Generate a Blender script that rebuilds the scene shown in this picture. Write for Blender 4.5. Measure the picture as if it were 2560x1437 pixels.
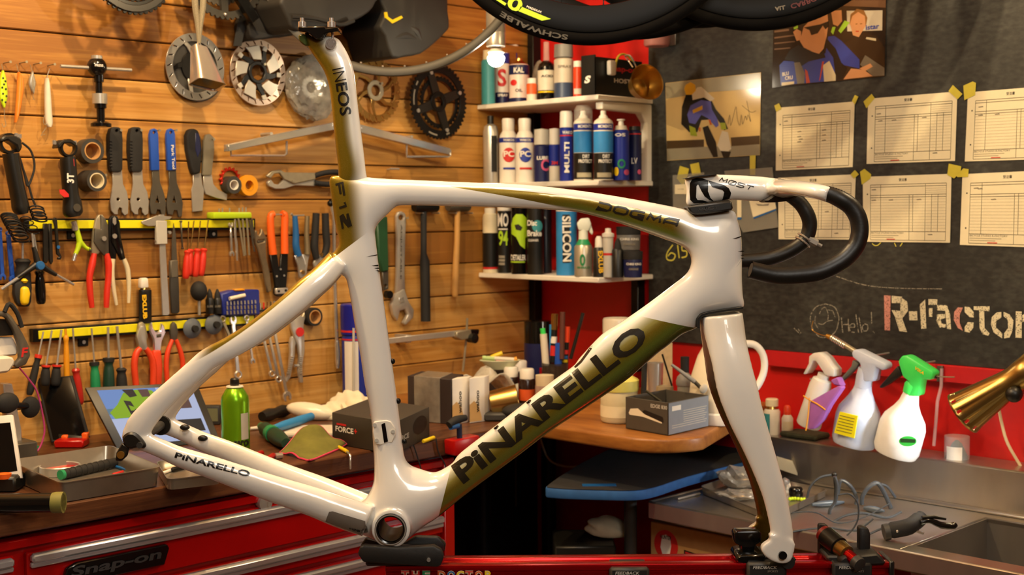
import bpy, bmesh, math, random
import numpy as np
from mathutils import Vector as V, Matrix as MX
from mathutils.bvhtree import BVHTree
from mathutils.geometry import delaunay_2d_cdt
random.seed(7)
S = bpy.context.scene
for o in list(bpy.data.objects): bpy.data.objects.remove(o)
PI = math.pi
COL = S.collection

# ------------------------------------------------------------------ camera
F, CX, CY, HZ, ROLL = 3300.,1280.,718.5,523.,.0075      # focal length in pixels of the 2560 x 1437 frame
CAM = V((0,0,1.37))
CM = MX.Rotation(PI/2-math.atan((CY-HZ)/F),3, 'X') @ MX.Rotation(-ROLL, 3, 'Z')
DB = 1.995                                                   # distance of the bicycle's centre plane
cd = bpy.data.cameras.new('camera'); cam = bpy.data.objects.new('camera', cd); COL.objects.link(cam)
cam.matrix_world = MX.Translation(CAM) @ CM.to_4x4()
cd.sensor_fit = 'HORIZONTAL'; cd.sensor_width = 36; cd.lens = F/2560*36; cd.clip_start = .05
cd.dof.use_dof = True; cd.dof.focus_distance = DB-.02; cd.dof.aperture_fstop = 7.5
S.camera = cam

# ------------------------------------------------------------------ world and lights
wd = bpy.data.worlds.new('world'); S.world = wd; wd.use_nodes = True
wd.node_tree.nodes['Background'].inputs[0].default_value = (.9,.72,.5,1)
wd.node_tree.nodes['Background'].inputs[1].default_value = .05
def lamp(name, kind, loc, col, power, size=.03, target=None, **k):
    l = bpy.data.lights.new(name, kind); l.color = col; l.energy = power
    if kind == 'AREA': l.size = size
    else: l.shadow_soft_size = size
    for a, b in k.items(): setattr(l, a, b)
    ob = bpy.data.objects.new(name, l); COL.objects.link(ob); ob.location = loc
    if target: ob.rotation_euler = (V(target)-V(loc)).to_track_quat('-Z', 'Y').to_euler()
    return ob
WARM = (1,.73,.40)
lamp('added_fill_light', 'AREA', (-.1,1.15,2.6),(1,.94,.84),13,.5)  # added soft fill from overhead, not a known fixture
lamp('added_fill_light', 'AREA', (.7,-.5,2.55),(1,.94,.84),28,.8,(.1,2.2,1.2))  # added front fill for the sides of the bike, not a known fixture
lamp('pendant_bulb_light', 'POINT', (-.38,2.2,2.42), WARM, 46,.022)
lamp('pendant_bulb_light', 'POINT', (-.85,1.75,2.38), WARM, 52,.022)
lamp('pendant_bulb_light', 'POINT', (1.2,2.02,2.25), WARM, 34,.025)
S.view_settings.view_transform = 'Standard'; S.view_settings.look = 'None'
S.view_settings.exposure = 0; S.view_settings.gamma = 1; S.view_settings.use_curve_mapping = False

# ------------------------------------------------------------------ pixel rays and frames
def ray(u, v): return CM @ V(((u-CX)/F, (CY-v)/F, -1))
def zpt(u, v, z):                                            # point of a horizontal plane seen at a pixel
    d = ray(u, v); return CAM+d*((z-CAM.z)/d.z)
class Fr:
    "upright frame: local x to the viewer's right, y away from the viewer, z up"
    def __init__(s, ox, oy, deg=0):
        s.o = V((ox, oy, 0)); s.a = math.radians(deg); s.R = MX.Rotation(s.a, 3, 'Z'); s.I = s.R.inverted()
    def px(s, u, v, y=0):
        c = s.I @ (CAM-s.o); d = s.I @ ray(u, v); return c+d*((y-c.y)/d.y)
    def w(s, p): return s.o + s.R @ V(p)
    def l(s, p): return s.I @ (V(p)-s.o)
CRX, CRY = .067,3.673                                       # the corner of the room
LW, RW, BK = Fr(CRX, CRY, 45), Fr(CRX, CRY, -45), Fr(0, DB, 0)
def at_z(u, v, z, deg=0):                                    # frame standing on a horizontal surface at a pixel
    p = zpt(u, v, z); return Fr(p.x, p.y, deg)

# ------------------------------------------------------------------ materials
def lin(h):
    h = h.lstrip('#'); c = [int(h[i:i+2], 16)/255 for i in (0,2,4)]
    return tuple(x/12.92 if x <= .04045 else ((x+.055)/1.055)**2.4 for x in c)+(1,)
MATS = {}
def mat(name, col, rough=.5, metal=0, noise=.08, scale=60, bump=0, **k):
    if name in MATS: return MATS[name]
    m = bpy.data.materials.new(name); m.use_nodes = True; MATS[name] = m
    N, L = m.node_tree.nodes, m.node_tree.links; b = N['Principled BSDF']
    c = lin(col); b.inputs['Base Color'].default_value = c
    b.inputs['Roughness'].default_value = rough; b.inputs['Metallic'].default_value = metal
    for a, x in k.items(): b.inputs[a.replace('_', ' ')].default_value = x
    if noise or bump:
        tc = N.new('ShaderNodeTexCoord'); t = N.new('ShaderNodeTexNoise'); t.inputs['Scale'].default_value = scale; t.inputs['Detail'].default_value = 3
        L.new(tc.outputs['Object'], t.inputs['Vector'])
        if noise:
            x = N.new('ShaderNodeMix'); x.data_type = 'RGBA'; x.inputs[6].default_value = tuple(q*(1-noise) for q in c[:3])+(1,)
            x.inputs[7].default_value = tuple(min(1, q*(1+noise)) for q in c[:3])+(1,)
            L.new(t.outputs[0], x.inputs[0]); L.new(x.outputs[2], b.inputs['Base Color'])
        if bump:
            q = N.new('ShaderNodeBump'); q.inputs['Strength'].default_value = bump; q.inputs['Distance'].default_value = .002
            L.new(t.outputs[0], q.inputs['Height']); L.new(q.outputs[0], b.inputs['Normal'])
    return m
def M(k):
    if k in MATS: return MATS[k]
    d = DEF[k]; return mat(k, d[0], *d[1:5], **(d[5] if len(d) > 5 else {}))
DEF = {  # colour, roughness, metal, noise, scale
 'white_plastic': ('#e6e0d4', .4,0,.05), 'cream_plastic': ('#d9cba8', .45,0,.08), 'black_plastic': ('#14130f', .4,0,.2),
 'black_gloss': ('#0b0b0b', .15,0,.1), 'black_rubber': ('#191817', .75,0,.2), 'dark_grey': ('#33312d', .5,0,.15), 'black_metal': ('#1c1b1a', .35,.6,.2),
 'chrome': ('#d6d3cd', .16,.78,.05), 'steel': ('#b5b1a8', .34,.6,.12), 'worn_steel': ('#a1977f', .42,.55,.2), 'brushed_steel': ('#c2bdb3', .32,.6,.1),
 'dark_steel': ('#5f5a50', .4,.6,.2), 'brass': ('#c99a45', .28,.85,.1), 'gold_steel': ('#c9a25c', .25,1,.1),
 'red_handle': ('#cf2f1c', .4,0,.06), 'orange_handle': ('#f0641a', .45,0,.06), 'red_orange': ('#e0431d', .4,0,.06), 'blue_handle': ('#1c4db0', .45,0,.08),
 'blue_dip': ('#1f5f9e', .4,0,.08), 'yellow': ('#e8c414', .45,0,.08), 'yellow_bar': ('#e6dc12', .4,0,.05), 'lime': ('#b9d61e', .35,0,.08), 'orange_yellow': ('#dd9414', .45,0,.08),
 'green_dark': ('#1d4a2a', .5,0,.2), 'green': ('#1c8a55', .45,0,.15), 'green_bright': ('#3ed65c', .35,0,.05), 'off_white': ('#d8d0bd', .5,0,.06), 'white_paint': ('#e9e2d2', .45,0,.05),
 'red_paint': ('#a80c08', .3,0,.1), 'red_chest': ('#a90806', .22,0,.06), 'red_anodised': ('#b30d14', .22,.75,.06), 'dark_red': ('#6d0d0a', .4,0,.15),
 'blue_can': ('#1c2e8e', .35,0,.08), 'navy': ('#141b4a', .4,0,.1), 'sky_blue': ('#2f86c6', .4,0,.1), 'teal': ('#3d8f95', .4,0,.15), 'purple': ('#9a5cae', .8,0,.12),
 'red_ink': ('#c92420', .5,0,.04), 'white_ink': ('#e9e4d8', .5,0,0), 'black_ink': ('#191512', .5,0,0), 'blue_ink': ('#24389a', .5,0,0), 'grey_ink': ('#8a8272', .6,0,0), 'green_ink': ('#1f7a45', .5,0,0),
 'yellow_ink': ('#f0bd13', .5,0,0), 'orange_ink': ('#d8571f', .5,0,.05), 'lime_ink': ('#a6cc22', .5,0,.05), 'pink_ink': ('#c9517a', .5,0,.05), 'gold_ink': ('#c9a35a', .5,0,0),
 'wood_handle': ('#c08f4c', .5,0,.25, {'scale': 30}), 'paper': ('#e4d9b6', .85,0,.05), 'card': ('#b98a52', .85,0,.15), 'tape_yellow': ('#cdbf3c', .5,0,.12, {'Alpha': .93}),
 'grey_box': ('#4a443b', .6,0,.08), 'charcoal_box': ('#39342c', .6,0,.08), 'brown_box': ('#2e2320', .6,0,.1), 'grey_plastic': ('#8b8a86', .45,0,.1), 'light_grey': ('#b9b5aa', .5,0,.08),
 'skin': ('#d0936a', .6,0,.08), 'ivory': ('#e9dfc6', .25,0,.05), 'cloth_white': ('#ded3b5', .9,0,.15), 'bag_black': ('#24221f', .65,0,.3, {'scale': 25, 'bump': .25}),
 'tyre': ('#070606', .85,0,.25, {'Specular IOR Level': .1}), 'rim_black': ('#030303', .45,0,.1, {'Specular IOR Level': .18}), 'rim_grey': ('#2e2a22', .5,.2,.15), 'clear_plastic': ('#e8e4da', .08,0,0, {'Alpha': .22}), 'bottle_clear': ('#d9d4c6', .3,0,.05, {'Alpha': .88}),
 'straw': ('#e6c6cc', .15,0,0, {'Alpha': .5}), 'rope': ('#857b64', .8,0,.5, {'scale': 600}), 'sponge': ('#3a3d2a', .95,0,.5, {'scale': 120, 'bump': .6}), 'bubble': ('#c7bfae', .2,0,.3, {'scale': 90, 'bump': .9, 'Alpha': .75}),
 'crackle': ('#a8a296', .12,.2,.6, {'scale': 70, 'bump': 1., 'Alpha': .68}), 'green_can': ('#7fc21b', .25,.7,.08), 'pink': ('#d63a64', .6,0,.08), 'magenta': ('#b83a78', .4,0,.08),
}
DEF = {k: (d if len(d) < 5 or not isinstance(d[4], dict) else d[:4]+(d[4].get('scale', 60), {a: b for a, b in d[4].items() if a != 'scale'})) for k, d in DEF.items()}

# ------------------------------------------------------------------ geometry: (verts, faces)
def J(*gs):
    vs, fs = [], []
    for v, f in gs:
        n = len(vs); vs += [tuple(x) for x in v]; fs += [tuple(i+n for i in q) for q in f]
    return vs, fs
def xf(g, m): return [tuple(m @ V(v)) for v in g[0]], g[1]
def mv(g, *d): d = V(d); return [tuple(V(v)+d) for v in g[0]], g[1]
def rot(g, deg, ax='Y', c=(0,0,0)):
    c = V(c); return xf(g, MX.Translation(c) @ MX.Rotation(math.radians(deg),4, ax) @ MX.Translation(-c))
def cr(pts, n=6, closed=False):                              # Catmull-Rom resampling of tuples of any length
    P = [np.array(p, float) for p in pts]; out = []; k = len(P)
    for i in range(k if closed else k-1):
        a, b, c, d = (P[(i-1) % k], P[i], P[(i+1) % k], P[(i+2) % k]) if closed else (P[max(i-1,0)], P[i], P[i+1], P[min(i+2, k-1)])
        for j in range(n):
            t = j/n; out.append(.5*((2*b)+(c-a)*t+(2*a-5*b+4*c-d)*t*t+(3*b-a-3*c+d)*t**3))
    if not closed: out.append(P[-1])
    return out
def bmg(bm):
    bm.verts.ensure_lookup_table(); bm.verts.index_update()
    g = [tuple(v.co) for v in bm.verts], [tuple(v.index for v in f.verts) for f in bm.faces]; bm.free(); return g
def bevel(bm, b, seg=1, ang=30):
    es = [e for e in bm.edges if len(e.link_faces) == 2 and e.calc_face_angle(0) > math.radians(ang)]
    if es and b > 0: bmesh.ops.bevel(bm, geom=es, offset=b, segments=seg, affect='EDGES', clamp_overlap=True, profile=.5)
def box(x0, x1, y0, y1, z0, z1, b=0, seg=1):
    bm = bmesh.new(); bmesh.ops.create_cube(bm, size=1)
    for v in bm.verts: v.co = V((x0+(v.co.x+.5)*(x1-x0), y0+(v.co.y+.5)*(y1-y0), z0+(v.co.z+.5)*(z1-z0)))
    bevel(bm, b, seg); return bmg(bm)
def ext(poly, y0, y1, b=0, holes=(), seg=1):                 # polygon (x, z) given thickness from y0 to y1
    bm = bmesh.new(); es = []
    for pl in [poly]+list(holes):
        vs = [bm.verts.new((p[0], y0, p[1])) for p in pl]
        es += [bm.edges.new((vs[i], vs[(i+1) % len(vs)])) for i in range(len(vs))]
    if holes: bmesh.ops.triangle_fill(bm, edges=es, use_beauty=True)
    else: bm.faces.new(vs)
    if abs(y1-y0) > 1e-9:
        r = bmesh.ops.extrude_face_region(bm, geom=bm.faces[:])
        for e in r['geom']:
            if isinstance(e, bmesh.types.BMVert): e.co.y = y1
        bmesh.ops.recalc_face_normals(bm, faces=bm.faces[:])
        bevel(bm, b, seg)
    return bmg(bm)
def tube(pts, r, seg=10, cap=True, closed=False, flat=None):
    P = [V(p) for p in pts]; n = len(P)
    R = r if isinstance(r, (list, tuple, np.ndarray)) else [r]*n
    vs, fs = [], []; nrm = None
    for i in range(n):
        t = (P[(i+1) % n]-P[i-1]) if closed else (P[min(i+1, n-1)]-P[max(i-1,0)])
        t.normalize()
        if nrm is None: nrm = t.orthogonal() if abs(t.y) > .99 else V((0,1,0)).cross(t)
        nrm = (nrm-t*nrm.dot(t)).normalized(); bn = t.cross(nrm)
        for k in range(seg):
            a = 2*PI*k/seg; vs.append(P[i]+(nrm*math.cos(a)+bn*math.sin(a)*(flat or 1))*R[i])
    m = n if closed else n-1
    for i in range(m):
        for k in range(seg):
            a, b = i*seg+k, i*seg+(k+1) % seg; c, d = ((i+1) % n)*seg+(k+1) % seg, ((i+1) % n)*seg+k
            fs.append((a, b, c, d))
    if cap and not closed: fs += [tuple(range(seg))[::-1], tuple(range((n-1)*seg, n*seg))]
    return vs, fs
def loft(rows, seg=16, cap=True):                            # rows: x, y, z, half height in the x-z plane, half thickness in y
    vs, fs = [], []; n = len(rows)
    for i, q in enumerate(rows):
        a, b = rows[max(i-1,0)], rows[min(i+1, n-1)]; t = V((b[0]-a[0], 0, b[2]-a[2])).normalized(); nn = V((-t.z, 0, t.x))
        for k in range(seg):
            w = 2*PI*k/seg; vs.append(V(q[:3])+nn*math.cos(w)*q[3]+V((0,1,0))*math.sin(w)*q[4])
    for i in range(n-1):
        for k in range(seg): fs.append((i*seg+k, i*seg+(k+1) % seg, (i+1)*seg+(k+1) % seg, (i+1)*seg+k))
    if cap: fs += [tuple(range(seg))[::-1], tuple(range((n-1)*seg, n*seg))]
    return vs, fs
def lathe(prof, seg=24, a0=0, a1=360, cap=True):             # profile (radius, z) turned about z
    full = a1-a0 >= 359.9; m = seg if full else seg+1; vs, fs = [], []
    for r, z in prof:
        for k in range(m):
            a = math.radians(a0+(a1-a0)*k/seg); vs.append((r*math.cos(a), r*math.sin(a), z))
    for i in range(len(prof)-1):
        for k in range(seg): a, b = i*m+k, i*m+(k+1) % m; fs.append((a, b, b+m, a+m))
    if cap and full:
        if prof[0][0] > 1e-6: fs.append(tuple(range(seg))[::-1])
        if prof[-1][0] > 1e-6: fs.append(tuple(range((len(prof)-1)*m, len(prof)*m)))
    return vs, fs
def facing(g): return xf(g, MX.Rotation(PI/2,4, 'X'))       # turn a lathe's axis towards the viewer (-y)
def ball(r, seg=16, n=8, sx=1, sy=1, sz=1):
    return [(x*sx, y*sy, z*sz) for x, y, z in lathe([(r*math.sin(PI*i/n)+1e-7,-r*math.cos(PI*i/n)) for i in range(n+1)], seg)[0]], lathe([(1, i) for i in range(n+1)], seg, cap=False)[1]
def ring(R, r, seg=28, sg=8): return tube([(R*math.cos(2*PI*k/seg),0, R*math.sin(2*PI*k/seg)) for k in range(seg)], r, sg, closed=True)
def circ(x, z, r, n=20, sx=1, a0=0): return [(x+r*sx*math.cos(2*PI*k/n+a0), z+r*math.sin(2*PI*k/n+a0)) for k in range(n)]
def rrect(x0, x1, z0, z1, r, n=4):
    o = []
    for cx, cz, a in ((x1-r, z1-r, 0),(x0+r, z1-r, 90),(x0+r, z0+r, 180),(x1-r, z0+r, 270)):
        for k in range(n+1): w = math.radians(a+90*k/n); o.append((cx+r*math.cos(w), cz+r*math.sin(w)))
    return o
TXC = {}
def glyphs(s, bold=0.):                                      # flat lettering, box 0..1 in x and z
    k = (s, bold)
    if k not in TXC:
        cu = bpy.data.curves.new('lettering', 'FONT'); cu.body = s; cu.offset = bold; cu.resolution_u = 3
        ob = bpy.data.objects.new('lettering', cu); me = bpy.data.meshes.new_from_object(ob)
        bm = bmesh.new(); bm.from_mesh(me); bmesh.ops.remove_doubles(bm, verts=bm.verts[:], dist=1e-5)
        xs = [v.co.x for v in bm.verts] or [0,1]; zs = [v.co.y for v in bm.verts] or [0,1]
        for v in bm.verts: v.co = V(((v.co.x-min(xs))/max(1e-6, max(xs)-min(xs)),0,(v.co.y-min(zs))/max(1e-6, max(zs)-min(zs))))
        bpy.data.objects.remove(ob); bpy.data.curves.remove(cu); bpy.data.meshes.remove(me)
        TXC[k] = bmg(bm)
    return TXC[k]
def cut(g, nx, nz):                                          # slice a flat mesh so that it can bend
    bm = bmesh.new(); vs = [bm.verts.new(v) for v in g[0]]
    for f in g[1]:
        try: bm.faces.new([vs[i] for i in f])
        except ValueError: pass
    bmesh.ops.triangulate(bm, faces=bm.faces[:])
    x0, x1 = min(v[0] for v in g[0]), max(v[0] for v in g[0]); z0, z1 = min(v[2] for v in g[0]), max(v[2] for v in g[0])
    for n, a, b, ax in ((nx, x0, x1,0),(nz, z0, z1,2)):
        for i in range(1, n):
            c = V((0,0,0)); c[ax] = a+(b-a)*i/n; d = V((0,0,0)); d[ax] = 1
            bmesh.ops.bisect_plane(bm, geom=bm.verts[:]+bm.edges[:]+bm.faces[:], plane_co=c, plane_no=d)
    return bmg(bm)
def drop(g, bvh, off=.0006, side=-1):                        # lay flat artwork onto a surface along y
    vs = []
    for x, y, z in g[0]:
        h = bvh.ray_cast(V((x, side, z)), V((0,-side, 0)))[0]
        if h is None: h = bvh.find_nearest(V((x, side*.03, z)))[0]
        vs.append((x, h.y+side*off, z))
    return vs, g[1]
def stroke(pts, w, closed=False):                            # flat ribbon along (x, z) points
    P = [V((p[0], p[1])) for p in pts]; n = len(P); vs, fs = [], []
    for i in range(n):
        a, b = (P[i-1], P[(i+1) % n]) if closed else (P[max(i-1,0)], P[min(i+1, n-1)])
        t = (b-a).normalized(); q = V((-t.y, t.x))*w/2; e = (b-P[i]) if (b-P[i]).length > 1e-9 else P[i]-a; e = e.normalized(); q /= max(.45, abs(t.dot(e)))
        vs += [(P[i].x+q.x, 0, P[i].y+q.y),(P[i].x-q.x, 0, P[i].y-q.y)]
    for i in range(n if closed else n-1):
        j = (i+1) % n; fs.append((2*i, 2*i+1,2*j+1,2*j))
    return vs, fs
SF = {'D': [[(0,1),(.8,1),(1,.8),(1,.2),(.8,0),(0,0),(.12,.4)]], 'O': [[(.2,1),(.8,1),(1,.8),(1,.2),(.8,0),(.2,0),(0,.2),(0,.8),(.2,1),(.5,1)]], 'G': [[(1,1),(.2,1),(0,.8),(0,.2),(.2,0),(1,0),(1,.48),(.5,.48)]],
 'M': [[(0,0),(.12,1),(.5,.3),(.88,1),(1,0)]], 'A': [[(0,0),(0,.7),(.25,1),(1,1),(1,0)], [(.05,.38),(1,.38)]], 'S': [[(1,1),(.2,1),(0,.85),(0,.65),(.2,.5),(.8,.5),(1,.35),(1,.15),(.8,0),(0,0)]], 'T': [[(0,1),(1,1)], [(.5,1),(.5,0)]], 'F': [[(0,0),(0,1),(1,1)], [(0,.52),(.8,.52)]], '1': [[(.3,.85),(.6,1),(.6,0)]], '2': [[(0,1),(1,1),(1,.9),(0,.12),(0,0),(1,0)]], 'Ø': [[(.2,1),(.8,1),(1,.8),(1,.2),(.8,0),(.2,0),(0,.2),(0,.8),(.2,1),(.5,1)], [(.15,-.1),(.85,1.1)]]}
def sglyphs(s, w=.16, gap=.28, asp=.85, aspect=1.):          # drawn stroke lettering, box 0..1; aspect = width of the word over its height
    n = len(s); tot = n*1+(n-1)*gap; gs = []
    for i, ch in enumerate(s):
        for l in SF[ch]: gs.append(stroke([((i*(1+gap)+x)/tot*aspect, w/2+z*(1-w)) for x, z in l], w))
    g = J(*gs); return [(x/aspect, 0, z) for x, _, z in g[0]], g[1]
def flat(poly): return [(p[0], 0, p[1]) for p in poly], [tuple(range(len(poly)))]

# ------------------------------------------------------------------ objects
def mesh_object(name, g, m, smooth=40):
    me = bpy.data.meshes.new(name); me.from_pydata([tuple(v) for v in g[0]], [], [tuple(f) for f in g[1]])
    if smooth: me.shade_smooth(); me.set_sharp_from_angle(angle=math.radians(smooth))
    me.materials.append(M(m) if isinstance(m, str) else m)
    o = bpy.data.objects.new(name, me); COL.objects.link(o); return o
class T:
    "one thing: its parts hang under an Empty at its base; a thing of one part is that mesh itself"
    L = []
    def __init__(s, name, label, cat, fr, u=None, v=None, y=0, group=None, base=None, kind=None):
        s.n, s.label, s.cat, s.f, s.group, s.kind = name, label, cat, fr, group, kind
        s.b = V(base) if base is not None else fr.px(u, v, y); s.ps = []; T.L.append(s)
    def p(s, u, v, y=0): return s.f.px(u, v, y)-s.b
    def q(s, pts, y=0): return [(a.x, a.z) for a in (s.p(u, v, y) for u, v in pts)]
    def sc(s, u, v, y=0):                                    # metres per vertical pixel
        return abs((s.p(u, v, y)-s.p(u, v+10, y)).z)/10
    def add(s, name, g, m, par=None, smooth=40, label=None):
        o = mesh_object(name, g, m, smooth); o.parent = par; s.ps.append(o)
        if label: o['label'] = label
        return o
    def e(s, name, pts, yf, th, m, b=.0015, holes=(), par=None, seg=1, n=0):  # pixel outline with thickness th behind its front yf
        if n: pts = [tuple(x) for x in cr(pts, n, True)]
        return s.add(name, ext(s.q(pts, yf), s.f and yf-s.b.y, yf-s.b.y+th, b, [s.q(h, yf) for h in holes], seg), m, par)
    def t(s, name, pts, r, m, seg=10, par=None, n=0, **k):   # pixel path (u, v, y) with radius in pixels
        if n: pts = [tuple(x) for x in cr(pts, n)]
        R = r if isinstance(r, (list, tuple)) else [r]*len(pts)
        if len(R) != len(pts): R = list(np.interp(np.linspace(0,1, len(pts)), np.linspace(0,1, len(R)), R))
        return s.add(name, tube([s.p(*q) for q in pts], [x*s.sc(*q) for x, q in zip(R, pts)], seg, **k), m, par)
    def text(s, name, body, a, b, h, y, m, bold=.01, par=None, shear=0, cyl=None, bvh=None, cuts=(12,3), off=.0007, extra=None):
        "lettering with its baseline from pixel a to pixel b, h pixels tall"
        A, B = s.p(*a, y), s.p(*b, y); hh = h*s.sc(*a, y); d = B-A; w = d.length; ex = d/w; ez = V((-ex.z, 0, ex.x))
        g = extra or glyphs(body, bold)
        g = [(x*w+z*shear*hh, 0, z*hh) for x, _, z in g[0]], g[1]
        if cyl or bvh: g = cut(g, *cuts)
        g = [tuple(A+ex*x+ez*z-V((0, off, 0))) for x, _, z in g[0]], g[1]
        if cyl:
            cx, cy, r = cyl; g = [(x, cy-math.sqrt(max(0, r*r-(x-cx)**2))-off, z) for x, _, z in g[0]], g[1]
        if bvh: g = drop(g, bvh, off)
        return s.add(name, g, m, par, 0)
    def cyl(s, name, prof, u, v, y, m, seg=20, par=None):    # lathe standing at a pixel: profile in pixels (radius, height)
        c = s.p(u, v, y); k = s.sc(u, v, y); return s.add(name, mv(lathe([(r*k, z*k) for r, z in prof], seg), *c), m, par)
    def done(s):
        if not s.ps: return None
        top = [o for o in s.ps if o.parent is None]
        if len(top) == 1: r = top[0]; r.name = s.n; r.data.name = s.n; r.location = s.f.w(s.b); r.rotation_euler = (0,0, s.f.a)
        else:
            r = bpy.data.objects.new(s.n, None); COL.objects.link(r); r.location = s.f.w(s.b); r.rotation_euler = (0,0, s.f.a); r.empty_display_size = .05
            for o in top: o.parent = r
        if s.kind == 'structure': r['kind'] = 'structure'
        else: r['label'] = s.label; r['category'] = s.cat
        if s.kind and s.kind != 'structure': r['kind'] = s.kind
        if s.group: r['group'] = s.group
        if 'label' in r and s.kind == 'structure' and s.label: r['label'] = s.label
        return r
def twin(root, loc, label, deg=None):                        # a copy of a thing with copies of its parts and sub-parts
    def cp(o, par):
        c = o.copy(); COL.objects.link(c); c.parent = par
        for k in list(o.children): cp(k, c)
        return c
    r = cp(root, None); r.location = loc; r['label'] = label
    if deg is not None: r.rotation_euler = (0,0, math.radians(deg))
    return r
# ------------------------------------------------------------------ the room
def wood_mat(name, c1, c2, c3, sx, sz, rough=.5, rings=1.0, coat=0):
    m = bpy.data.materials.new(name); m.use_nodes = True; MATS[name] = m
    N, L = m.node_tree.nodes, m.node_tree.links; b = N['Principled BSDF']
    tc = N.new('ShaderNodeTexCoord'); oi = N.new('ShaderNodeObjectInfo'); mp = N.new('ShaderNodeMapping')
    mp.inputs['Scale'].default_value = (sx, sz, sz)
    ad = N.new('ShaderNodeVectorMath'); ad.operation = 'ADD'; mu = N.new('ShaderNodeMath'); mu.operation = 'MULTIPLY'; mu.inputs[1].default_value = 37
    L.new(oi.outputs['Random'], mu.inputs[0]); L.new(tc.outputs['Object'], mp.inputs[0]); L.new(mp.outputs[0], ad.inputs[0]); L.new(mu.outputs[0], ad.inputs[1])
    n1 = N.new('ShaderNodeTexNoise'); n1.inputs['Scale'].default_value = 1; n1.inputs['Detail'].default_value = 6; n1.inputs['Distortion'].default_value = 1.2*rings
    n2 = N.new('ShaderNodeTexNoise'); n2.inputs['Scale'].default_value = 7; n2.inputs['Detail'].default_value = 3
    L.new(ad.outputs[0], n1.inputs[0]); L.new(ad.outputs[0], n2.inputs[0])
    r = N.new('ShaderNodeValToRGB'); e = r.color_ramp; e.elements[0].position = .28; e.elements[0].color = lin(c1); e.elements[1].position = .72; e.elements[1].color = lin(c3)
    k = e.elements.new(.5); k.color = lin(c2)
    mx = N.new('ShaderNodeMath'); mx.operation = 'MULTIPLY_ADD'; mx.inputs[1].default_value = .35; L.new(n2.outputs[0], mx.inputs[0])
    m2 = N.new('ShaderNodeMath'); m2.operation = 'MULTIPLY_ADD'; m2.inputs[1].default_value = .75; L.new(n1.outputs[0], m2.inputs[0])
    m3 = N.new('ShaderNodeMath'); m3.operation = 'MULTIPLY_ADD'; m3.inputs[1].default_value = .42; m3.inputs[2].default_value = -.27; L.new(oi.outputs['Random'], m3.inputs[0])
    L.new(m3.outputs[0], m2.inputs[2]); L.new(m2.outputs[0], mx.inputs[2]); L.new(mx.outputs[0], r.inputs[0]); L.new(r.outputs[0], b.inputs['Base Color'])
    b.inputs['Roughness'].default_value = rough; b.inputs['Coat Weight'].default_value = coat
    bp = N.new('ShaderNodeBump'); bp.inputs['Strength'].default_value = .12; bp.inputs['Distance'].default_value = .002; L.new(n2.outputs[0], bp.inputs['Height']); L.new(bp.outputs[0], b.inputs['Normal'])
    return m
wood_mat('cedar_plank', '#8f5c22', '#b58038', '#ca9a54', 1.3,34,.5)
wood_mat('bench_wood', '#3a1d10', '#54301a', '#6d4326', 2.2,40,.38)
wood_mat('desk_wood', '#5c3216', '#85501f', '#a2692c', 2.5,18,.4)

ROOM = 4.6; HT = 2.75
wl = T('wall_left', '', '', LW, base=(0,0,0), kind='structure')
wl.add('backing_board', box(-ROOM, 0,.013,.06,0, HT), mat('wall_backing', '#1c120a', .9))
wl.add('under_bench_shade', box(-ROOM, 0,0,.0131,0,.838), 'black_plastic')  # black sheet standing in for the deep shade under the bench
z5 = LW.px(0,499).z; dz = (LW.px(0,64).z-LW.px(0,918).z)/8
zr = z5-math.floor((z5-.84)/dz)*dz; k = 0
pg = None
while zr < HT:
    a, b = zr+.0013, min(zr+dz-.0013, HT)
    if b-a > .01:
        if pg is None:
            pg = mesh_object('plank', box(-ROOM, 0,0,.014,0, dz-.0026,.002), 'cedar_plank', 30); o = pg
        elif b-a > dz*.9: o = pg.copy(); COL.objects.link(o)
        else: o = mesh_object('plank', box(-ROOM, 0,0,.014,0, b-a, .002), 'cedar_plank', 30)
        o.location = (0,0, a); wl.ps.append(o)
    zr += dz
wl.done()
def plain(name, g, m, fr=None, label=None):
    t = T(name, label or '', '', fr or Fr(0,0), base=(0,0,0), kind='structure'); t.add(name, g, m, smooth=30); return t.done()
plain('wall_right', box(0, ROOM, 0,.06,0, HT), mat('red_wall', '#c01310', .42,0,.12,14), RW)
plain('wall_back', box(-ROOM, .06,-ROOM-.06,-ROOM, 0, HT), mat('back_wall', '#8a6a48', .8), LW)
plain('wall_side', box(-.06, ROOM, -ROOM-.06,-ROOM, 0, HT), mat('side_wall', '#86684a', .8), RW)
def floor_poly(z0, z1, m, nm):
    c = V((CRX, CRY, 0)); a = V((-1,-1,0))/math.sqrt(2)*ROOM; b = V((1,-1,0))/math.sqrt(2)*ROOM
    pl = [c, c+a, c+a+b, c+b]; vs = [(p.x, p.y, z) for z in (z0, z1) for p in pl]
    plain(nm, (vs, [(0,1,2,3),(7,6,5,4)]+[(i, (i+1) % 4,(i+1) % 4+4, i+4) for i in range(4)]), m)
floor_poly(-.05,0, mat('concrete_floor', '#4a4238', .7,0,.25,8,.2), 'floor')
floor_poly(HT, HT+.05, mat('ceiling_paint', '#a58a66', .8), 'ceiling')

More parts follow.
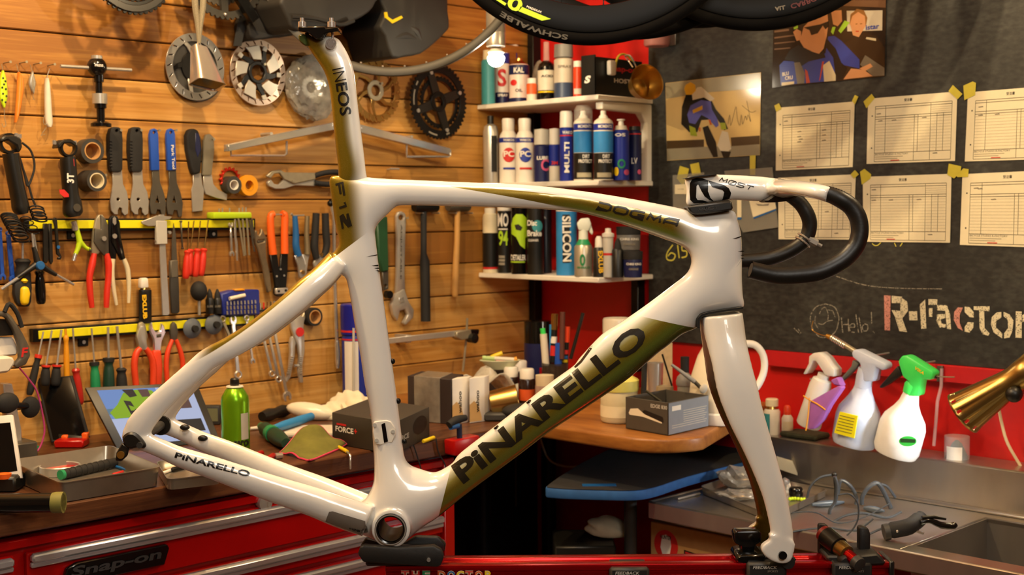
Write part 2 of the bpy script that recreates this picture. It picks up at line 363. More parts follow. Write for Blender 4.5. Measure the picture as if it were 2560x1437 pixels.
# chalkboard on the red wall with its chalk marks
cb = T('chalkboard', 'large black chalkboard with chalk writing on the red wall', 'chalkboard', RW, 1621,880,0)
x0 = RW.px(1621,500,-.012).x; zb = RW.px(1880,871,-.012).z
CBm = bpy.data.materials.new('chalkboard_paint'); CBm.use_nodes = True; MATS['chalkboard_paint'] = CBm
N, L = CBm.node_tree.nodes, CBm.node_tree.links; b = N['Principled BSDF']; b.inputs['Roughness'].default_value = .55
tc = N.new('ShaderNodeTexCoord'); mp = N.new('ShaderNodeMapping'); mp.inputs['Scale'].default_value = (2,1,1.4); L.new(tc.outputs['Object'], mp.inputs[0])
n1 = N.new('ShaderNodeTexNoise'); n1.inputs['Scale'].default_value = 3.2; n1.inputs['Detail'].default_value = 8; n1.inputs['Roughness'].default_value = .65; L.new(mp.outputs[0], n1.inputs[0])
mp2 = N.new('ShaderNodeMapping'); mp2.inputs['Scale'].default_value = (60,60,120); L.new(tc.outputs['Object'], mp2.inputs[0])
n2 = N.new('ShaderNodeTexNoise'); n2.inputs['Scale'].default_value = 1; n2.inputs['Detail'].default_value = 4; L.new(mp2.outputs[0], n2.inputs[0])
ml = N.new('ShaderNodeMath'); ml.operation = 'MULTIPLY'; L.new(n1.outputs[0], ml.inputs[0]); L.new(n2.outputs[0], ml.inputs[1])
rp = N.new('ShaderNodeValToRGB'); rp.color_ramp.elements[0].position = .17; rp.color_ramp.elements[0].color = lin('#1a1b1a'); rp.color_ramp.elements[1].position = .5; rp.color_ramp.elements[1].color = lin('#41423d')
L.new(ml.outputs[0], rp.inputs[0]); L.new(rp.outputs[0], b.inputs['Base Color'])
cbo = cb.add('board', box(x0-cb.b.x, 3.2-cb.b.x, -.012-cb.b.y, -.001, zb-cb.b.z, 2.6-cb.b.z, .001), 'chalkboard_paint')
def chalk_mat(n, c, cov=.5):
    m = mat(n, c, .9,0,0); N, L = m.node_tree.nodes, m.node_tree.links; b = N['Principled BSDF']
    tc = N.new('ShaderNodeTexCoord'); t = N.new('ShaderNodeTexNoise'); t.inputs['Scale'].default_value = 420; t.inputs['Detail'].default_value = 2
    L.new(tc.outputs['Object'], t.inputs['Vector']); r = N.new('ShaderNodeMapRange'); r.inputs[1].default_value = .62-cov*.5; r.inputs[2].default_value = .75-cov*.5
    L.new(t.outputs[0], r.inputs[0]); L.new(r.outputs[0], b.inputs['Alpha']); return m
chalk_mat('white_chalk', '#d8cfae', .62); chalk_mat('pink_chalk', '#c98a7c', .62); chalk_mat('faint_chalk', '#8f8a7c', .5); chalk_mat('yellow_chalk', '#d8cf52', .7)
YB = -.0132
def chalk(name, lines, w, m, polys=()):
    k = cb.sc(2200,800, YB); g = J(*[stroke(cb.q([tuple(x) for x in (cr(l, 4) if len(l) > 3 else l)], YB), w*k) for l in lines], *[flat(cb.q(p, YB)) for p in polys])
    cb.add(name, mv(g, 0, YB-cb.b.y, 0), m, cbo, 0)
C = lambda *a: [(1980+a[i]/4.414,720+a[i+1]/4.414) for i in range(0, len(a),2)]
chalk('chalk_letter', [], 1, 'pink_chalk', [C(1015,80,1088,82,1082,468,1022,465)])
chalk('chalk_letter', [], 1, 'white_chalk', [C(1100,85,1215,95,1210,165,1100,165), C(1200,100,1272,150,1280,250,1230,320,1195,280,1195,170), C(1098,242,1230,255,1220,340,1150,345), C(1140,330,1215,330,1270,485,1185,475)])
chalk('chalk_dash', [], 1, 'white_chalk', [C(1290,255,1380,255,1385,355,1295,355)])
chalk('chalk_letter', [], 1, 'white_chalk', [C(1410,180,1470,125,1482,445,1425,450), C(1505,120,1605,125,1600,185,1505,185), C(1510,220,1552,220,1548,318,1510,315)])
chalk('chalk_letter', [], 1, 'white_chalk', [C(1600,185,1710,190,1745,290,1755,455,1710,450,1690,250,1605,245), C(1600,290,1690,285,1690,330,1640,345,1600,390), C(1590,350,1640,345,1650,390,1700,400,1690,435,1630,435)])
chalk('chalk_letter', [], 1, 'pink_chalk', [C(1830,212,1885,215,1850,300,1850,380,1885,470,1830,440,1785,350,1790,260)])
chalk('chalk_letter', [], 1, 'white_chalk', [C(1905,205,1960,210,2005,265,2005,325,1960,320,1905,265), C(1905,430,1940,375,2005,380,2000,440,1960,490,1905,480)])
chalk('chalk_letter', [], 1, 'white_chalk', [C(2005,200,2180,200,2180,255,2005,240), C(2065,240,2120,240,2125,440,2180,500,2165,525,2105,510,2070,440)])
chalk('chalk_letter', [], 1, 'white_chalk', [C(2255,270,2310,262,2310,325,2255,360,2250,430,2320,500,2320,555,2225,490,2195,400,2205,320), C(2335,262,2400,290,2445,360,2430,480,2400,545,2340,555,2340,500,2385,440,2380,350,2335,310)])
chalk('chalk_letter', [], 1, 'white_chalk', [C(2470,255,2535,258,2535,550,2465,545), C(2540,300,2620,250,2680,260,2680,330,2600,320,2545,380)])
chalk('chalk_letter', [], 1, 'white_chalk', [C(2760,270,2820,275,2870,440,2940,280,3000,285,2860,640,2790,635,2840,520)])
chalk('chalk_writing', [C(545,325,560,495), C(620,340,625,480), C(560,405,620,400), C(640,430,690,430,680,390,640,410,640,470,690,490), C(705,290,735,490), C(738,315,770,490), C(800,395,775,430,790,470,830,465,835,410,800,395), C(875,255,880,390), C(895,475,912,495)], 2.6, 'faint_chalk')
chalk('chalk_circle', [C(370,175,270,205,210,290,205,380,240,470,310,540,400,535,480,480,512,380,515,310,470,210,370,175)], 2.4, 'faint_chalk')
chalk('chalk_scribble', [C(300,290,330,230,370,215,400,290,395,350), C(290,390,340,400,390,365,450,355), C(260,300,250,380,290,450), C(400,240,450,250,475,320)], 2, 'faint_chalk')
chalk('chalk_number', [[(1682,612),(1668,632),(1668,648),(1682,650),(1688,638),(1678,632),(1670,640)], [(1694,612),(1698,645)], [(1720,612),(1706,614),(1706,626),(1716,628),(1716,640),(1704,644)]], 4, 'yellow_chalk')
chalk('chalk_smear', [[(2090,690),(2160,712),(2240,720),(2355,722)], [(1985,820),(2000,835)], [(1995,822),(2003,833)]], 2.2, 'faint_chalk')
chalk('chalk_mark', [[(2180,608),(2186,613),(2194,613),(2202,606)], [(2236,607),(2240,616)], [(2256,607),(2250,616)]], 2, 'yellow_chalk')
cb.done()

# red timber rail under the chalkboard
rl = T('trim_1', '', '', RW, 1925,900,0, kind='structure')
a, b = RW.px(1923,876,-.022), RW.px(1923,915,-.022)
rl.add('rail', box(0,2.2,-.022-rl.b.y, -.001-rl.b.y, b.z-rl.b.z, a.z-rl.b.z, .002), mat('red_rail', '#b5151a', .45,0,.12,40)); rl.done()

# ------------------------------------------------------------------ workbench on the red tool chest
ZB = CAM.z-.4625; BD = .574
XE = (LW.l(RW.w((0,-.603,0)))).x                          # where the bench meets the corner desk
wb = T('workbench_top', 'dark brown wooden worktop on the red tool chest along the plank wall', 'worktop', LW, base=(XE-1,-.3, ZB))
wb.add('worktop', box(-2.0,1,-BD+.3,.3,-.036,0,.003), 'bench_wood')
wb.done()
tc_ = T('tool_chest', 'red steel tool chest with wide drawers under the brown worktop', 'tool chest', LW, base=(XE-1.3,-.3,0))
ct = LW.px(1132,1250,-BD+.02).x-tc_.b.x                   # right end of the chest
yf = -BD+.015+.3; top = ZB-.046; cl = -1.8
tc_.add('cabinet', J(box(cl, ct, yf+.012,.29,.06, top, .004), box(ct-.028, ct, yf-.001, yf+.014,.06, top, .002)), 'red_chest')
tc_.add('top_gap', box(cl, ct-.01, yf+.03,.29, top-.001, ZB-.0365), 'black_plastic')
tc_.add('top_panel', box(cl, ct-.03, yf, yf+.012, top-.017, top-.002,.002), 'red_chest')
zz = top-.02; n = 0; hs = [.088,.048,.062,.062,.075,.1,.1]
xl = LW.px(76,1340,-BD).x-tc_.b.x
for h in hs:
    for (xa, xb) in ((xl, ct-.032),(cl+.01, xl-.02)) if n >= 0 else ():
        d = tc_.add('drawer', box(xa, xb, yf, yf+.012, zz-h+.004, zz-.006,.002), 'red_chest')
        tc_.add('drawer_trim', J(box(xa+.004, xb-.004, yf-.013, yf+.001, zz-.022, zz-.007,.004), box(xa+.004, xb-.004, yf-.008, yf+.001, zz-.03, zz-.021,.002)), mat('trim_silver', '#ccd0d6', .25,.7,.05), d)
        if n == 0 and xa == xl: dr0 = d
    zz -= h; n += 1
c = tc_.p(662,1256,-BD+.012); tc_.add('lock', J(mv(facing(lathe([(.0,-.012),(.0125,-.012),(.014,-.008),(.014,.004)][::-1], 20)), *c), mv(box(-.001,.001,-.0145,-.011,-.005,.005), *c)), 'steel')
for (xa, xb) in ((-1.7,-1.6),(ct-.15, ct-.05)):
    for ya in (-.2,.2): tc_.add('caster', mv(rot(lathe([(.0,-.02),(.035,-.02),(.035,.02),(0,.02)], 16),90, 'Y'),(xa+xb)/2, ya, .036), 'black_rubber')
# raised badge: name with plate behind
k = tc_.sc(300,1410,-BD); A = tc_.p(165,1458,-BD+.006); B = tc_.p(402,1411,-BD+.006)
bw = (B-A).x; bh = 40*k
tc_.add('badge_plate', ext([(A.x-.008, A.z-.004),(A.x+.002, A.z+bh*.9),(A.x+.02, A.z+bh*1.12),(A.x+bw+.012, A.z+bh*1.12),(A.x+bw+.016, A.z+bh*.85),(A.x+bw+.006, A.z-.004)], A.y-.003, A.y+.008,.0015), 'black_gloss', dr0)
g = glyphs('Snap-on', .03); g = [(A.x+.004+x*bw*.95+z*bh*.25, A.y-.005, A.z+.004+z*bh*.82) for x, _, z in g[0]], g[1]
tc_.add('badge_lettering', g, mat('badge_grey', '#4d4f52', .3,.6), dr0,0); tc_.done()

# corner desk along the red wall with its rounded end
dk = T('corner_desk', 'worn brown wooden corner desk with a rounded end', 'desk', RW, base=(.5,-.3, ZB-.001))
DX = RW.l(zpt(1735,1093, ZB)).x                            # right end of the desk
bx_ = RW.px(1880,1000,-.105).x-.5
pl = [(-.5,.3),(-.5,-.303)]+[(DX-.5-.12+.12*math.sin(t),-.303+.12-.12*math.cos(t)) for t in np.linspace(0, PI/2,9)]+[(bx_, .195),(bx_, .3)]
bm = bmesh.new(); vs = [bm.verts.new((x, y, 0)) for x, y in pl]; bm.faces.new(vs)
r = bmesh.ops.extrude_face_region(bm, geom=bm.faces[:])
for e in r['geom']:
    if isinstance(e, bmesh.types.BMVert): e.co.z = -.03
bmesh.ops.recalc_face_normals(bm, faces=bm.faces[:]); bevel(bm, .006,3); dk.add('desktop', bmg(bm), 'desk_wood')
dk.add('wall_cleat', box(-.45, bx_, .26,.299,-.075,-.0295,.002), 'black_metal')
for x, y in ((-.38,.22),(-.3,-.1)): dk.add('leg', tube([(x, y, -.029),(x, y, -ZB+.002)], .02,12), 'black_metal')
dk.done()

# ------------------------------------------------------------------ steel sink along the red wall
HS = CAM.z-.62; LS = .10
sk = T('sink_unit', 'stainless steel sink counter with a backsplash and a basin', 'sink', RW, base=(.9,-.25,0))
sx0 = RW.l(zpt(1622,1254, HS)).x; yfr = RW.l(zpt(1622,1254, HS)).y; X1 = 2.9
HL = CAM.z-.5266
bs = mat('sink_steel', '#aaa49a', .3,.86,.12,30)
N, L = bs.node_tree.nodes, bs.node_tree.links
tx = [n for n in N if n.type == 'TEX_NOISE'][0]; mp = N.new('ShaderNodeMapping'); mp.inputs['Scale'].default_value = (1,.3,.3); tcn = [n for n in N if n.type == 'TEX_COORD'][0]
L.new(tcn.outputs['Object'], mp.inputs[0]); L.new(mp.outputs[0], tx.inputs['Vector'])
o = lambda x0, x1, y0, y1, z0, z1, b=.002: box(x0-.9, x1-.9, y0+.25, y1+.25, z0, z1, b)
by0, by1 = yfr+.05,-LS-.04; bx0 = RW.l(zpt(2300,1392, HS)).x; bx1 = bx0+.62
bxl = RW.l(zpt(2210,1388, HS)).x
sk.add('drainboard', J(o(sx0, bxl, yfr, -LS, HS-.012, HS), o(bxl-.003, X1, yfr, by0, HS-.012, HS), o(bxl-.003, X1, by1,-LS, HS-.012, HS), o(bx1, X1, by0-.002, by1+.002, HS-.012, HS)), bs)
sk.add('front_apron', o(sx0, X1, yfr-.004, yfr+.006, HS-.036, HS+.002,.003), bs)
sk.add('left_apron', o(sx0-.004, sx0+.006, yfr, -LS, HS-.036, HS+.002,.003), bs)
sk.add('backsplash', J(o(sx0, X1,-LS, -.001, HS-.03, HL, .003), o(sx0, X1,-LS-.012,-LS+.002, HS-.002, HS+.008,.004)), bs)
bd = .2
sk.add('basin', J(o(bxl, bxl+.003, by0, by1, HS-bd, HS-.003,0), o(bx1-.003, bx1, by0, by1, HS-bd, HS-.003,0), o(bxl, bx1, by0-.003, by0, HS-bd, HS-.003,0), o(bxl, bx1, by1, by1+.003, HS-bd, HS-.003,0), o(bxl, bx1, by0, by1, HS-bd-.003, HS-bd, 0)), bs)
for x in (sx0+.03, X1-.05):
    for y in ((-.13,) if x < 1 else (yfr+.03,-.13)): sk.add('leg', tube([(x-.9, y+.25, HS-.03),(x-.9, y+.25,.0)], .018,12), 'steel')
sk.done()

# ------------------------------------------------------------------ white shelves in the corner
SH = []
sA, sB = LW.px(1190,690), None
shy = .222; 
for v, z in ((0,1.202),(1,1.439),(2,1.646)):
    s_ = T('wall_shelf', ['white corner shelf, lowest of three, holding dark bottles and jars', 'white corner shelf, middle of three, full of spray cans', 'white corner shelf, topmost of three, holding tins and a black box'][v], 'shelf', RW, base=(.2,-.1, z), group='white corner shelves')
    xe = RW.l(zpt(1621,686,1.202)).x
    s_.add('board', box(-.2+.001, xe-.2,-shy+.1,.1-.0005,-.013,0,.002), 'white_paint')
    SH.append((z, s_, xe))
    if v == 2:
        x = xe-.2-.012
        s_.add('bracket', xf(J(ext([(-.1,-.0135),(.098,-.0135),(.098,-.215),(.072,-.215),(.072,-.06),(.05,-.038),(-.1,-.034)], -.012,.012,.004, seg=2)), MX.Translation((xe-.2-.016,0,0)) @ MX.Rotation(PI/2,4, 'Z')), 'white_paint')
    s_.done()
up = T('shelf_upright', 'black shelf upright in the shelf corner beside the plank wall', 'upright', RW, base=(.014,-.02,.95)); up.add('upright', box(-.012,.012,-.012,.018,.0,1.15,.002), 'black_metal'); up.done()
x = RW.px(1602,800,-.02).x
up = T('shelf_upright', 'black shelf upright on the red wall next to the chalkboard', 'upright', RW, base=(x-.012,-.02,.95)); up.add('upright', box(-.012,.012,-.012,.018,.0,.248,.002), 'black_metal'); up.done()
# ------------------------------------------------------------------ bicycle frame set
def inside(P, polys):
    r = np.zeros(len(P), bool)
    for pl in polys:
        A = np.array(pl, float); B = np.roll(A, -1,0)
        for (x0, y0),(x1, y1) in zip(A, B):
            if y0 == y1: continue
            c = ((y0 > P[:, 1]) != (y1 > P[:, 1])) & (P[:, 0] < (x1-x0)*(P[:, 1]-y0)/(y1-y0)+x0); r ^= c
    return r
def resample(pl, step):
    P = np.array(pl+[pl[0]], float); d = np.r_[0, np.cumsum(np.hypot(*np.diff(P, axis=0).T))]; n = max(8, int(d[-1]/step))
    t = np.linspace(0, d[-1], n, endpoint=False); return np.c_[np.interp(t, d, P[:, 0]), np.interp(t, d, P[:, 1])]
def inflate(outer, holes, ratio, grid=8., step=5.):
    "closed body whose outline is a pixel polygon; half thickness in pixels = ratio(u, v) * height of a membrane over the outline"
    loops = [resample([tuple(x) for x in cr(p, 3, True)], step) for p in [outer]+list(holes)]; polys = [l.tolist() for l in loops]
    lo, hi = loops[0].min(0)-8, loops[0].max(0)+8; ph = None
    for cell in (8.,4.,2.):
        nx, ny = int((hi[0]-lo[0])/cell)+1, int((hi[1]-lo[1])/cell)+1
        X, Y = np.meshgrid(lo[0]+np.arange(nx)*cell, lo[1]+np.arange(ny)*cell); m = inside(np.c_[X.ravel(), Y.ravel()], polys).reshape(ny, nx)
        if ph is None: q = np.zeros((ny, nx))
        else:
            iy = np.clip((np.arange(ny)*cell/pc).astype(int),0, ph.shape[0]-1); ix = np.clip((np.arange(nx)*cell/pc).astype(int),0, ph.shape[1]-1); q = ph[np.ix_(iy, ix)].copy()
        m[0] = m[-1] = False; m[:, 0] = m[:, -1] = False; q *= m
        for _ in range(220):
            q[1:-1,1:-1] = .25*(q[:-2,1:-1]+q[2:, 1:-1]+q[1:-1, :-2]+q[1:-1,2:]+cell*cell); q *= m
        ph, pc = q, cell
    def samp(P):
        fx, fy = (P[:, 0]-lo[0])/pc, (P[:, 1]-lo[1])/pc; ix = np.clip(fx.astype(int),0, ph.shape[1]-2); iy = np.clip(fy.astype(int),0, ph.shape[0]-2); a, b = fx-ix, fy-iy
        return ph[iy, ix]*(1-a)*(1-b)+ph[iy, ix+1]*a*(1-b)+ph[iy+1, ix]*(1-a)*b+ph[iy+1, ix+1]*a*b
    seg = np.vstack([np.c_[l, np.roll(l, -1,0)] for l in loops])
    def dist(P):
        out = np.full(len(P),1e9)
        for x0, y0, x1, y1 in seg:
            dx, dy = x1-x0, y1-y0; t = np.clip(((P[:, 0]-x0)*dx+(P[:, 1]-y0)*dy)/(dx*dx+dy*dy),0,1); out = np.minimum(out, np.hypot(P[:, 0]-x0-t*dx, P[:, 1]-y0-t*dy))
        return out
    pts = [np.vstack(loops)]; hs = [np.zeros(len(pts[0]))]
    for d in (.7,2.4,5.,8.5):
        for l in loops:
            t = np.roll(l, -1,0)-np.roll(l, 1,0); t /= np.hypot(*t.T)[:, None]; n = np.c_[-t[:, 1], t[:, 0]]
            for s in (1,-1):
                P = l+n*d*s; ok = inside(P, polys); ok[ok] &= dist(P[ok]) > d*.9; P = P[ok]
                if len(P): deep = samp(l[ok]+n[ok]*7*s); pts.append(P); hs.append(deep*(d/7)*(1.12-.12*d/7) if d < 7 else samp(P))
    X, Y = np.meshgrid(np.arange(lo[0], hi[0], grid), np.arange(lo[1], hi[1], grid)); P = np.c_[X.ravel(), Y.ravel()]; P = P[inside(P, polys)]; P = P[dist(P) > 11]
    pts.append(P); hs.append(samp(P)); A = np.vstack(pts); H = np.sqrt(2*np.maximum(0, np.concatenate(hs)))
    es, k = [], 0
    for l in loops: es += [(k+i, k+(i+1) % len(l)) for i in range(len(l))]; k += len(l)
    r = delaunay_2d_cdt([V(p) for p in A.tolist()], es, [], 0,1e-4)
    vo = np.array([tuple(v) for v in r[0]]); orig = [o[0] if o else 0 for o in r[3]]
    tri = np.array([f for f in r[2]]); tri = tri[inside(vo[tri].mean(1), polys)]
    h = H[orig]*np.array([ratio(u, v) for u, v in vo]); k = DB/F
    loc = [BK.px(u, v, 0) for u, v in vo]; bd = np.array(orig) < len(pts[0])
    vs = [V((p.x, -x*k, p.z)) for p, x in zip(loc, h)]; back = {}
    for i in range(len(loc)):
        if bd[i]: back[i] = i
        else: back[i] = len(vs); vs.append(V((loc[i].x, h[i]*k, loc[i].z)))
    fs = [tuple(int(x) for x in t[::-1]) for t in tri]+[tuple(back[int(x)] for x in t) for t in tri]
    return [tuple(v) for v in vs], fs
def fuse(name, g, voxel, smooth, cutter=None):
    "melt the overlapping pieces of one moulded part into a single skin"
    o = mesh_object(name, g, 'black_plastic', 0); md = o.modifiers.new('r', 'REMESH'); md.mode = 'VOXEL'; md.voxel_size = voxel; md.use_smooth_shade = True
    sm = o.modifiers.new('s', 'SMOOTH'); sm.factor = .5; sm.iterations = smooth; cu = None
    if cutter: cu = mesh_object('cutter', cutter, 'black_plastic', 0); bo = o.modifiers.new('b', 'BOOLEAN'); bo.object = cu; bo.operation = 'DIFFERENCE'
    dg = bpy.context.evaluated_depsgraph_get(); me = bpy.data.meshes.new_from_object(o.evaluated_get(dg)); bpy.data.objects.remove(o)
    if cu: bpy.data.objects.remove(cu)
    return me
outer = [(824,441),(870,440),(916,442),(945,445),(980,447),(1100,452),(1180,455.5),(1300,460),(1411,471),(1536,489),(1661,512),(1715,524),(1741,536),(1790,531),(1833,525),(1844,550),(1852,581),(1855,617),(1855,656),
 (1855,695),(1857,737),(1859,769),(1815,776),(1771,783),(1754,788),(1747,796),(1746,815),(1732,824),(1707,834),(1690,847),(1668,865),(1646,881),(1607,915),(1562,953),(1469,1016),(1371,1081),(1300,1136),(1187,1219),
 (1131,1263),(1090,1296),(1072,1307),(1044,1327),(1017,1350),(995,1361),(974,1363),(950,1355),(926,1344),(890,1325),(868,1298),(872,1270),(901,1253),(914,1244),(923,1231),(932,1210),(935,1188),(935,1152),(932,1106),(929,1061),(922,1010),(912,964),
 (900,884),(887,815),(875,742),(866,700),(858,689),(845,688),(828,694),(806,700),(800,684),(815,652),(842,620),(847,605),(845,591),(838,562),(832,520),(828,489)]
hole = [(999,514),(1051,514),(1160,516),(1285,520),(1385,525),(1451,532),(1536,555),(1611,580),(1661,598),(1694,610),(1711,620),(1724,635),(1728,656),(1721,677),(1706,693),(1686,708),(1619,759),(1551,806),(1510,831),(1479,861),(1445,899),
 (1434,914),(1375,956),(1312,1006),(1237,1065),(1175,1112),(1144,1138),(1133,1155),(1111,1170),(1090,1180),(1072,1179),(1053,1173),(1032,1166),(1020,1158),(1012,1143),(1008,1121),(1003,1076),(996,1020),(986,944),(972,843),(960,754),(948,670),(940,601),(938,577),(947,558),(974,531),(987,519)]
def gs(u, v, x, y, s): return math.exp(-((u-x)**2+(v-y)**2)/(2*s*s))
def r_main(u, v): return .70+.2*gs(u, v, 975,1310,90)-.16*gs(u, v, 905,640,150)-.1*gs(u, v, 960,900,120)-.12*gs(u, v, 1800,640,140)-.12*gs(u, v, 880,500,90)
gm = inflate(outer, [hole], r_main)
def pxrow(u, v, y, hw, ht): p = BK.px(u, v, y); return (p.x, y, p.z, hw*(DB+y)/F, ht)
def mirror(g): return [(x, -y, z) for x, y, z in g[0]], [f[::-1] for f in g[1]]
ss = [(846,648,-.006,30,.016),(805,692,-.022,31,.015),(765,726,-.033,32,.0125),(716,770,-.043,31,.011),(641,828,-.051,30,.010),(580,866,-.056,29,.0095),(522,896,-.060,28,.009),(478,934,-.063,28,.009),(430,976,-.066,28,.009),(380,1025,-.068,31,.009),(348,1066,-.069,34,.009),(338,1095,-.069,30,.0085)]
cs = [(338,1095,-.069,27,.0085),(362,1104,-.069,25,.009),(405,1122,-.069,24,.011),(450,1142,-.067,26,.0125),(520,1165,-.062,29,.0125),(600,1193,-.054,32,.0125),(690,1224,-.046,35,.0135),(780,1253,-.039,38,.015),(850,1279,-.034,41,.017),(920,1302,-.028,42,.018)]
st = [loft([tuple(x) for x in cr([pxrow(*r) for r in q], 5)], 18) for q in (ss, cs)]
c = BK.px(340,1090,-.069); st.append(mv(ball(.021,16,10,1,.42,1.1), *c))
bbc = BK.px(977,1322,-.04); bbw = .041
bb = mv(facing(lathe([(0,-bbw),(.0295,-bbw),(.0295, bbw),(0, bbw)], 40)), bbc.x, 0, bbc.z)
me = fuse('frame', J(gm, *st, *[mirror(g) for g in st], bb),.0021,9, mv(facing(lathe([(0,-.2),(.0195,-.2),(.0195,.2),(0,.2)], 40)), bbc.x, 0, bbc.z))

bike = T('bicycle_frameset', 'white and olive-gold road bike frame with fork, seatpost and drop bar on the stand', 'bicycle frame', BK, 977,1362,0)
BB0 = bike.b
def shift(me):
    for v in me.vertices: v.co -= BB0
    me.shade_smooth(); return me
shift(me)
# paint: white pearl with olive-gold fields, laid out in the frame's own side elevation
smp = [(u, v) for u in (300,900,1500,2100) for v in (50,500,950,1400)]
Q = np.array([[p.x, p.z, 1] for p in (BK.px(u, v, 0)-BB0 for u, v in smp)]); KU = np.linalg.lstsq(Q, np.array([s[0] for s in smp]), rcond=None)[0]; KV = np.linalg.lstsq(Q, np.array([s[1] for s in smp]), rcond=None)[0]
class NB:
    def __init__(s, name):
        s.m = bpy.data.materials.new(name); s.m.use_nodes = True; MATS[name] = s.m; s.N, s.L = s.m.node_tree.nodes, s.m.node_tree.links; s.b = s.N['Principled BSDF']
        tc = s.N.new('ShaderNodeTexCoord'); sp = s.N.new('ShaderNodeSeparateXYZ'); s.tc = tc; s.L.new(tc.outputs['Object'], sp.inputs[0]); s.x, s.y, s.z = sp.outputs
    def o(s, op, a, b=0, c=0, clamp=False):
        n = s.N.new('ShaderNodeMath'); n.operation = op; n.use_clamp = clamp
        for i, q in enumerate((a, b, c)):
            if hasattr(q, 'links'): s.L.new(q, n.inputs[i])
            else: n.inputs[i].default_value = q
        return n.outputs[0]
    def lin(s, kx, kz, k): return s.o('MULTIPLY_ADD', s.x, kx, s.o('MULTIPLY_ADD', s.z, kz, k))
    def step(s, f, a, b):
        n = s.N.new('ShaderNodeMapRange'); n.interpolation_type = 'SMOOTHSTEP'; n.inputs[1].default_value = a; n.inputs[2].default_value = b; s.L.new(f, n.inputs[0]); return n.outputs[0]
    def poly(s, x, co):
        r = co[0]
        for c in co[1:]: r = s.o('MULTIPLY_ADD', x, r, c) if hasattr(r, 'links') else s.o('MULTIPLY_ADD', x, r, c)
        return r
    def mul(s, *a):
        r = a[0]
        for q in a[1:]: r = s.o('MULTIPLY', r, q)
        return r
    def ramp(s, f, stops):
        n = s.N.new('ShaderNodeValToRGB'); e = n.color_ramp.elements
        while len(e) < len(stops): e.new(.5)
        for q, (p, c) in zip(e, stops): q.position = p; q.color = lin(c)
        s.L.new(f, n.inputs[0]); return n.outputs[0]
    def mix(s, f, a, b):
        n = s.N.new('ShaderNodeMix'); n.data_type = 'RGBA'
        for i, q in ((0, f),(6, a),(7, b)):
            if hasattr(q, 'links'): s.L.new(q, n.inputs[i])
            else: n.inputs[i].default_value = q
        return n.outputs[2]
WHT = lin('#e6e2d8'); GOLD = lin('#77610f')
def finish(n, colr, gold):
    t = n.N.new('ShaderNodeTexNoise'); t.inputs['Scale'].default_value = 2600; n.L.new(n.tc.outputs['Object'], t.inputs[0])
    fl = n.mul(gold, n.step(t.outputs[0], .56,.74)); colr = n.mix(n.o('MULTIPLY', fl, .45), colr, lin('#d9c46a'))
    n.L.new(colr, n.b.inputs['Base Color']); n.L.new(n.o('MULTIPLY', gold, .55), n.b.inputs['Metallic'])
    n.b.inputs['Roughness'].default_value = .28; n.b.inputs['Coat Weight'].default_value = 1; n.b.inputs['Coat Roughness'].default_value = .06
n = NB('frame_paint'); U = n.lin(*map(float, KU)); W = n.lin(*map(float, KV))
pf = lambda pts, d: [float(x) for x in np.polyfit([(p[0]-1300)/300 for p in pts], [p[1] for p in pts], d)]
UN = n.o('MULTIPLY_ADD', U, 1/300,-1300/300)
# down tube
d = n.o('MULTIPLY', n.o('ADD', n.o('MULTIPLY_ADD', U, .798,-.798*1134), n.o('SUBTRACT', W, 1152)),1/1.279)
dt = n.mul(n.step(n.o('ADD', n.o('SUBTRACT', U, 1126), n.o('MULTIPLY_ADD', W, .252,-.252*1170)),-.6,.6), n.step(n.o('SUBTRACT', n.o('SUBTRACT', W, 782.6), n.o('MULTIPLY_ADD', U, .2227,-.2227*1596)),-.6,.6), n.step(d, -30,-12))
dcol = n.ramp(n.o('MULTIPLY_ADD', d, .01,.05), [(.08, '#e4dfd0'),(.2, '#c3bf9e'),(.36, '#9a8c40'),(.54, '#877318'),(.8, '#75862a'),(1, '#4d5a1c')])
# top tube
up = pf([(1120,459),(1160,464),(1285,473),(1410,484),(1496,499),(1674,541),(1740,560)], 3); low = pf([(1120,462),(1160,470),(1260,486),(1360,506),(1461,525),(1536,549),(1636,577),(1700,598)], 3)
fu = n.o('SUBTRACT', W, n.poly(UN, up)); fl = n.o('SUBTRACT', n.poly(UN, low), W)
soft = n.step(U, 1340,1480); fl2 = n.o('DIVIDE', fl, n.o('MULTIPLY_ADD', soft, 16,1))
tt = n.mul(n.step(fu, -.6,.6), n.step(fl2,-.5,.6), n.step(U, 1118,1130), n.o('SUBTRACT', 1, n.step(n.o('MULTIPLY_ADD', W, -.2, U),1560,1635)))
tcol = n.mix(n.mul(soft, n.o('SUBTRACT', 1, n.step(fl, 4,26))), lin('#856c16'), lin('#84942c'))
# seat tube head and the back edge of the seat stays
sl = n.o('SUBTRACT', n.o('MULTIPLY_ADD', U, -.737,583+.737*913), W)
sg = n.mul(n.step(sl, -.6,.6), n.o('SUBTRACT', 1, n.step(n.o('MULTIPLY_ADD', W, -.07, U),838,884)), n.step(U, 700,740))
se = [float(x) for x in np.polyfit([(p[0]-650)/150 for p in ((815,650),(788,674),(694,757),(599,832),(543,860),(502,888))], [p[1] for p in ((815,650),(788,674),(694,757),(599,832),(543,860),(502,888))], 3)]
ed = n.o('SUBTRACT', n.poly(n.o('MULTIPLY_ADD', U, 1/150,-650/150), se), W)
sg2 = n.mul(n.step(ed, -7,-4), n.step(U, 505,560), n.o('SUBTRACT', 1, n.step(U, 810,815)))
colr = n.mix(dt, WHT, dcol); colr = n.mix(tt, colr, tcol); sgm = n.o('MAXIMUM', sg, sg2); colr = n.mix(sgm, colr, lin('#857018'))
gold = n.o('MAXIMUM', n.o('MAXIMUM', n.mul(dt, n.step(d, 8,45)), tt), sgm); finish(n, colr, gold)
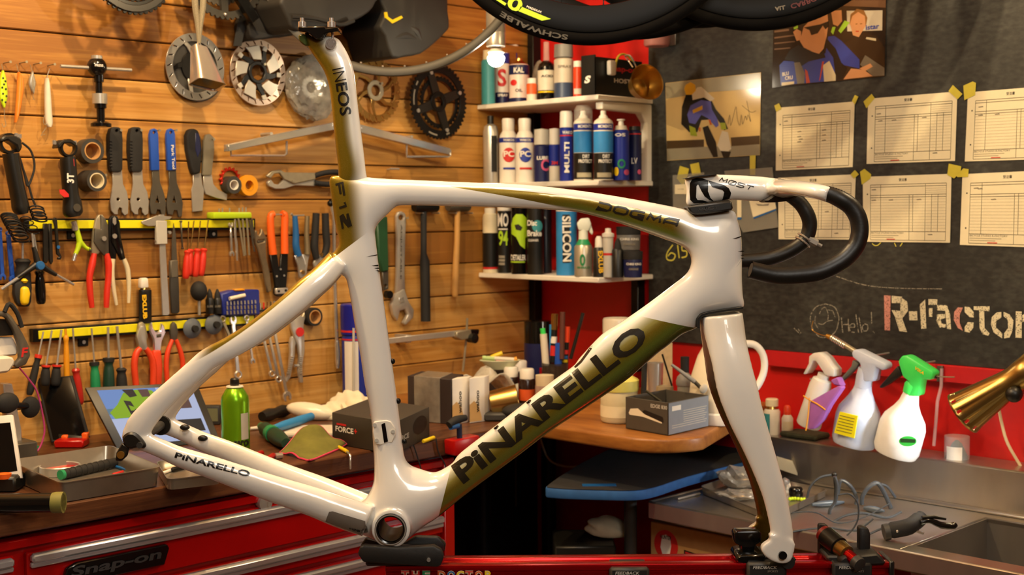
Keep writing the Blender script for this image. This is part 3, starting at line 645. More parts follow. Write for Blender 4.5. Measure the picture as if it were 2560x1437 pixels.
me.materials.clear(); me.materials.append(n.m); fo = bpy.data.objects.new('frame', me); COL.objects.link(fo); bike.ps.append(fo)
def bvh_of(me): return BVHTree.FromPolygons([v.co.copy() for v in me.vertices], [tuple(p.vertices) for p in me.polygons])
FB = bvh_of(me)
mat('decal_dark', '#2a2418', .3,.3,0); mat('decal_black', '#100e0c', .25,0,0)
bike.text('down_tube_lettering', 'PiNARELLO', (1161,1204),(1622,846),54,0, 'decal_dark', .035, fo, bvh=FB, cuts=(60,10))
bike.text('top_tube_lettering', '', (1489,523),(1686,568),21,0, 'decal_dark', 0, fo, bvh=FB, cuts=(24,5), shear=.15, extra=sglyphs('DOGMA', .24,.3, aspect=9.4))
bike.text('seat_tube_lettering', '', (838,463),(857,572),24,0, 'decal_dark', 0, fo, bvh=FB, cuts=(10,6), shear=-.15, extra=sglyphs('F12', .24,.2, aspect=4.6))
bike.text('chain_stay_lettering', 'PiNARELLO', (438,1142),(618,1196),14,-.075, 'decal_black', .03, fo, bvh=FB, cuts=(24,4))
def decal(name, polys, m, par, bvh, y=0, cuts=(8,8), off=.0007): bike.add(name, drop(cut(J(*[mv(flat(bike.q(p, y)),0, y, 0) for p in polys]), *cuts), bvh, off), m, par, 0)
for p in ([(1826,596),(1852,589),(1854,591),(1836,596)], [(1840,627),(1856,626),(1856,629)], [(1848,637),(1856,636),(1856,639)], [(1849,644),(1856,644),(1856,647)]): decal('claw_mark', [p], 'decal_dark', fo, FB)
for p in ([(918,641),(945,635),(945,638)], [(931,663),(948,661),(948,665)], [(936,669),(950,668),(949,672)], [(940,675),(951,675),(950,679)]): decal('claw_mark', [p], 'decal_dark', fo, FB)
# fittings of the frame
def fit(name, pts, y, th, m, b=.001, par=None, n=0, holes=()): return bike.e(name, pts, y, th, m, b, holes, par, n=n)
c4 = lambda *a: [(780+a[i]/3.289,1000+a[i+1]/3.289) for i in range(0, len(a),2)]
c3 = lambda *a: [(260+a[i]/3.5925,840+a[i+1]/3.5925) for i in range(0, len(a),2)]
c5 = lambda *a: [(1660+a[i]/4.227,400+a[i+1]/4.227) for i in range(0, len(a),2)]
c7 = lambda *a: [(1720+a[i]/4.533,1120+a[i+1]/4.533) for i in range(0, len(a),2)]
hy = bike.p(960,1080).x; sy = FB.ray_cast(V((bike.p(960,1080).x, -1, bike.p(960,1080).z)), V((0,1,0)))[0].y
cv = fit('cover_plate', c4(505,180,545,172,612,165,650,178,688,235,690,280,660,348,560,370,522,362,512,330,500,255), sy-.0015,.012, 'white_paint', .0012)
fit('cover_slot', c4(570,200,600,185,625,340,592,352), sy-.0025,.003, 'black_gloss', .0004, cv)
for q in c4(516,205,666,258,532,330):
    c = bike.p(*q, sy-.002); bike.add('cover_screw', mv(facing(lathe([(0,-.0015),(.0028,-.0012),(.003,.001)], 14)), *c), 'light_grey', cv)
csy = FB.ray_cast(V((bike.p(870,1305).x, -1, bike.p(870,1305).z)), V((0,1,0)))[0]
g = cut(flat(bike.q(c4(115,992,150,902,180,898,442,985,450,1108,425,1118),-.04)),20,10); pr = bike.add('chain_stay_protector', drop(g, FB, .0012), mat('silver_patch', '#8f877b', .35,.5), fo)
bike.text('protector_lettering', '', (874,1322),(909,1331),6,-.04, 'decal_black', 0, pr, bvh=FB, cuts=(4,1), off=.0018, extra=sglyphs('MØST', .22,.25, aspect=6.5))
cb_ = V((bbc.x, -bbw, bbc.z))-BB0
bike.add('bottom_bracket_cup', mv(facing(lathe([(.0193,-.06),(.0193,.0035),(.0215,.0045),(.0238,.003),(.0245,-.004)], 44, cap=False)), *cb_), 'black_gloss')
bike.add('bottom_bracket_ring', mv(facing(lathe([(.0215,.0046),(.0232,.0046),(.0232,.0036)], 44, cap=False)), *cb_), 'steel')
bike.add('bottom_bracket_sleeve', mv(facing(lathe([(.0185,-.085),(.0185,.0)], 40, cap=False)), *cb_), 'black_plastic')
for q in ((981,903),(995,1002),(1011,1103)): bike.add('cage_bolt', mv(ball(.0045,12,6), *bike.p(*q)), 'black_metal', fo)
for q in ((1240,1068),(1321,1004)): decal('cage_hole', [[(q[0]-6, q[1]+1),(q[0]-3, q[1]-3),(q[0]+5, q[1]-7),(q[0]+7, q[1]-5),(q[0]+3, q[1]),(q[0]-4, q[1]+3)]], 'decal_black', fo, FB)
decal('cable_port', [[(1434,916),(1449,900),(1475,866),(1480,862),(1478,870),(1452,904),(1438,917)]], 'decal_black', fo, FB)
hg = fit('derailleur_cap', c3(160,930,175,892,215,868,260,868,300,892,350,945,370,985,350,1008,290,1003,230,1015,185,990),-.084,.014, 'black_plastic', .003, n=3)
fit('derailleur_hanger', c3(160,960,222,1005,205,1078,150,1128,100,1120,108,1050),-.0815,.006, 'black_plastic', .0015, hg)
c = bike.p(*c3(153,1065)[0], -.083); bike.add('hanger_bolt', mv(facing(lathe([(0,-.001),(.0055,-.001),(.0055,.003)], 16)), *c), 'brass', hg)
c = bike.p(*c3(322,978)[0], -.085); bike.add('hanger_bolt', mv(facing(lathe([(0,-.001),(.0045,-.001),(.0045,.003)], 16)), *c), 'dark_grey', hg)
a = bike.p(345,1098,-.069); bike.add('axle', tube([(a.x, -.075, a.z),(a.x, .08, a.z)], .0075,16), 'dark_grey')
a2 = bike.p(372,1078,-.069); bike.add('axle_socket', tube([(a.x, .055, a.z),(a.x, .0655, a.z)], .0155,18), 'black_plastic')
# far stay cable caps
for u, v in ((462,1068),(507,1095)): c = bike.p(u, v, .055); bike.add('stay_plug', mv(ball(.008,12,6,1,.6,.6), *c), 'black_plastic', fo)
# headset spacer, gap above the fork crown
sp = fit('headset_spacer', c5(245,490,700,432,716,432,733,524,600,545,330,577,285,557,262,520),-.024,.048, 'black_plastic', .006)
bike.text('spacer_lettering', '', (1746,529),(1796,522),8,-.0245, 'dark_grey', 0, sp, shear=.3, extra=sglyphs('MØST', .2,.25, aspect=6.5))
fit('headset_gap', [(1744,820),(1743,796),(1752,785),(1771,779.5),(1815,772.5),(1858,766),(1858,772),(1815,779),(1773,786),(1757,791),(1750,800),(1750,820)], -.024,.048, 'black_plastic', .0005)
# seatpost
spo = [(762,84),(764,101),(773,122),(791,149),(809,176),(819.5,204),(825.6,234),(832,295.6),(838,357),(845,415),(850,470),(880,475),(918,470),(914,425),(910,387),(900.6,311),(893,249.6),(888,204),(882,167),(870,136),(857,113),(847,99),(833,92),(812,91),(798,97),(782,92),(770,84)]
gp = inflate(spo, [], lambda u, v: .56,7,4); sn = NB('seatpost_paint'); U = sn.lin(*map(float, KU)); W = sn.lin(*map(float, KV))
ur = [(762,84),(773,122),(791,149),(809,176),(819.5,204),(825.6,234),(832,295.6),(838,357),(848,440)]
co = [float(x) for x in np.polyfit([(p[1]-260)/180 for p in ur], [p[0] for p in ur], 5)]
gd = sn.o('SUBTRACT', 1, sn.step(sn.o('SUBTRACT', U, sn.poly(sn.o('MULTIPLY_ADD', W, 1/180,-260/180), co)),28,64)); finish(sn, sn.mix(gd, WHT, lin('#857016')), gd)
me = bpy.data.meshes.new('seatpost'); me.from_pydata(gp[0], [], gp[1]); shift(me); me.materials.append(sn.m); po = bpy.data.objects.new('seatpost', me); COL.objects.link(po); bike.ps.append(po); PB = bvh_of(me)
bike.text('seatpost_lettering', 'IN', (833,176),(840,207),29,0, 'decal_black', -.012, po, bvh=PB, cuts=(6,4))
bike.text('seatpost_lettering', 'EOS', (841,211),(853,291),29,0, 'decal_black', .02, po, bvh=PB, cuts=(10,4))
c1 = lambda *a: [(720+a[i]/3.266,20+a[i+1]/3.266) for i in range(0, len(a),2)]
c = bike.p(*c1(350,292)[0], -.0135); bike.add('seatpost_bolt', J(mv(facing(lathe([(.005,.001),(.008,.001),(.0085,-.002)], 20, cap=False)), *c), mv(facing(lathe([(0,-.002),(.005,.0),(.0055,.001)], 6)), *c)), 'chrome', po)
cl_ = fit('saddle_clamp', c1(78,150,305,148,312,165,412,150,415,190,330,200,300,210,285,245,240,258,200,235,165,200,80,190),-.02,.04, 'black_gloss', .002)
for (u, v) in c1(115,130,355,130): c = bike.p(u, v, -.012); bike.add('clamp_bolt', mv(lathe([(0,-.005),(.006,-.005),(.006,.003),(.003,.004),(.003,.009),(0,.009)], 14), *c), 'chrome', cl_)
c = bike.p(*c1(364,190)[0], -.004); bike.add('clamp_bolt', tube([c, c+V((0,0,-.016))], .0022,10), 'chrome', cl_)
fit('seatpost_end', c1(80,218,140,210,160,310,130,305,90,270),-.01,.02, mat('shaded_olive', '#2f3a12', .3),.002)  # shading of the rear face put into the colour as dark olive
# fork
fk = [(1805,786,-.012,52,.024),(1810,822,-.018,52,.025),(1817,858,-.028,50,.021),(1828,905,-.040,49,.0145),(1843,970,-.047,51,.012),(1866,1043,-.050,46,.011),(1892,1110,-.051,39.5,.0105),(1914,1170,-.052,34.5,.010),(1934,1230,-.053,31,.0095),(1948,1290,-.053,29.5,.009),(1955,1335,-.053,29,.009),(1955,1375,-.053,29,.009)]
g1 = loft([tuple(x) for x in cr([pxrow(*r) for r in fk], 5)], 20)
tip = [(1927,1335),(1926,1350),(1914,1358),(1904,1368),(1905,1379),(1914,1391),(1930,1402),(1954,1409),(1974,1404),(1983,1387),(1984,1350)]
tp = ext([(p.x, p.z) for p in (BK.px(u, v, -.06) for u, v in [tuple(x) for x in cr(tip, 3, True)])], -.062,-.045,.0035, seg=2)
me = shift(fuse('fork', J(g1, tp, mirror(g1), mirror(tp)),.0021,7))
fn = NB('fork_paint'); ge = fn.N.new('ShaderNodeNewGeometry'); sx_ = fn.N.new('ShaderNodeSeparateXYZ')
tt_ = fn.N.new('ShaderNodeVectorTransform'); tt_.vector_type = 'NORMAL'; tt_.convert_from = 'WORLD'; tt_.convert_to = 'OBJECT'; fn.L.new(ge.outputs['Normal'], tt_.inputs[0]); fn.L.new(tt_.outputs[0], sx_.inputs[0])
inn = fn.mul(sx_.outputs[1], fn.o('SIGN', fn.y),-1); U = fn.lin(*map(float, KU)); W = fn.lin(*map(float, KV))
gd = fn.step(fn.o('SUBTRACT', inn, fn.o('MULTIPLY', sx_.outputs[0], .45)),.42,.6); gd = fn.mul(gd, fn.step(W, 880,1000)); finish(fn, fn.mix(gd, WHT, lin('#6f5a10')), gd)
me.materials.clear(); me.materials.append(fn.m); ko = bpy.data.objects.new('fork', me); COL.objects.link(ko); bike.ps.append(ko)
c = bike.p(1956,1387,-.063); bike.add('fork_axle_end', mv(facing(lathe([(0,-.002),(.006,-.002),(.0063,.004)], 18)), *c), 'black_gloss', ko)
c = bike.p(1956,1387,-.045); bike.add('fork_axle', tube([(c.x, -.045, c.z),(c.x, .045, c.z)], .0075,14), 'black_metal')
# one-piece stem and drop bar
HW = NB('bar_paint'); finish(HW, HW.mix(0., WHT, WHT), HW.o('MULTIPLY', HW.x, 0))
stm = [(1712,446),(1740,440),(1770,437),(1802,436),(1873,439),(1930,444),(1965,452),(1990,468),(1985,488),(1960,498),(1908,503),(1870,502),(1826,500),(1770,507),(1718,514),(1716,480)]
gp = inflate(stm, [], lambda u, v: .62,7,4)
wing = [(.385,0,1.4),(.39,-.03,1.4)]
def wrow(u, v, y, ch, th): p = BK.px(u, v, y); return p, ch, th
wr = [wrow(1955,471,0,.024,.016), wrow(1968,470,-.05,.023,.0135), wrow(1988,470,-.10,.021,.0115), wrow(2022,474,-.15,.0185,.0108), wrow(2050,480,-.178,.015,.0107), wrow(2074,487,-.188,.0115,.0112)]
wf = [wrow(1955,471,0,.024,.016), wrow(1945,476,.05,.023,.0135), wrow(1935,478,.10,.021,.0115), wrow(1940,481,.15,.0185,.0108), wrow(1955,483,.178,.015,.0107), wrow(1974,487,.188,.0115,.0112)]
def wingmesh(rows, seg=18):
    R = cr([(p.x, p.y, p.z, c, t) for p, c, t in rows], 5); vs, fs = [], []; n = len(R)
    for i, q in enumerate(R):
        a, b = R[max(i-1,0)], R[min(i+1, n-1)]; t = V((b[:3]-a[:3])).normalized(); cx = t.cross(V((0,0,1))).normalized(); cz = cx.cross(t)
        for k in range(seg): w = 2*PI*k/seg; vs.append(V(q[:3])+cx*math.cos(w)*q[3]+cz*math.sin(w)*q[4])
    fs = [(i*seg+k, i*seg+(k+1) % seg, (i+1)*seg+(k+1) % seg, (i+1)*seg+k) for i in range(n-1) for k in range(seg)]+[tuple(range(seg))[::-1], tuple(range((n-1)*seg, n*seg))]
    return vs, fs
me = shift(fuse('handlebar', J(gp, wingmesh(wr), wingmesh(wf)),.002,7)); me.materials.clear(); me.materials.append(HW.m); ho = bpy.data.objects.new('handlebar_top', me); COL.objects.link(ho); bike.ps.append(ho); SB = bvh_of(me)
near = [(2060,482,-.183),(2082,489,-.187),(2104,499.5,-.19),(2127,516,-.19),(2143,540,-.191),(2149,565,-.192),(2147.5,592,-.193),(2136,620,-.194),(2105,652,-.196),(2050,679,-.198),(1990,687.5,-.2),(1940,688,-.201),(1905,681.5,-.202),(1876,674,-.203)]
far = [(1962,484,.183),(1980,492,.187),(2002,510,.19),(2017,533,.19),(2024,555,.191),(2022,578,.192),(2011,601,.193),(1982,623,.195),(1944,640,.197),(1910,648,.199),(1850,652,.2),(1815,646,.201)]
for q, nm in ((near, 'drop'),(far, 'drop')):
    P = [tuple(x) for x in cr(q, 6)]; k = [bike.p(*x) for x in P]; n_ = len(k)
    rr = np.interp(np.linspace(0,1, n_), [0,.12,.3,.6,1], [.0105,.0118,.0122,.012,.0118])
    g = tube(k, list(rr),20, cap=False); e = k[-1]; t = (k[-1]-k[-2]).normalized()
    g2 = tube([e, e-t*.03], [.0098,.0098], 20, cap=True); bike.add('handlebar_drop', J(g, tube([e+t*.0005, e-t*.02], [.0117,.0095], 20, cap=False), g2), mat('bar_black', '#15130f', .42,0,.2,200,.1))
bike.text('stem_lettering', '', (1794,454),(1874,477),12.5,0, 'decal_black', 0, ho, bvh=SB, cuts=(12,3), shear=.35, extra=sglyphs('MØST', .17,.25, aspect=6.6))
decal('stem_logo', [c5(340,190,290,205,265,250,262,340,270,420,310,458,330,425,328,380,332,275,350,255,375,262,385,330,420,385,470,420,525,440,480,400,450,330,442,270,455,215,400,195), c5(310,458,470,448,400,425,345,422,328,395), c5(455,215,620,265,670,300,695,350,685,410,610,425,622,340,605,318,495,285)], 'decal_black', ho, SB, cuts=(16,12))
fit('stem_cap', c5(222,190,330,168,450,150,575,150,420,172,225,195),-.016,.032, 'black_plastic', .001)
fit('stem_underside', c5(1050,437,1165,365,1260,356,1450,350,1390,405,1340,432,1180,447,1100,447),-.03,.05, 'black_plastic', .003)
rk = J(*[stroke(bike.q([(u, v),(u+1, v-4)], -.205),.0005) for u, v in ((2083,471),(2090,473),(2097,475),(2104,478),(2111,481),(2117,485))]); bike.add('angle_scale', mv(rk, 0,-.205,0), 'decal_black', smooth=0)
c = bike.p(2010,600,.193); a, b_ = bike.p(2016,590,.193), bike.p(1998,613,.193); t = (b_-a).normalized()
def hoop(c, t, r, w): n1 = t.orthogonal().normalized(); n2 = t.cross(n1); return tube([c+(n1*math.cos(w_)+n2*math.sin(w_))*r for w_ in np.linspace(0,2*PI, 28, endpoint=False)], w, 8, closed=True)
lv = bike.add('lever_clamp', J(hoop(c-t*.0035, t, .0135,.0018), hoop(c+t*.0035, t, .0135,.0018)), 'chrome')
q = bike.p(2036,606,.185); bike.add('clamp_nut', J(tube([q+V((-.01,0,.006)), q+V((.004,0,-.002))], .0065,6), tube([q, q+V((.012,0,-.006))], .003,8)), 'steel', lv)
bike.done()

# ------------------------------------------------------------------ repair stand
sd = T('repair_stand', 'red anodised bicycle repair stand beam with black clamps under the white frame', 'repair stand', BK, 1500,1437,0)
ra, rb = sd.p(968,1430), sd.p(2212,1428); zt = sd.p(1450,1410,-.028).z
zt1 = sd.p(1500,1411,-.03).z
prof = [(-.030,0),(-.030,-.008),(-.025,-.011),(-.025,-.019),(-.030,-.022),(-.030,-.055),(.030,-.055),(.030,-.02),(.026,-.012),(.030,-.004),(.030,.0),(.012,.0),(.009,-.004),(-.009,-.004),(-.012,0)]
vs = [(x, y, zt1+z) for x in (ra.x, rb.x) for y, z in prof]; k = len(prof)
bm = bmesh.new(); bv = [bm.verts.new(v) for v in vs]
for i in range(k): bm.faces.new((bv[i], bv[(i+1) % k], bv[(i+1) % k+k], bv[i+k]))
bm.faces.new(bv[:k]); bm.faces.new(bv[k:]); bmesh.ops.recalc_face_normals(bm, faces=bm.faces[:]); bevel(bm, .0012,2,20)
bo = sd.add('beam', bmg(bm), 'red_anodised')
sd.add('beam_end_cap', J(box(rb.x-.002, rb.x+.006,-.032,.032, zt1-.058, zt1+.002,.002)), 'black_plastic')
cradle = sd.add('bottom_bracket_cradle', J(ext(sd.q(c4(375,1265,395,1205,430,1195,700,1215,1000,1200,1060,1230,1085,1290,1060,1360,1030,1375,560,1345,420,1335),-.05),-.05,-.035,.003, seg=2), ext(sd.q(c4(395,1200,440,1135,560,1165,760,1175,850,1120,1040,1125,1100,1185,1090,1245,420,1260),.03),.028,.042,.003, seg=2), ext(sd.q(c4(470,1225,1020,1215,1040,1300,460,1310)),-.04,.035,.003)), mat('stand_black', '#1a1917', .5,0,.2,200,.1))
q = sd.p(*c4(960,1312)[0], -.051); sd.add('cradle_screw', mv(facing(lathe([(0,-.001),(.003,-.001),(.003,.002)], 10)), *q), 'chrome', cradle)
sd.add('cradle_foot', box(sd.p(962,1400).x, sd.p(1095,1400).x, -.029,.029, zt1-.001, zt1+.014,.004), 'stand_black')
STK = [('red_ink', 'T'),('red_ink', 'H'),('green', 'E'),('orange_ink', 'D'),('blue_dip', 'O'),('yellow', 'C'),('red_ink', 'T'),('orange_ink', 'O'),('yellow', 'R')]
us = [1003,1029,1056,1094,1118,1141,1163,1187,1212]
for u, (m_, ch) in zip(us, STK):
    bk_ = sd.text('sticker_letter', ch, (u, 1447),(u+20,1447),21,-.0308, 'paper', .09); sd.text('sticker_letter', ch, (u, 1447),(u+20,1447),20,-.0312, m_, .02, bk_)
def clampblock(u0, u1, v0):
    a, b = sd.p(u0, v0,-.04), sd.p(u1, v0,-.04)
    c_ = sd.add('sliding_clamp', J(box(a.x, b.x, -.040,.040, zt1-.075, a.z, .004), box(a.x-.004, b.x+.004,-.02,.036, a.z-.004, a.z+.006,.003)), 'stand_black'); return c_
k1 = clampblock(1868,1968,1407); k2 = clampblock(2082,2182,1408)
k3 = sd.add('clamp_knob_housing', box(sd.p(1524,1420,-.04).x, sd.p(1624,1420,-.04).x, -.04,.03, zt1-.08, sd.p(1524,1420,-.04).z, .004), 'stand_black')
for u, par in ((1882, k1),(2097, k2)):
    sd.text('clamp_lettering', 'FEEDBACK', (u, 1422),(u+60,1422),8,-.0405, 'light_grey', .02, par, shear=.2); sd.text('clamp_lettering', 'SPORTS', (u+36,1430),(u+62,1430),5,-.0405, 'grey_ink', .02, par, shear=.2)
sd.text('clamp_lettering', 'FEEDBACK', (1538,1436),(1598,1436),8,-.0405, 'light_grey', .02, k3, shear=.2)
kn = sd.add('clamp_lever', J(ext(sd.q(c7(520,960,560,940,800,935,835,960,830,1060,760,1100,750,1190,615,1190,600,1110,530,1080),-.012),-.014,.014,.005, seg=2), ext(sd.q(c7(510,1180,560,1150,830,1150,840,1230,640,1262,515,1250)),-.03,.03,.003)), 'black_gloss')
ax = bike.p(1956,1387,0)+bike.b-sd.b
sd.add('fork_post', J(box(ax.x-.014, ax.x+.014,-.036,.036, sd.p(1900,1407,-.04).z-.002, ax.z+.006,.004), tube([(ax.x, -.044, ax.z),(ax.x, .044, ax.z)], .01,16)), 'stand_black')
# second clamp: spring skewer and upright paddle
A, B = sd.p(2055,1330,.03), sd.p(2150,1412,-.05); d_ = B-A
sd.add('axle_adapter', tube([A+d_*t for t in (0,.03,.10,.11)], [.009,.013,.013,.012], 18), 'dark_red')
ad = sd.add('adapter_body', tube([A+d_*t for t in (.10,.12,.45,.47)], [.012,.0155,.0155,.013], 18), 'black_metal')
sd.add('adapter_sleeve', tube([A+d_*t for t in (.46,.48,.66,.68)], [.0125,.0135,.0125,.009], 18), mat('bronze_sleeve', '#8d7440', .3,.9), ad)
sd.add('adapter_rod', tube([A+d_*t for t in (.66,.90)], [.0085,.0085], 14), 'red_anodised', ad)
sd.add('adapter_nut', tube([A+d_*t for t in (.88,.9,1.0,1.01)], [.010,.0115,.0105,.006], 16), 'dark_grey', ad)
sd.add('adapter_plate', ext(sd.q(c7(1480,870,1500,858,1570,865,1600,900,1590,1190,1640,1260,1480,1200),.03),.03,.04,.002), 'stand_black')
sd.add('adapter_cap', ext(sd.q(c7(1640,1200,1700,1150,2080,1120,2160,1200,2175,1260,1650,1280)),-.036,.036,.004), 'stand_black')
sd.add('paddle', ext(sd.q(c7(1925,890,1960,875,2030,895,2052,960,2050,1150,1990,1200,1925,1180),0),-.009,.009,.004, seg=2), 'stand_black')
for u in (1640,1420): pass
m_ = (ra.x+rb.x)/2
sd.add('post', tube([(m_-.2,0, zt1-.05),(m_-.2,0,-sd.b.z+.42)], .022,16), 'red_anodised')
hub = V((m_-.2,0,-sd.b.z+.5)); sd.add('leg_hub', tube([hub+V((0,0,.03)), hub-V((0,0,.03))], .034,16), 'stand_black')
for a_ in (90,210,330): sd.add('leg', tube([hub, (hub.x+.42*math.cos(math.radians(a_)),.3*math.sin(math.radians(a_)),-sd.b.z+.013)], .0125,10), 'red_anodised')
sd.done()
# ------------------------------------------------------------------ things on the plank wall
def cp(ox, oy, k): return lambda *a: [(ox+a[i]/k, oy+a[i+1]/k) for i in range(0, len(a),2)]
cA, cB, cC, cD, cE, cG, c8 = cp(0,0,2.566), cp(400,0,2.567), cp(0,520,2.994), cp(500,480,2.477), cp(0,320,2.992), cp(520,520,5.528), cp(460,600,3.593)
cT, cU = cp(160,0,4.741), cp(580,0,4.267)
def W(name, label, cat, u, v, group=None, y=0): return T(name, label, cat, LW, u, v, y, group)
def lo(t, name, rows, m, par=None, seg=14, n=4):            # pixel rows (u, v, y, half width px, half thickness m)
    q = []
    for u, v, y, hw, ht in rows: p = t.p(u, v, y); q.append((p.x, y-t.b.y, p.z, hw*t.sc(u, v, y), ht))
    return t.add(name, loft([tuple(x) for x in cr(q, n)] if n else q, seg), m, par)
def peg(t, u, v, y=0, L=.03, r=1.6): c = t.p(u, v, y); k = t.sc(u, v); return t.add('nail', tube([c+V((0,.002,0)), c+V((0,-L, 0)), c+V((0,-L-.002,0))], [r*k, r*k, 2.2*r*k], 8), 'worn_steel')
def plate(t, name, pts, m, y=-.012, th=.006, b=.0012, **k): return t.e(name, pts, y, th, m, b, **k)
def disc(t, name, u, v, y, r, th, m, hole=0, n=32, par=None):  # ring or disc lying in the wall plane
    c = t.p(u, v, y); k = t.sc(u, v, y); R = r*k
    return t.add(name, ext(circ(c.x, c.z, R, n), y-t.b.y, y-t.b.y+th, .0012,[circ(c.x, c.z, hole*k, n)] if hole else ()), m, par)
# fishing lures
l = W('fishing_lure', 'lime green fishing lure with black spots on the plank wall', 'fishing lure', 8,175, 'fishing lures on nails')
b = lo(l, 'body', [(u, v, -.014, w, .004) for (u, v), w in zip(cA(18,452,20,500,22,570,22,630,26,690),(2,8,10.5,10,2))], 'lime')
for u, v in cA(20,500,35,520,15,560,38,570,20,600,42,615,14,640,36,655,26,540): c = l.p(u, v, -.0185); l.add('spot', mv(facing(ball(.0019,10,4,1,1,.4)), *c), 'black_ink', b)
peg(l, *cA(22,405)[0]); l.t('treble_hook', [(*q, -.012) for q in cA(26,690,30,760,38,800,22,815,12,790)], .9, 'worn_steel', 6, n=3)
l.t('wire', [(*q, -.012) for q in cA(10,410,14,430,18,452)], .9, 'worn_steel', 6); l.done()
l = W('fishing_lure', 'orange minnow fishing lure on the plank wall', 'fishing lure', 46,180, 'fishing lures on nails')
lo(l, 'body', [(u, v, -.014, w, .006) for (u, v), w in zip(cA(118,462,128,500,130,560,122,640,112,720,98,785),(1.5,7,9,7.5,6,1.5))], mat('orange_lure', '#e0822e', .25,0,.3,50))
peg(l, *cA(125,405)[0]); l.t('wire', [(*q, -.012) for q in cA(105,412,112,440,118,462)], .9, 'worn_steel', 6); l.done()
l = W('fishing_lure', 'small silver fishing lure, shortest of the four lures', 'fishing lure', 80,175, 'fishing lures on nails')
lo(l, 'body', [(u, v, -.014, w, .004) for (u, v), w in zip(cA(208,458,206,490,206,530,208,565,214,600),(1,6,9.5,7,1))], mat('silver_lure', '#a8a090', .3,.5,.4,200))
peg(l, *cA(215,412)[0]); l.t('treble_hook', [(*q, -.012) for q in cA(214,600,212,620,220,640,205,635)], .8, 'worn_steel', 6); l.t('wire', [(*q, -.012) for q in cA(195,415,200,440,208,458)], .9, 'worn_steel', 6); l.done()
l = W('fishing_lure', 'long off-white pencil fishing lure beside the headset press', 'fishing lure', 120,180, 'fishing lures on nails')
lo(l, 'body', [(u, v, -.016, w, .007) for (u, v), w in zip(cA(300,500,303,540,306,620,310,720,315,790,316,815),(2,6,8,9,9,4))], 'off_white')
peg(l, *cA(305,420)[0]); l.t('treble_hook', [(*q, -.024) for q in cA(285,740,278,780,290,800,298,780)], .9, 'worn_steel', 6, n=3); l.t('wire', [(*q, -.012) for q in cA(320,440,308,470,300,500)], 1.1, 'steel', 6)
l.t('tail_hook', [(*q, -.014) for q in cA(300,812,275,850,262,870,290,860)], .8, 'worn_steel', 6); l.done()
# headset press
t = W('headset_press', 'black headset press with a steel T handle', 'bicycle tool', 245,320)
y = -.035
t.t('handle_bar', [(*cA(388,424)[0], y),(*cA(842,450)[0], y)], 4.6, 'steel', 12)
c = t.p(*cA(622,430)[0], y); k = t.sc(245,168, y)/2.566
t.add('hub', mv(ball(64*k, 20,12,1,.9,1), *c), 'black_gloss'); t.add('hub_cap', mv(lathe([(36*k, 52*k),(36*k, 72*k),(30*k, 74*k),(0,74*k)], 20), *c), 'steel')
t.add('shaft', mv(lathe([(32*k, -50*k),(32*k, -95*k),(22*k, -100*k),(22*k, -172*k)], 20), c.x+10*k, c.y, c.z), 'black_gloss')
t.add('steel_collar', mv(lathe([(0,-170*k),(48*k, -170*k),(48*k, -235*k),(0,-235*k)], 24), c.x+14*k, c.y, c.z), 'steel')
t.add('lower_shaft', mv(lathe([(0,-235*k),(38*k, -236*k),(38*k, -262*k),(26*k, -268*k),(26*k, -345*k),(44*k, -350*k),(66*k, -362*k),(66*k, -382*k),(0,-386*k)], 24), c.x+18*k, c.y, c.z), 'black_gloss')
t.text('lettering', 'PRESS', (237,166),(258,167),6, y-.0235, 'white_ink', .02); t.done()
# stems
t = W('bicycle_stem', 'black bicycle stem marked 3T with red accents on the plank wall', 'bicycle stem', 178,540); y = -.04
c = t.p(*cE(507,150)[0], y); k = t.sc(165,370, y)/2.992
t.add('bar_clamp', xf(lathe([(50*k, -26*k),(66*k, -26*k),(68*k, -20*k),(68*k, 20*k),(66*k, 26*k),(50*k, 26*k),(50*k, -26*k)], 28, cap=False), MX.Translation(c) @ MX.Rotation(PI/2,4, 'X')), 'black_metal')
bd_ = lo(t, 'body', [(u, v, y, w/2.992,.017) for (u, v), w in zip(cE(505,215,510,260,520,400,530,500,540,560,545,630,550,660),(52,58,58,58,70,75,50))], 'black_plastic')
for u, v in cE(405,108,558,112): q = t.p(u, v, y-.004); t.add('clamp_bolt', mv(lathe([(0,-.004),(.0045,-.004),(.0045,.004),(0,.005)], 10), *q), 'chrome')
t.e('clamp_cap', cE(432,150,445,105,480,86,540,86,575,110,572,140,530,112,480,114,452,150), y-.014,.028, 'black_plastic', .002)
q = t.p(*cE(570,595)[0], y-.016); t.add('steerer_bolt', mv(facing(lathe([(0,-.002),(.006,-.002),(.008,.004)], 14)), *q), 'dark_steel')
t.text('lettering', '3T', (*cE(553,412)[0],),(*cE(553,340)[0],),19, y-.0175, 'white_ink', .04, bd_)
t.e('red_accent', cE(443,460,480,460,515,495,515,516,480,518,448,490), y-.0172,.0005, 'red_ink', 0, par=bd_); t.e('red_accent', cE(527,232,553,232,557,285,540,270), y-.0165,.0005, 'red_ink', 0, par=bd_); t.done()
t = W('bicycle_stem', 'matt black bicycle stem with looped cables hanging at the left edge', 'bicycle stem', 50,520); y = -.05
c = t.p(*cE(62,115)[0], y); t.add('bar_clamp', xf(lathe([(54*k, -28*k),(74*k, -28*k),(74*k, 28*k),(54*k, 28*k),(54*k, -28*k)], 28, cap=False), MX.Translation(c) @ MX.Rotation(PI/2,4, 'X')), 'black_metal')
lo(t, 'body', [(u, v, y, w/2.992,.018) for (u, v), w in zip(cE(80,190,90,260,115,400,145,540,155,600,165,640),(60,58,56,60,62,40))], 'black_plastic')
t.e('clamp_cap', cE(-10,90,40,55,110,50,165,80,170,150,140,190,125,130,60,90,10,110), y-.016,.03, 'black_plastic', .003)
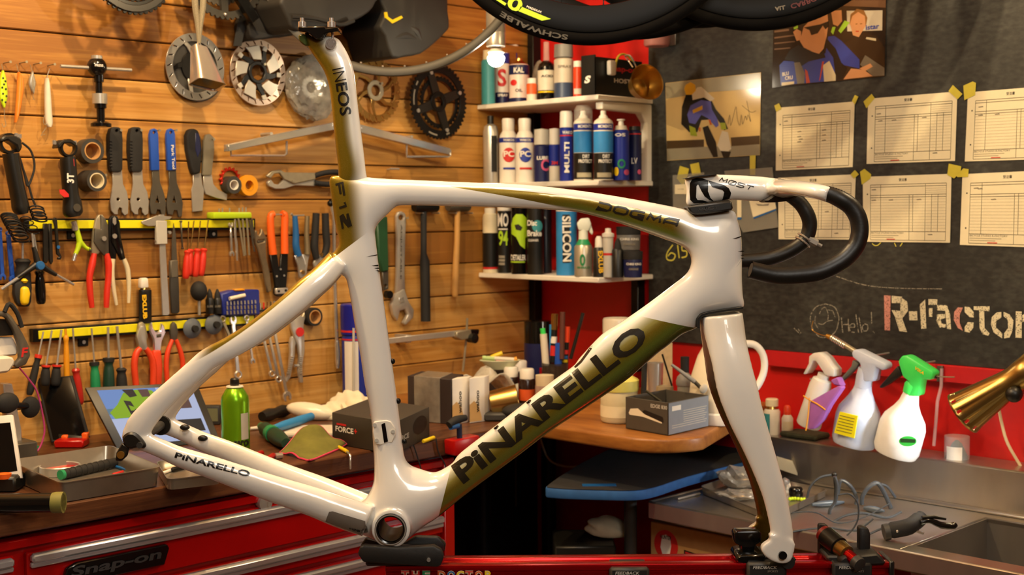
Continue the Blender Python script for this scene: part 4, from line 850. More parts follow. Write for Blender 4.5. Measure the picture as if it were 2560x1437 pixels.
for u, v in cE(120,55,147,62): q = t.p(u, v, y-.008); t.add('clamp_bolt', mv(lathe([(0,-.004),(.004,-.004),(.004,.004),(0,.005)], 10), *q), 'chrome')
t.done()
t = W('cable', 'black brake cable hanging in a loop beside the matt black stem', 'cable', 70,450)
t.t('cable', [(*q, -.03) for q in cE(165,110,230,170,258,280,235,380,205,430,185,350,150,230,130,190)], 3, 'black_rubber', 8, n=6); t.done()
t = W('cable', 'black cable running down from the matt black stem to the coils', 'cable', 80,500); t.t('cable', [(*q, -.028) for q in cE(170,300,215,430,240,520,270,590)], 3, 'black_rubber', 8, n=6); t.done()
def coil(label, pts, r, turns, tilt, wr=2.2):
    t = W('cable_coil', label, 'cable', *pts[0], y=-.06, group='coiled cables'); P = cr([(*q, -.06) for q in pts], 20); out = []; n = turns*18
    for i in range(n+1):
        f = i/n*(len(P)-1); j = min(int(f), len(P)-2); q = P[j]+(P[j+1]-P[j])*(f-j); a = 2*PI*i/18; c = t.p(*q); k = t.sc(*q)
        out.append(c+V((math.cos(a)*r*k, -math.sin(a)*r*k*.8, math.sin(a)*r*k*tilt-math.cos(a)*r*k*.25)))
    t.add('coil', tube(out, wr*k, 6), 'black_rubber'); t.done()
coil('black spring cable coil, larger one at the left edge', cE(65,660,95,720,160,830),20,9,.4); coil('black spring cable coil, smaller one below the 3T stem', cE(270,600,300,680),18,4,.35)
coil('thin dark cable coil between the two larger cable coils', cE(185,680,250,770),15,3,.5,1.4)
# rolls of tape
def roll(label, u, v, r, h, m, core, d=.02, y=-.004):
    t = W('tape_roll', label, 'tape', u, v+r, group='tape rolls on the wall'); c = t.p(u, v, -d); k = t.sc(u, v, -d)
    t.add('tape', mv(facing(lathe([(h*k*1.1,0),(r*k, 0),(r*k, d),(h*k*1.1, d),(h*k*1.1,0)], 30, cap=False)), c.x, -t.b.y, c.z), m)
    t.add('core', mv(facing(lathe([(h*k, -.0005),(h*k*1.15,-.0005),(h*k*1.15, d+.0008),(h*k, d+.0008),(h*k, -.0005)], 30, cap=False)), c.x, -t.b.y, c.z), core)
    peg(t, u, v-h*.75, L=d*.8); t.done()
roll('dark grey tape roll, upper one left of the cone wrenches', *cA(594,968)[0], 31,19, 'dark_grey', 'card', .03)
roll('dark grey tape roll, lower one left of the cone wrenches', *cA(622,1158)[0], 27,17, 'dark_grey', 'cream_plastic', .045)
roll('narrow roll of white-cored tape in front of the red lock ring', *cA(1502,1186)[0], 22,11, 'dark_grey', 'white_plastic', .026)
roll('yellow tape roll beside the red lock ring', *cA(1600,1188)[0], 26,12, 'orange_yellow', 'orange_yellow', .02)
roll('black tape roll with an orange core beside the locking pliers', *c8(1178,690)[0], 23,15, 'black_rubber', 'card', .026)
t = W('lock_ring', 'red anodised lock ring with teeth hanging on the wall', 'lock ring', *cA(1478,1240)[0]); c = t.p(*cA(1476,1150)[0], -.006); k = t.sc(575,450)
g = []; nT = 16
for i in range(nT): a = 2*PI*i/nT; g += [(c.x+26*k*math.cos(a-.1), c.z+26*k*math.sin(a-.1)),(c.x+31*k*math.cos(a-.06), c.z+31*k*math.sin(a-.06)),(c.x+31*k*math.cos(a+.06), c.z+31*k*math.sin(a+.06)),(c.x+26*k*math.cos(a+.1), c.z+26*k*math.sin(a+.1))]
t.add('ring', ext(g, -.008-t.b.y, -.002-t.b.y, .0005,[circ(c.x, c.z, 22*k, 24)]), mat('red_alloy', '#c02a12', .3,.6)); t.done()
# flat spanners with handles
def cone(label, dx, grp, hm, bm_, lab=None, park=False):
    t = W('cone_wrench', label, 'wrench', *cA(740+dx, 1380)[0], group=grp); y = -.012
    if not park:
        plate(t, 'blade', cA(*[v for p in [(722,1090),(783,1090),(790,1180),(815,1230),(825,1290),(822,1370),(800,1382),(783,1360),(783,1335),(768,1328),(757,1345),(757,1375),(735,1375),(714,1350),(708,1290),(720,1220),(725,1180)] for v in (p[0]+dx, p[1])]), bm_, y, .004,.0006, holes=[[(p[0], p[1]) for p in circ(*cA(758+dx, 1278)[0], 4.2,12)]])
        h = plate(t, 'handle', cA(*[v for p in [(705,860),(715,825),(735,814),(765,816),(783,835),(788,900),(786,1085),(775,1102),(720,1100),(713,1080),(704,960)] for v in (p[0]+dx, p[1])]), hm, y-.006,.015,.003, seg=2, holes=[[(p[0], p[1]) for p in circ(*cA(750+dx, 838)[0], 4,12)]])
        for i in range(9): plate(t, 'grip_ridge', cA(*[v for p in [(706,900+i*20),(722,903+i*20),(722,909+i*20),(706,907+i*20)] for v in (p[0]+dx, p[1])]), hm, y-.0078,.003,.0004, par=h)
    else:
        plate(t, 'blade', cA(*[v for p in [(975,1085),(1022,1085),(1028,1170),(1050,1230),(1066,1300),(1060,1380),(1040,1390),(1030,1345),(1010,1342),(1000,1375),(970,1370),(962,1310),(970,1240),(980,1180)] for v in (p[0]+dx, p[1]-(0 if dx == 0 else -4))]), bm_, y, .004,.0006, holes=[cA(*[v for p in [(1010,1252),(1025,1300),(998,1300)] for v in (p[0]+dx, p[1])])])
        h = plate(t, 'handle', cA(*[v for p in [(963,860),(972,832),(990,823),(1008,832),(1016,860),(1024,1090),(972,1092)] for v in (p[0]+dx, p[1])]), hm, y-.003,.009,.0015, seg=2, holes=[[(p[0], p[1]) for p in circ(*cA(990+dx, 850)[0], 4,12)]])
        if lab: t.text('lettering', lab, cA(1096,930)[0], cA(1106,1085)[0], 8, y-.0035, 'white_ink', .02, h)
    peg(t, *cA((745 if not park else 990)+dx, 838)[0], L=.02); t.done()
cone('steel cone wrench with black ribbed handle, left of the pair', 0, 'black handled cone wrenches', 'black_rubber', 'steel'); cone('steel cone wrench with black ribbed handle, right of the pair', 130, 'black handled cone wrenches', 'black_rubber', 'steel')
cone('plain blue handled cone wrench with a dark blade', 0, 'blue cone wrenches', 'blue_handle', 'dark_steel', park=True); cone('blue handled cone wrench with white lettering', 108, 'blue cone wrenches', 'blue_handle', 'dark_steel', 'Park Tool', True)
t = W('scraper', 'steel scraper with black and blue handle', 'scraper', 494,525); y = -.016
plate(t, 'blade', cA(1238,1110,1290,1110,1298,1180,1310,1215,1300,1352,1236,1358,1230,1215,1240,1180), 'brushed_steel', -.008,.003,.0006)
plate(t, 'handle', cA(1200,870,1215,832,1245,822,1275,835,1290,880,1300,960,1290,1110,1245,1122,1230,1080,1205,960), 'black_rubber', y, .018,.005, seg=3); plate(t, 'blue_insert', cA(1255,850,1280,860,1290,960,1270,1010,1255,960), 'navy', y-.001,.004,.001); t.done()
t = W('scraper', 'grey angled flat bar tool beside the blue and black scraper', 'scraper', 545,500)
plate(t, 'blade', cA(1305,1120,1360,1120,1370,1180,1400,1215,1458,1245,1456,1285,1390,1270,1320,1245,1308,1200), 'brushed_steel', -.008,.004,.0008); plate(t, 'handle', cA(1302,1125,1312,900,1325,862,1350,857,1375,880,1378,960,1360,1125), mat('grey_grip', '#7c7460', .6),-.012,.010,.003, seg=2); peg(t, *cA(1345,895)[0], L=.016); t.done()
# chrome saddle rail display
t = W('chrome_rack', 'chrome chevron bar with two square end loops', 'rack', 850,350); y = -.05
for nm, pts in (('left_arm', cB(440,925,1110,785,1110,835,440,972)),('right_arm', cB(1290,798,1865,950,1865,995,1290,850)),('centre_bend', cB(1105,786,1200,768,1295,800,1295,850,1200,818,1105,836))): t.e(nm, pts, y, .02, 'chrome', .0015)
for pts in (cB(455,925,455,998,795,998,812,985,812,905), cB(1582,905,1582,1005,1850,1005,1862,995,1862,960)): t.t('end_loop', [(*q, y+.01) for q in pts], 3, 'chrome', 8)
for u, v in cB(700,860,1600,880): c = t.p(u, v, -.03); t.add('wall_pin', tube([c+V((0,-.01,0)),(c.x, -t.b.y, c.z)], .004,8), 'steel')
t.done()
t = W('water_pump_pliers', 'steel water pump pliers with black handles lying on nails', 'pliers', 745,470); y = -.014
plate(t, 'upper_jaw', cB(685,1130,720,1095,775,1088,800,1105,1000,1108,1000,1150,860,1180,800,1150,770,1110,735,1115,712,1145), 'worn_steel', y-.004,.008,.0015)
plate(t, 'lower_jaw', cB(690,1170,712,1150,735,1180,765,1185,800,1150,860,1140,1000,1150,998,1195,870,1190,800,1212,740,1212,700,1195), 'steel', y, .009,.0015)
t.t('handle', [(*q, y) for q in cB(990,1128,1060,1108,1140,1105,1230,1125)], 7, 'black_rubber', 10, n=3); t.t('handle', [(*q, y) for q in cB(990,1172,1060,1182,1140,1178,1230,1150)], 7, 'black_rubber', 10, n=3)
peg(t, 720,452, L=.02); peg(t, 830,468, L=.02); t.done()
t = W('nail', 'bare nail hook in the planks beside the seatpost', 'nail', 968,424); c = t.p(968,424); k = t.sc(968,424); t.add('nail', J(tube([c, c+V((-.004,-.03,.001))], 2*k, 8), tube([c+V((-.016,-.03,.001)), c+V((.012,-.031,.001))], 2.6*k, 8)), 'steel'); t.done()
# rotors and chainrings
def gear(t, name, u, v, y, r, inner, teeth, depth, m, th=.004, vents=0, par=None):
    c = t.p(u, v, y); k = t.sc(u, v, y); g = []
    if teeth:
        for i in range(teeth):
            a = 2*PI*i/teeth; da = PI/teeth
            for f, rr in ((-.8, r-depth),(-.35, r),(.35, r),(.8, r-depth)): g.append((c.x+rr*k*math.cos(a+f*da), c.z+rr*k*math.sin(a+f*da)))
    else: g = circ(c.x, c.z, r*k, 60)
    hs = [circ(c.x, c.z, inner*k, 40)]
    for i in range(vents):
        a = 2*PI*i/vents; q = (r+inner)/2*k; x, z = c.x+q*math.cos(a), c.z+q*math.sin(a); ca, sa = math.cos(a+.5), math.sin(a+.5); L_, w_ = (r-inner)*.33*k, 1.6*k
        hs.append([(x+ca*s*L_-sa*e*w_, z+sa*s*L_+ca*e*w_) for s, e in ((-1,-1),(1,-1),(1,1),(-1,1))])
    return t.add(name, ext(g, y-t.b.y, y-t.b.y+th, .0004 if teeth else .0003, hs), m, par)
def arm(t, name, u, v, y, r0, r1, a, w0, w1, m, th=.005, bend=0, par=None):
    c = t.p(u, v, y); k = t.sc(u, v, y); a = math.radians(a); P = []
    for s in (1,-1):
        for f in ((0,.5,1) if s > 0 else (1,.5,0)):
            r = (r0+(r1-r0)*f)*k; w = (w0+(w1-w0)*f)*k*s; b = a+bend*f; P.append((c.x+r*math.cos(b)-w*math.sin(b), c.z+r*math.sin(b)+w*math.cos(b)))
    return t.add(name, ext(P, y-t.b.y, y-t.b.y+th, .0008), m, par)
t = W('disc_rotor', 'steel brake rotor with dark centre hanging behind the cowbell', 'brake rotor', 489,250, 'brake rotors'); u, v = 489,167
gear(t, 'brake_track', u, v, -.014,84,64,0,0, 'chrome', .0025,18); disc(t, 'carrier', u, v, -.012,40,.004, 'black_metal', 14)
for i in range(5): arm(t, 'arm', u, v, -.013,36,68,30+72*i, 8,5, 'steel' if i % 2 else 'black_metal', .003,.25)
disc(t, 'backing_disc', u+2, v+6,-.008,82,.003, 'dark_grey', 20); peg(t, u, v-38, L=.02); t.done()
t = W('disc_rotor', 'brake rotor with silver cooling fins and black centre', 'brake rotor', 646,265, 'brake rotors'); u, v = 646,181
gear(t, 'brake_track', u, v, -.016,83,66,0,0, mat('copper_steel', '#b09a8a', .3,.9),.0025,22); disc(t, 'carrier_ring', u, v, -.022,28,.008, 'black_metal', 19)
for i in range(5): arm(t, 'carrier_arm', u, v, -.019,24,62,54+72*i, 9,5, 'black_metal', .004,.3); arm(t, 'cooling_fin', u, v, -.021,32,66,20+72*i, 13,20, mat('fin_aluminium', '#b5aea2', .4,.6),.003,.2)
for i in range(5): arm(t, 'rivet_tab', u, v, -.023,58,70,70+72*i, 6,6, 'light_grey', .004)
peg(t, u, v-18, L=.025); t.done()
t = W('wrapped_cassette', 'round bicycle cassette wrapped in crinkled clear plastic', 'cassette', 778,300); u, v = 778,218
gear(t, 'sprocket', u, v, -.02,70,18,38,4, 'dark_steel', .006); gear(t, 'sprocket', u, v, -.03,52,16,28,4, 'black_metal', .006); gear(t, 'sprocket', u, v, -.038,30,14,18,4, 'steel', .005)
c = t.p(u, v, -.02); k = t.sc(u, v); bm = bmesh.new(); bmesh.ops.create_icosphere(bm, subdivisions=4, radius=1); random.seed(3)
for q in bm.verts: n_ = 1+.05*math.sin(q.co.x*17+q.co.z*9)*math.cos(q.co.z*23-q.co.x*5)+.025*math.sin(41*q.co.x+33*q.co.z); q.co = V((q.co.x*82*k*n_, q.co.y*.026*n_-.004, q.co.z*82*k*n_))
t.add('plastic_wrap', mv(bmg(bm), c.x, c.y-.004, c.z), 'crackle', smooth=20); t.done()
t = W('disc_rotor', 'golden steel spider brake rotor behind the seatpost', 'brake rotor', 940,305, 'brake rotors'); u, v = 940,226
gear(t, 'brake_track', u, v, -.014,80,62,40,3, 'gold_steel', .0025,20)
for i in range(6): arm(t, 'arm', u, v, -.014,18,66,60*i, 6,4, 'gold_steel', .0025,.5)
disc(t, 'hub_ring', u, v, -.016,26,.005, 'worn_steel', 14); peg(t, u, v-16, L=.022); t.done()
t = W('chainring', 'black toothed chainring with four-arm spider on the planks', 'chainring', 1098,345); u, v = 1098,254
gear(t, 'outer_ring', u, v, -.03,95,72,50,5, 'black_metal', .005); gear(t, 'inner_ring', u+2, v+2,-.022,66,54,34,4, 'black_metal', .004)
for i in range(4): arm(t, 'spider_arm', u, v, -.028,12,78,20+90*i, 13,10, 'black_plastic', .008)
disc(t, 'spider_hub', u, v, -.03,26,.012, 'black_metal', 15)
for i in range(4): a = math.radians(20+90*i); c = t.p(u, v, -.031); k = t.sc(u, v); t.add('bolt', mv(facing(lathe([(0,-.002),(4.5*k, -.002),(5*k, .002)], 12)), c.x+74*k*math.cos(a), c.y, c.z+74*k*math.sin(a)), 'steel')
c = t.p(u, v, -.0305); k = t.sc(u, v, -.03)
for a, w in ((175,26),(150,8),(255,20),(290,8)): t.add('white_marking', mv(stroke([((84*k)*math.cos(math.radians(a+s)),(84*k)*math.sin(math.radians(a+s))) for s in np.linspace(-w/2, w/2,9)], 4*k), *c), 'grey_ink', smooth=0)
t.done()
t = W('crankset', 'glossy black chainring and crank at the top left edge', 'crankset', 330,30, 'cranksets at the top'); u, v = 330,-88
gear(t, 'outer_ring', u, v, -.115,125,92,50,5, 'black_gloss', .005); gear(t, 'inner_ring', u, v, -.1,92,76,36,4, 'black_metal', .004)
for i in range(5): arm(t, 'spider_arm', u, v, -.11,15,100,18+72*i, 13,9, 'black_plastic', .008)
disc(t, 'dish', u, v, -.119,118,.004, mat('grey_dish', '#2c2a28', .22,.5),100); c = t.p(u, v, -.1); t.add('spindle', tube([(c.x, -.12-t.b.y, c.z),(c.x, -t.b.y, c.z)], .012,14), 'steel'); t.done()
t = W('crankset', 'grey chainring with black crank above the first rotors', 'crankset', 561,45, 'cranksets at the top'); u, v = 561,-76
gear(t, 'outer_ring', u, v, -.075,125,104,50,5, mat('grey_alloy', '#4c4a45', .4,.7),.005); gear(t, 'inner_ring', u-15, v+2,-.062,88,74,36,4, 'dark_steel', .004)
for i in range(5): arm(t, 'spider_arm', u, v, -.072,15,110,54+72*i, 12,10, mat('grey_alloy', ''),.008)
arm(t, 'crank_arm', u, v, -.095,0,150,-52,16,13, 'black_gloss', .014); c = t.p(u, v, -.07); t.add('spindle', tube([(c.x, -.09-t.b.y, c.z),(c.x, -t.b.y, c.z)], .012,14), 'steel')
for a in (-18,-90): c = t.p(u, v, -.077); k = t.sc(u, v, -.075); t.add('bolt', mv(facing(ball(5*k, 10,5)), c.x+112*k*math.cos(math.radians(a)), c.y, c.z+112*k*math.sin(math.radians(a))), 'chrome')
t.done()
# cowbell on its braided cord
t = W('cowbell', 'shiny steel cowbell hanging on a braided cord', 'cowbell', 505,212); y = -.085
t.t('cord', [(484,-160, y),(487,0, y),(494,60, y),(497,108, y)], [8,8.5,7,4], 'rope', 8, n=4); t.t('cord', [(512,-160, y),(508,0, y),(501,60, y),(498,108, y)], [8,8.5,7,4], 'rope', 8, n=4)
c = t.p(497,116, y); k = t.sc(497,116, y); vs, fs = [], []; S8 = rrect(-1,1,-1,1,.35,4); n8 = len(S8)
rows = [(0,.0,3,.003),(0,.0,15,.009),(0,-.002,18,.012),(7,-.083,38,.024),(8,-.0845,41,.026),(8,-.0845,38.5,.0245),(6,-.07,33,.02),(6,-.068,1,.001)]
for i, (dx, dz, hw, hd) in enumerate(rows):
    for a, b in S8: x = a*hw*k; vs.append((c.x+dx*k+x, c.y+b*hd, c.z+dz-x*.16))
for i in range(len(rows)-1): fs += [(i*n8+j, i*n8+(j+1) % n8,(i+1)*n8+(j+1) % n8,(i+1)*n8+j) for j in range(n8)]
t.add('bell', rot((vs, fs),-15, 'X', c), 'chrome'); t.add('bell_mouth_shade', rot(([(c.x+8*k+a*36*k, c.y+b*.022, c.z-.082-a*36*k*.16) for a, b in S8], [tuple(range(n8))]),-15, 'X', c), 'black_gloss', smooth=0)  # black sheet in the mouth stands in for the bell's dark inside
t.t('hanging_loop', [(490,118, y),(497,106, y),(504,117, y)], 2.4, 'chrome', 8, n=4); t.done()
# bags at the top
t = W('bike_bag', 'black folded bike bag with a roll top behind the grey rim', 'bag', 760,100, 'black bike bags')
t.e('roll_body', cU(560,-120,1560,-120,1545,20,1470,130,1300,225,1000,290,700,335,600,200),-.16,.158, 'bag_black', .03, seg=4, n=2)
t.e('folded_end', cU(175,225,250,80,330,-60,520,-100,700,-60,720,330,600,378,430,400,230,425,185,330),-.062,.06, 'bag_black', .028, seg=4, n=2)
t.t('buckle_strap', [(*q, -.17) for q in cU(640,180,900,200,1150,265,1300,220)], 5, 'black_rubber', 6, n=3); t.done()
t = W('bike_bag', 'black dry bag with a yellow chevron mark', 'bag', 1040,140, 'black bike bags')
b_ = t.e('bag', cU(1570,-120,1650,120,1580,280,1640,380,1710,612,1860,600,2020,572,2180,450,2300,330,2325,280,2310,120,2230,-120),-.15,.148, 'bag_black', .028, seg=4, n=2)
k = t.sc(1000,40,-.15); t.add('yellow_chevron', mv(ext([(p[0], p[1]) for p in t.q(cU(1632,130,1656,128,1664,178,1714,212,1808,168,1824,190,1712,250,1640,190),-.152)], -.002,.002),0,-.15-t.b.y, 0), 'yellow', b_)
for q in (cU(1880,280,1960,340,2030,470), cU(1700,420,1850,380,1990,440)): t.t('fold', [(*p, -.145) for p in q], [4,11,3], 'bag_black', 8, b_, n=4)
t.done()
t = W('strap', 'black webbing strap hanging above the finned rotor', 'strap', 590,112); t.e('strap', cT(2080,150,2190,150,2150,330,2105,545,2012,545,2050,330),-.05,.003, 'black_rubber', .0005); t.done()
# ------------------------------------------------------------------ magnetic tool bars
def bar(label, a, b, segs):
    t = W('magnetic_bar', label, 'tool bar', *a, group='yellow magnetic tool bars'); A, B = t.p(*a, -.02), t.p(*b, -.02); k = t.sc(*a); h = 15*k
    def q(f0, f1, z0, z1, y0, y1): P, Q = A.lerp(B, f0), A.lerp(B, f1); return ext([(P.x, P.z+z0*h),(Q.x, Q.z+z0*h),(Q.x, Q.z+z1*h),(P.x, P.z+z1*h)], y0-t.b.y, y1-t.b.y, .0008)
    t.add('rail', q(0,1,-1.15,1,-.018,-.001), 'black_metal'); t.add('yellow_strip', q(.02,.99,-.72,.68,-.0205,-.0175), 'yellow_bar')
    for f in segs: P = A.lerp(B, f); t.add('mounting_tab', box(P.x-.011, P.x+.011,-.006-t.b.y, -.0005-t.b.y, P.z-2.6*h, P.z-1.1*h, .001), 'black_metal'); t.add('screw', mv(facing(lathe([(0,-.002),(.0035,-.0015),(.004,.001)], 12)), P.x, -.007-t.b.y, P.z-1.9*h), 'steel')
    t.done()
bar('upper yellow magnetic bar holding pliers and the caliper', (60,561),(640,559),(.2,.81)); bar('lower yellow magnetic bar holding screwdrivers', (84,838),(640,797),(.215,.9))
YT = -.030                                                   # plane of tools held by the bars
def pliers(label, u, v, jaws, jm, handles, hm, r, pivot=None, name='pliers', grp=None, extra=None):
    t = W(name, label, 'pliers', u, v, grp); n_ = 0
    for j, (pts, m) in enumerate(zip(jaws, jm)): plate(t, 'jaw', pts, m, YT-.004*j, .008,.0018, seg=2)
    for h in handles: t.t('handle', [(*q, YT) for q in h], r, hm, 10, n=4)
    if pivot: c = t.p(*pivot, YT-.006); t.add('pivot', mv(facing(lathe([(0,-.002),(.0042,-.0015),(.005,.003)], 14)), *c), 'steel')
    if extra: extra(t)
    t.done()
pliers('large grey pliers with long red handles', 248,770,[cC(740,50,770,48,800,100,808,180,770,300,740,345,685,352,700,180,720,80), cC(755,50,790,75,812,130,818,350,780,355,735,300,705,255,712,150,760,160)], ('worn_steel', 'dark_steel'), [cC(705,340,690,420,670,520,675,640,688,745), cC(795,340,812,420,812,520,800,640,796,745)], 'red_handle', [7,9,8,8,6.5], cC(776,228)[0])
pliers('black slip-joint pliers with white dipped handles', 312,760,[cC(820,80,840,55,880,60,900,110,905,200,880,280,870,390,828,390,815,200), cC(840,62,880,62,895,150,910,230,942,385,905,390,870,310,835,250)], ('black_metal', 'black_gloss'), [cC(845,380,838,480,850,600,872,725), cC(925,380,955,460,965,580,962,710)], 'cream_plastic', [6,6.5,5.5,4], cC(855,210)[0], extra=lambda t: plate(t, 'jaw_insert', cC(848,72,870,72,872,115,858,130,845,110), 'steel', YT-.0085,.002,.0005))
# left cluster
def driver(label, a, m, b, rs, rh, hm, sm='steel', grp='screwdrivers on the lower bar', name='screwdriver', collar=None, y=YT, cat='screwdriver'):
    t = W(name, label, cat, *b, group=grp); t.t('shaft', [(*a, y),(*m, y)], rs, sm, 8)
    d = np.array(b, float)-np.array(m, float); P = [(*(np.array(m)+d*f), y) for f in (-.02,.04,.14,.3,.6,.9,1)]
    t.t('handle', P, [rh*.62, rh*.95, rh*.72, rh*.9, rh, rh*.92, rh*.6], hm, 12, n=2)
    if collar: t.t('collar', [(*(np.array(m)+d*f), y) for f in (-.03,.06)], rh*.98, collar, 12)
    t.done()
driver('short screwdriver with a yellow and black handle', cC(170,255)[0], cC(170,385)[0], cC(172,735)[0], 3,21, 'black_rubber', grp=None, y=-.032)
t = W('tyre_lever', 'yellow plastic grip block hanging in front of the black screwdriver', 'tool', 62,765); t.e('grip', cC(165,590,220,585,235,640,222,725,170,730,160,680),-.062,.018, 'yellow', .006, seg=3); t.e('grip_cap', cC(170,528,215,528,220,562,172,562),-.06,.014, 'yellow', .004); t.e('frame', cC(110,560,160,540,232,560,243,640,228,735,130,725,108,640),-.055,.016, 'black_rubber', .006, seg=2); t.done()
driver('black round-ended file handle below the three-way wrench', cC(250,190)[0], cC(295,470)[0], cC(308,718)[0], 3.4,13, 'black_gloss', grp=None, name='hex_driver', y=-.034, cat='hand tool')
t = W('three_way_hex_wrench', 'three-way hex wrench with a blue cap and steel tips', 'wrench', 100,650); y = -.052
for q, m in ((cC(270,425,190,480,130,520), 'black_plastic'),(cC(300,425,370,470,420,500), 'black_plastic'),(cC(285,425,262,330,250,290), 'black_plastic')): t.t('arm', [(*p, y) for p in q], [9,6.5,5], m, 10)
t.t('tip', [(*p, y) for p in cC(150,512,10,608)], 4.2, 'chrome', 8); t.t('tip', [(*p, y) for p in cC(415,495,552,572)], 3.6, 'chrome', 8); t.t('tip', [(*p, y) for p in cC(252,300,240,190)], 2.6, 'steel', 8)
c = t.p(*cC(290,430)[0], y); t.add('cap', mv(facing(lathe([(0,.011),(.0075,.0105),(.009,.008),(.009,-.004)][::-1], 22)), *c), 'blue_dip'); t.done()
def wrench(label, a, b, w, ra, rb, m='chrome', grp=None, y=YT, name='wrench', th=.005, open_a=False, open_b=True):
    t = W(name, label, 'wrench', *b, group=grp); A, B = t.p(*a, y), t.p(*b, y); k = t.sc(*a, y); d = V((B.x-A.x, 0, B.z-A.z)); L_ = d.length; d.normalize(); n_ = V((-d.z, 0, d.x)); w *= k; ra *= k; rb *= k
    P = lambda s, e: (A.x+d.x*s+n_.x*e, A.z+d.z*s+n_.z*e); y0 = y-t.b.y
    t.add('shank', ext([P(ra*.7,-w), P(L_-rb*.7,-w*1.1), P(L_-rb*.7, w*1.1), P(ra*.7, w)], y0, y0+th, .0012), m)
    def head(s, r, op, sg):
        if op: pl = [P(s+sg*r*x, r*z) for x, z in ((-1,-.35),(-.6,-.85),(0,-1),(.6,-.95),(1.1,-.7),(1.0,-.42),(.2,-.42),(-.05,-.2),(-.05,.2),(.2,.42),(1.0,.42),(1.1,.7),(.6,.95),(0,1),(-.6,.85),(-1,.35))]; return ext(pl, y0-.001, y0+th+.001,.001)
        return ext([P(s+r*math.cos(q), r*math.sin(q)) for q in np.linspace(0,2*PI, 20, endpoint=False)], y0-.001, y0+th+.001,.001,[[P(s+r*.58*math.cos(q), r*.58*math.sin(q)) for q in np.linspace(0,2*PI, 12, endpoint=False)]])
    t.add('open_end' if open_a else 'ring_end', head(0, ra, open_a, -1), m); t.add('open_end' if open_b else 'ring_end', head(L_, rb, open_b, 1), m); t.done()
wrench('blue open wrench hanging behind the cable coil, left one', cC(0,160)[0], cC(22,515)[0], 5,6,8, 'blue_handle', 'blue wrenches'); wrench('blue open wrench hanging behind the cable coil, right one', cC(65,190)[0], cC(98,530)[0], 5.5,6,9, 'blue_handle', 'blue wrenches', y=-.024)
for i, (p, lb) in enumerate(((cC(325,115,360,115,368,380,350,415,325,400), 'flat black tyre lever, leftmost of three on the upper bar'),(cC(365,115,390,115,400,400,385,425,370,400), 'flat black tyre lever, middle of three on the upper bar'))): t = W('tyre_lever', lb, 'tyre lever', *p[3], group='black tyre levers'); t.e('lever', p, YT-.002*i, .005, 'black_plastic', .0012); t.done()
t = W('tyre_lever', 'black hooked tyre lever with a small blue dot, rightmost of three', 'tyre lever', 150,645, group='black tyre levers'); t.e('lever', cC(395,85,408,70,428,75,432,120,448,330,464,365,455,388,430,385,434,370,448,365,425,345,412,140), YT-.003,.005, 'black_plastic', .001); c = t.p(*cC(437,292)[0], YT-.0035); t.add('dot', mv(facing(lathe([(0,-.0005),(.0035,-.0005),(.0035,.001)], 12)), *c), 'blue_dip'); t.done()
t = W('y_hex_wrench', 'lime green Y-shaped hex wrench with steel sockets', 'wrench', 190,650); y = -.034
t.t('arm', [(*q, y) for q in cC(568,140,585,200,598,260)], [6,6.5,8], 'lime', 10, n=3); t.t('arm', [(*q, y) for q in cC(598,255,580,310,562,350)], [8,6,5], 'lime', 10, n=3); t.t('arm', [(*q, y) for q in cC(598,255,640,295,670,310)], [8,5,5], 'lime', 10, n=3)
t.t('socket', [(*q, y) for q in cC(548,100,566,165)], 8, 'chrome', 10); t.t('socket', [(*q, y) for q in cC(566,340,550,395)], 5.2, 'chrome', 10); t.t('socket', [(*q, y) for q in cC(660,305,682,318)], 5, 'dark_steel', 10); t.done()
t = W('vernier_caliper', 'steel vernier caliper hanging on the upper bar', 'caliper', 405,785); y = YT
plate(t, 'beam', cC(1190,50,1230,48,1240,270,1270,790,1258,802,1218,802,1200,400), 'steel', y, .004,.0006); plate(t, 'fixed_jaw', cC(1060,100,1180,55,1290,65,1270,85,1235,90,1235,130,1110,135,1065,118), 'steel', y-.001,.005,.0008)
plate(t, 'slider', cC(1172,95,1250,95,1255,268,1172,272), 'light_grey', y-.004,.008,.001); c = t.p(*cC(1170,245)[0], y); t.add('lock_screw', mv(rot(lathe([(0,-.003),(.003,-.003),(.003,.004),(0,.004)], 10),90, 'Y'), *c), 'chrome'); c = t.p(*cC(1268,183)[0], y); t.add('thumb_roller', mv(facing(lathe([(0,-.003),(.0035,-.003),(.0035,.003),(0,.003)], 10)), *c), 'steel'); t.done()
t = W('knife', 'grey utility knife with a dark handle on the upper bar', 'knife', 440,780); plate(t, 'blade', cC(1302,110,1318,200,1328,390,1285,400,1288,250), 'dark_steel', YT, .003,.0008); plate(t, 'handle', cC(1280,400,1335,395,1345,600,1348,780,1330,792,1290,790,1278,600), 'dark_grey', YT-.003,.009,.003, seg=2); plate(t, 'sleeve', cC(1278,392,1336,388,1336,520,1280,525), mat('grey_sleeve', '#5d574b', .5), YT-.004,.01,.002); t.done()
wrench('thin dark metal pick between the knife and the red drivers', cC(1358,100)[0], cC(1370,300)[0], 1.6,2.5,2.5, 'dark_steel', name='pick')
for (a, m, b, s) in ((cC(1412,100)[0], cC(1404,320)[0], cC(1390,530)[0], 'leftmost'),(cC(1452,95)[0], cC(1425,310)[0], cC(1412,505)[0], 'second from left'),(cC(1500,95)[0], cC(1478,308)[0], cC(1460,515)[0], 'third from left'),(cC(1560,85)[0], cC(1527,305)[0], cC(1503,508)[0], 'rightmost')):
    driver(f'small red handled screwdriver on the upper bar, {s} of four', a, m, b, 1.6,9.5, 'red_handle', 'gold_steel', 'red handled drivers')
t = W('bit_holder', 'yellow-green plastic bit holder above the upper bar', 'bit holder', 585,550); t.e('block', cC(1600,30,1885,30,1888,76,1600,80),-.035,.03, 'lime', .003, seg=2); 
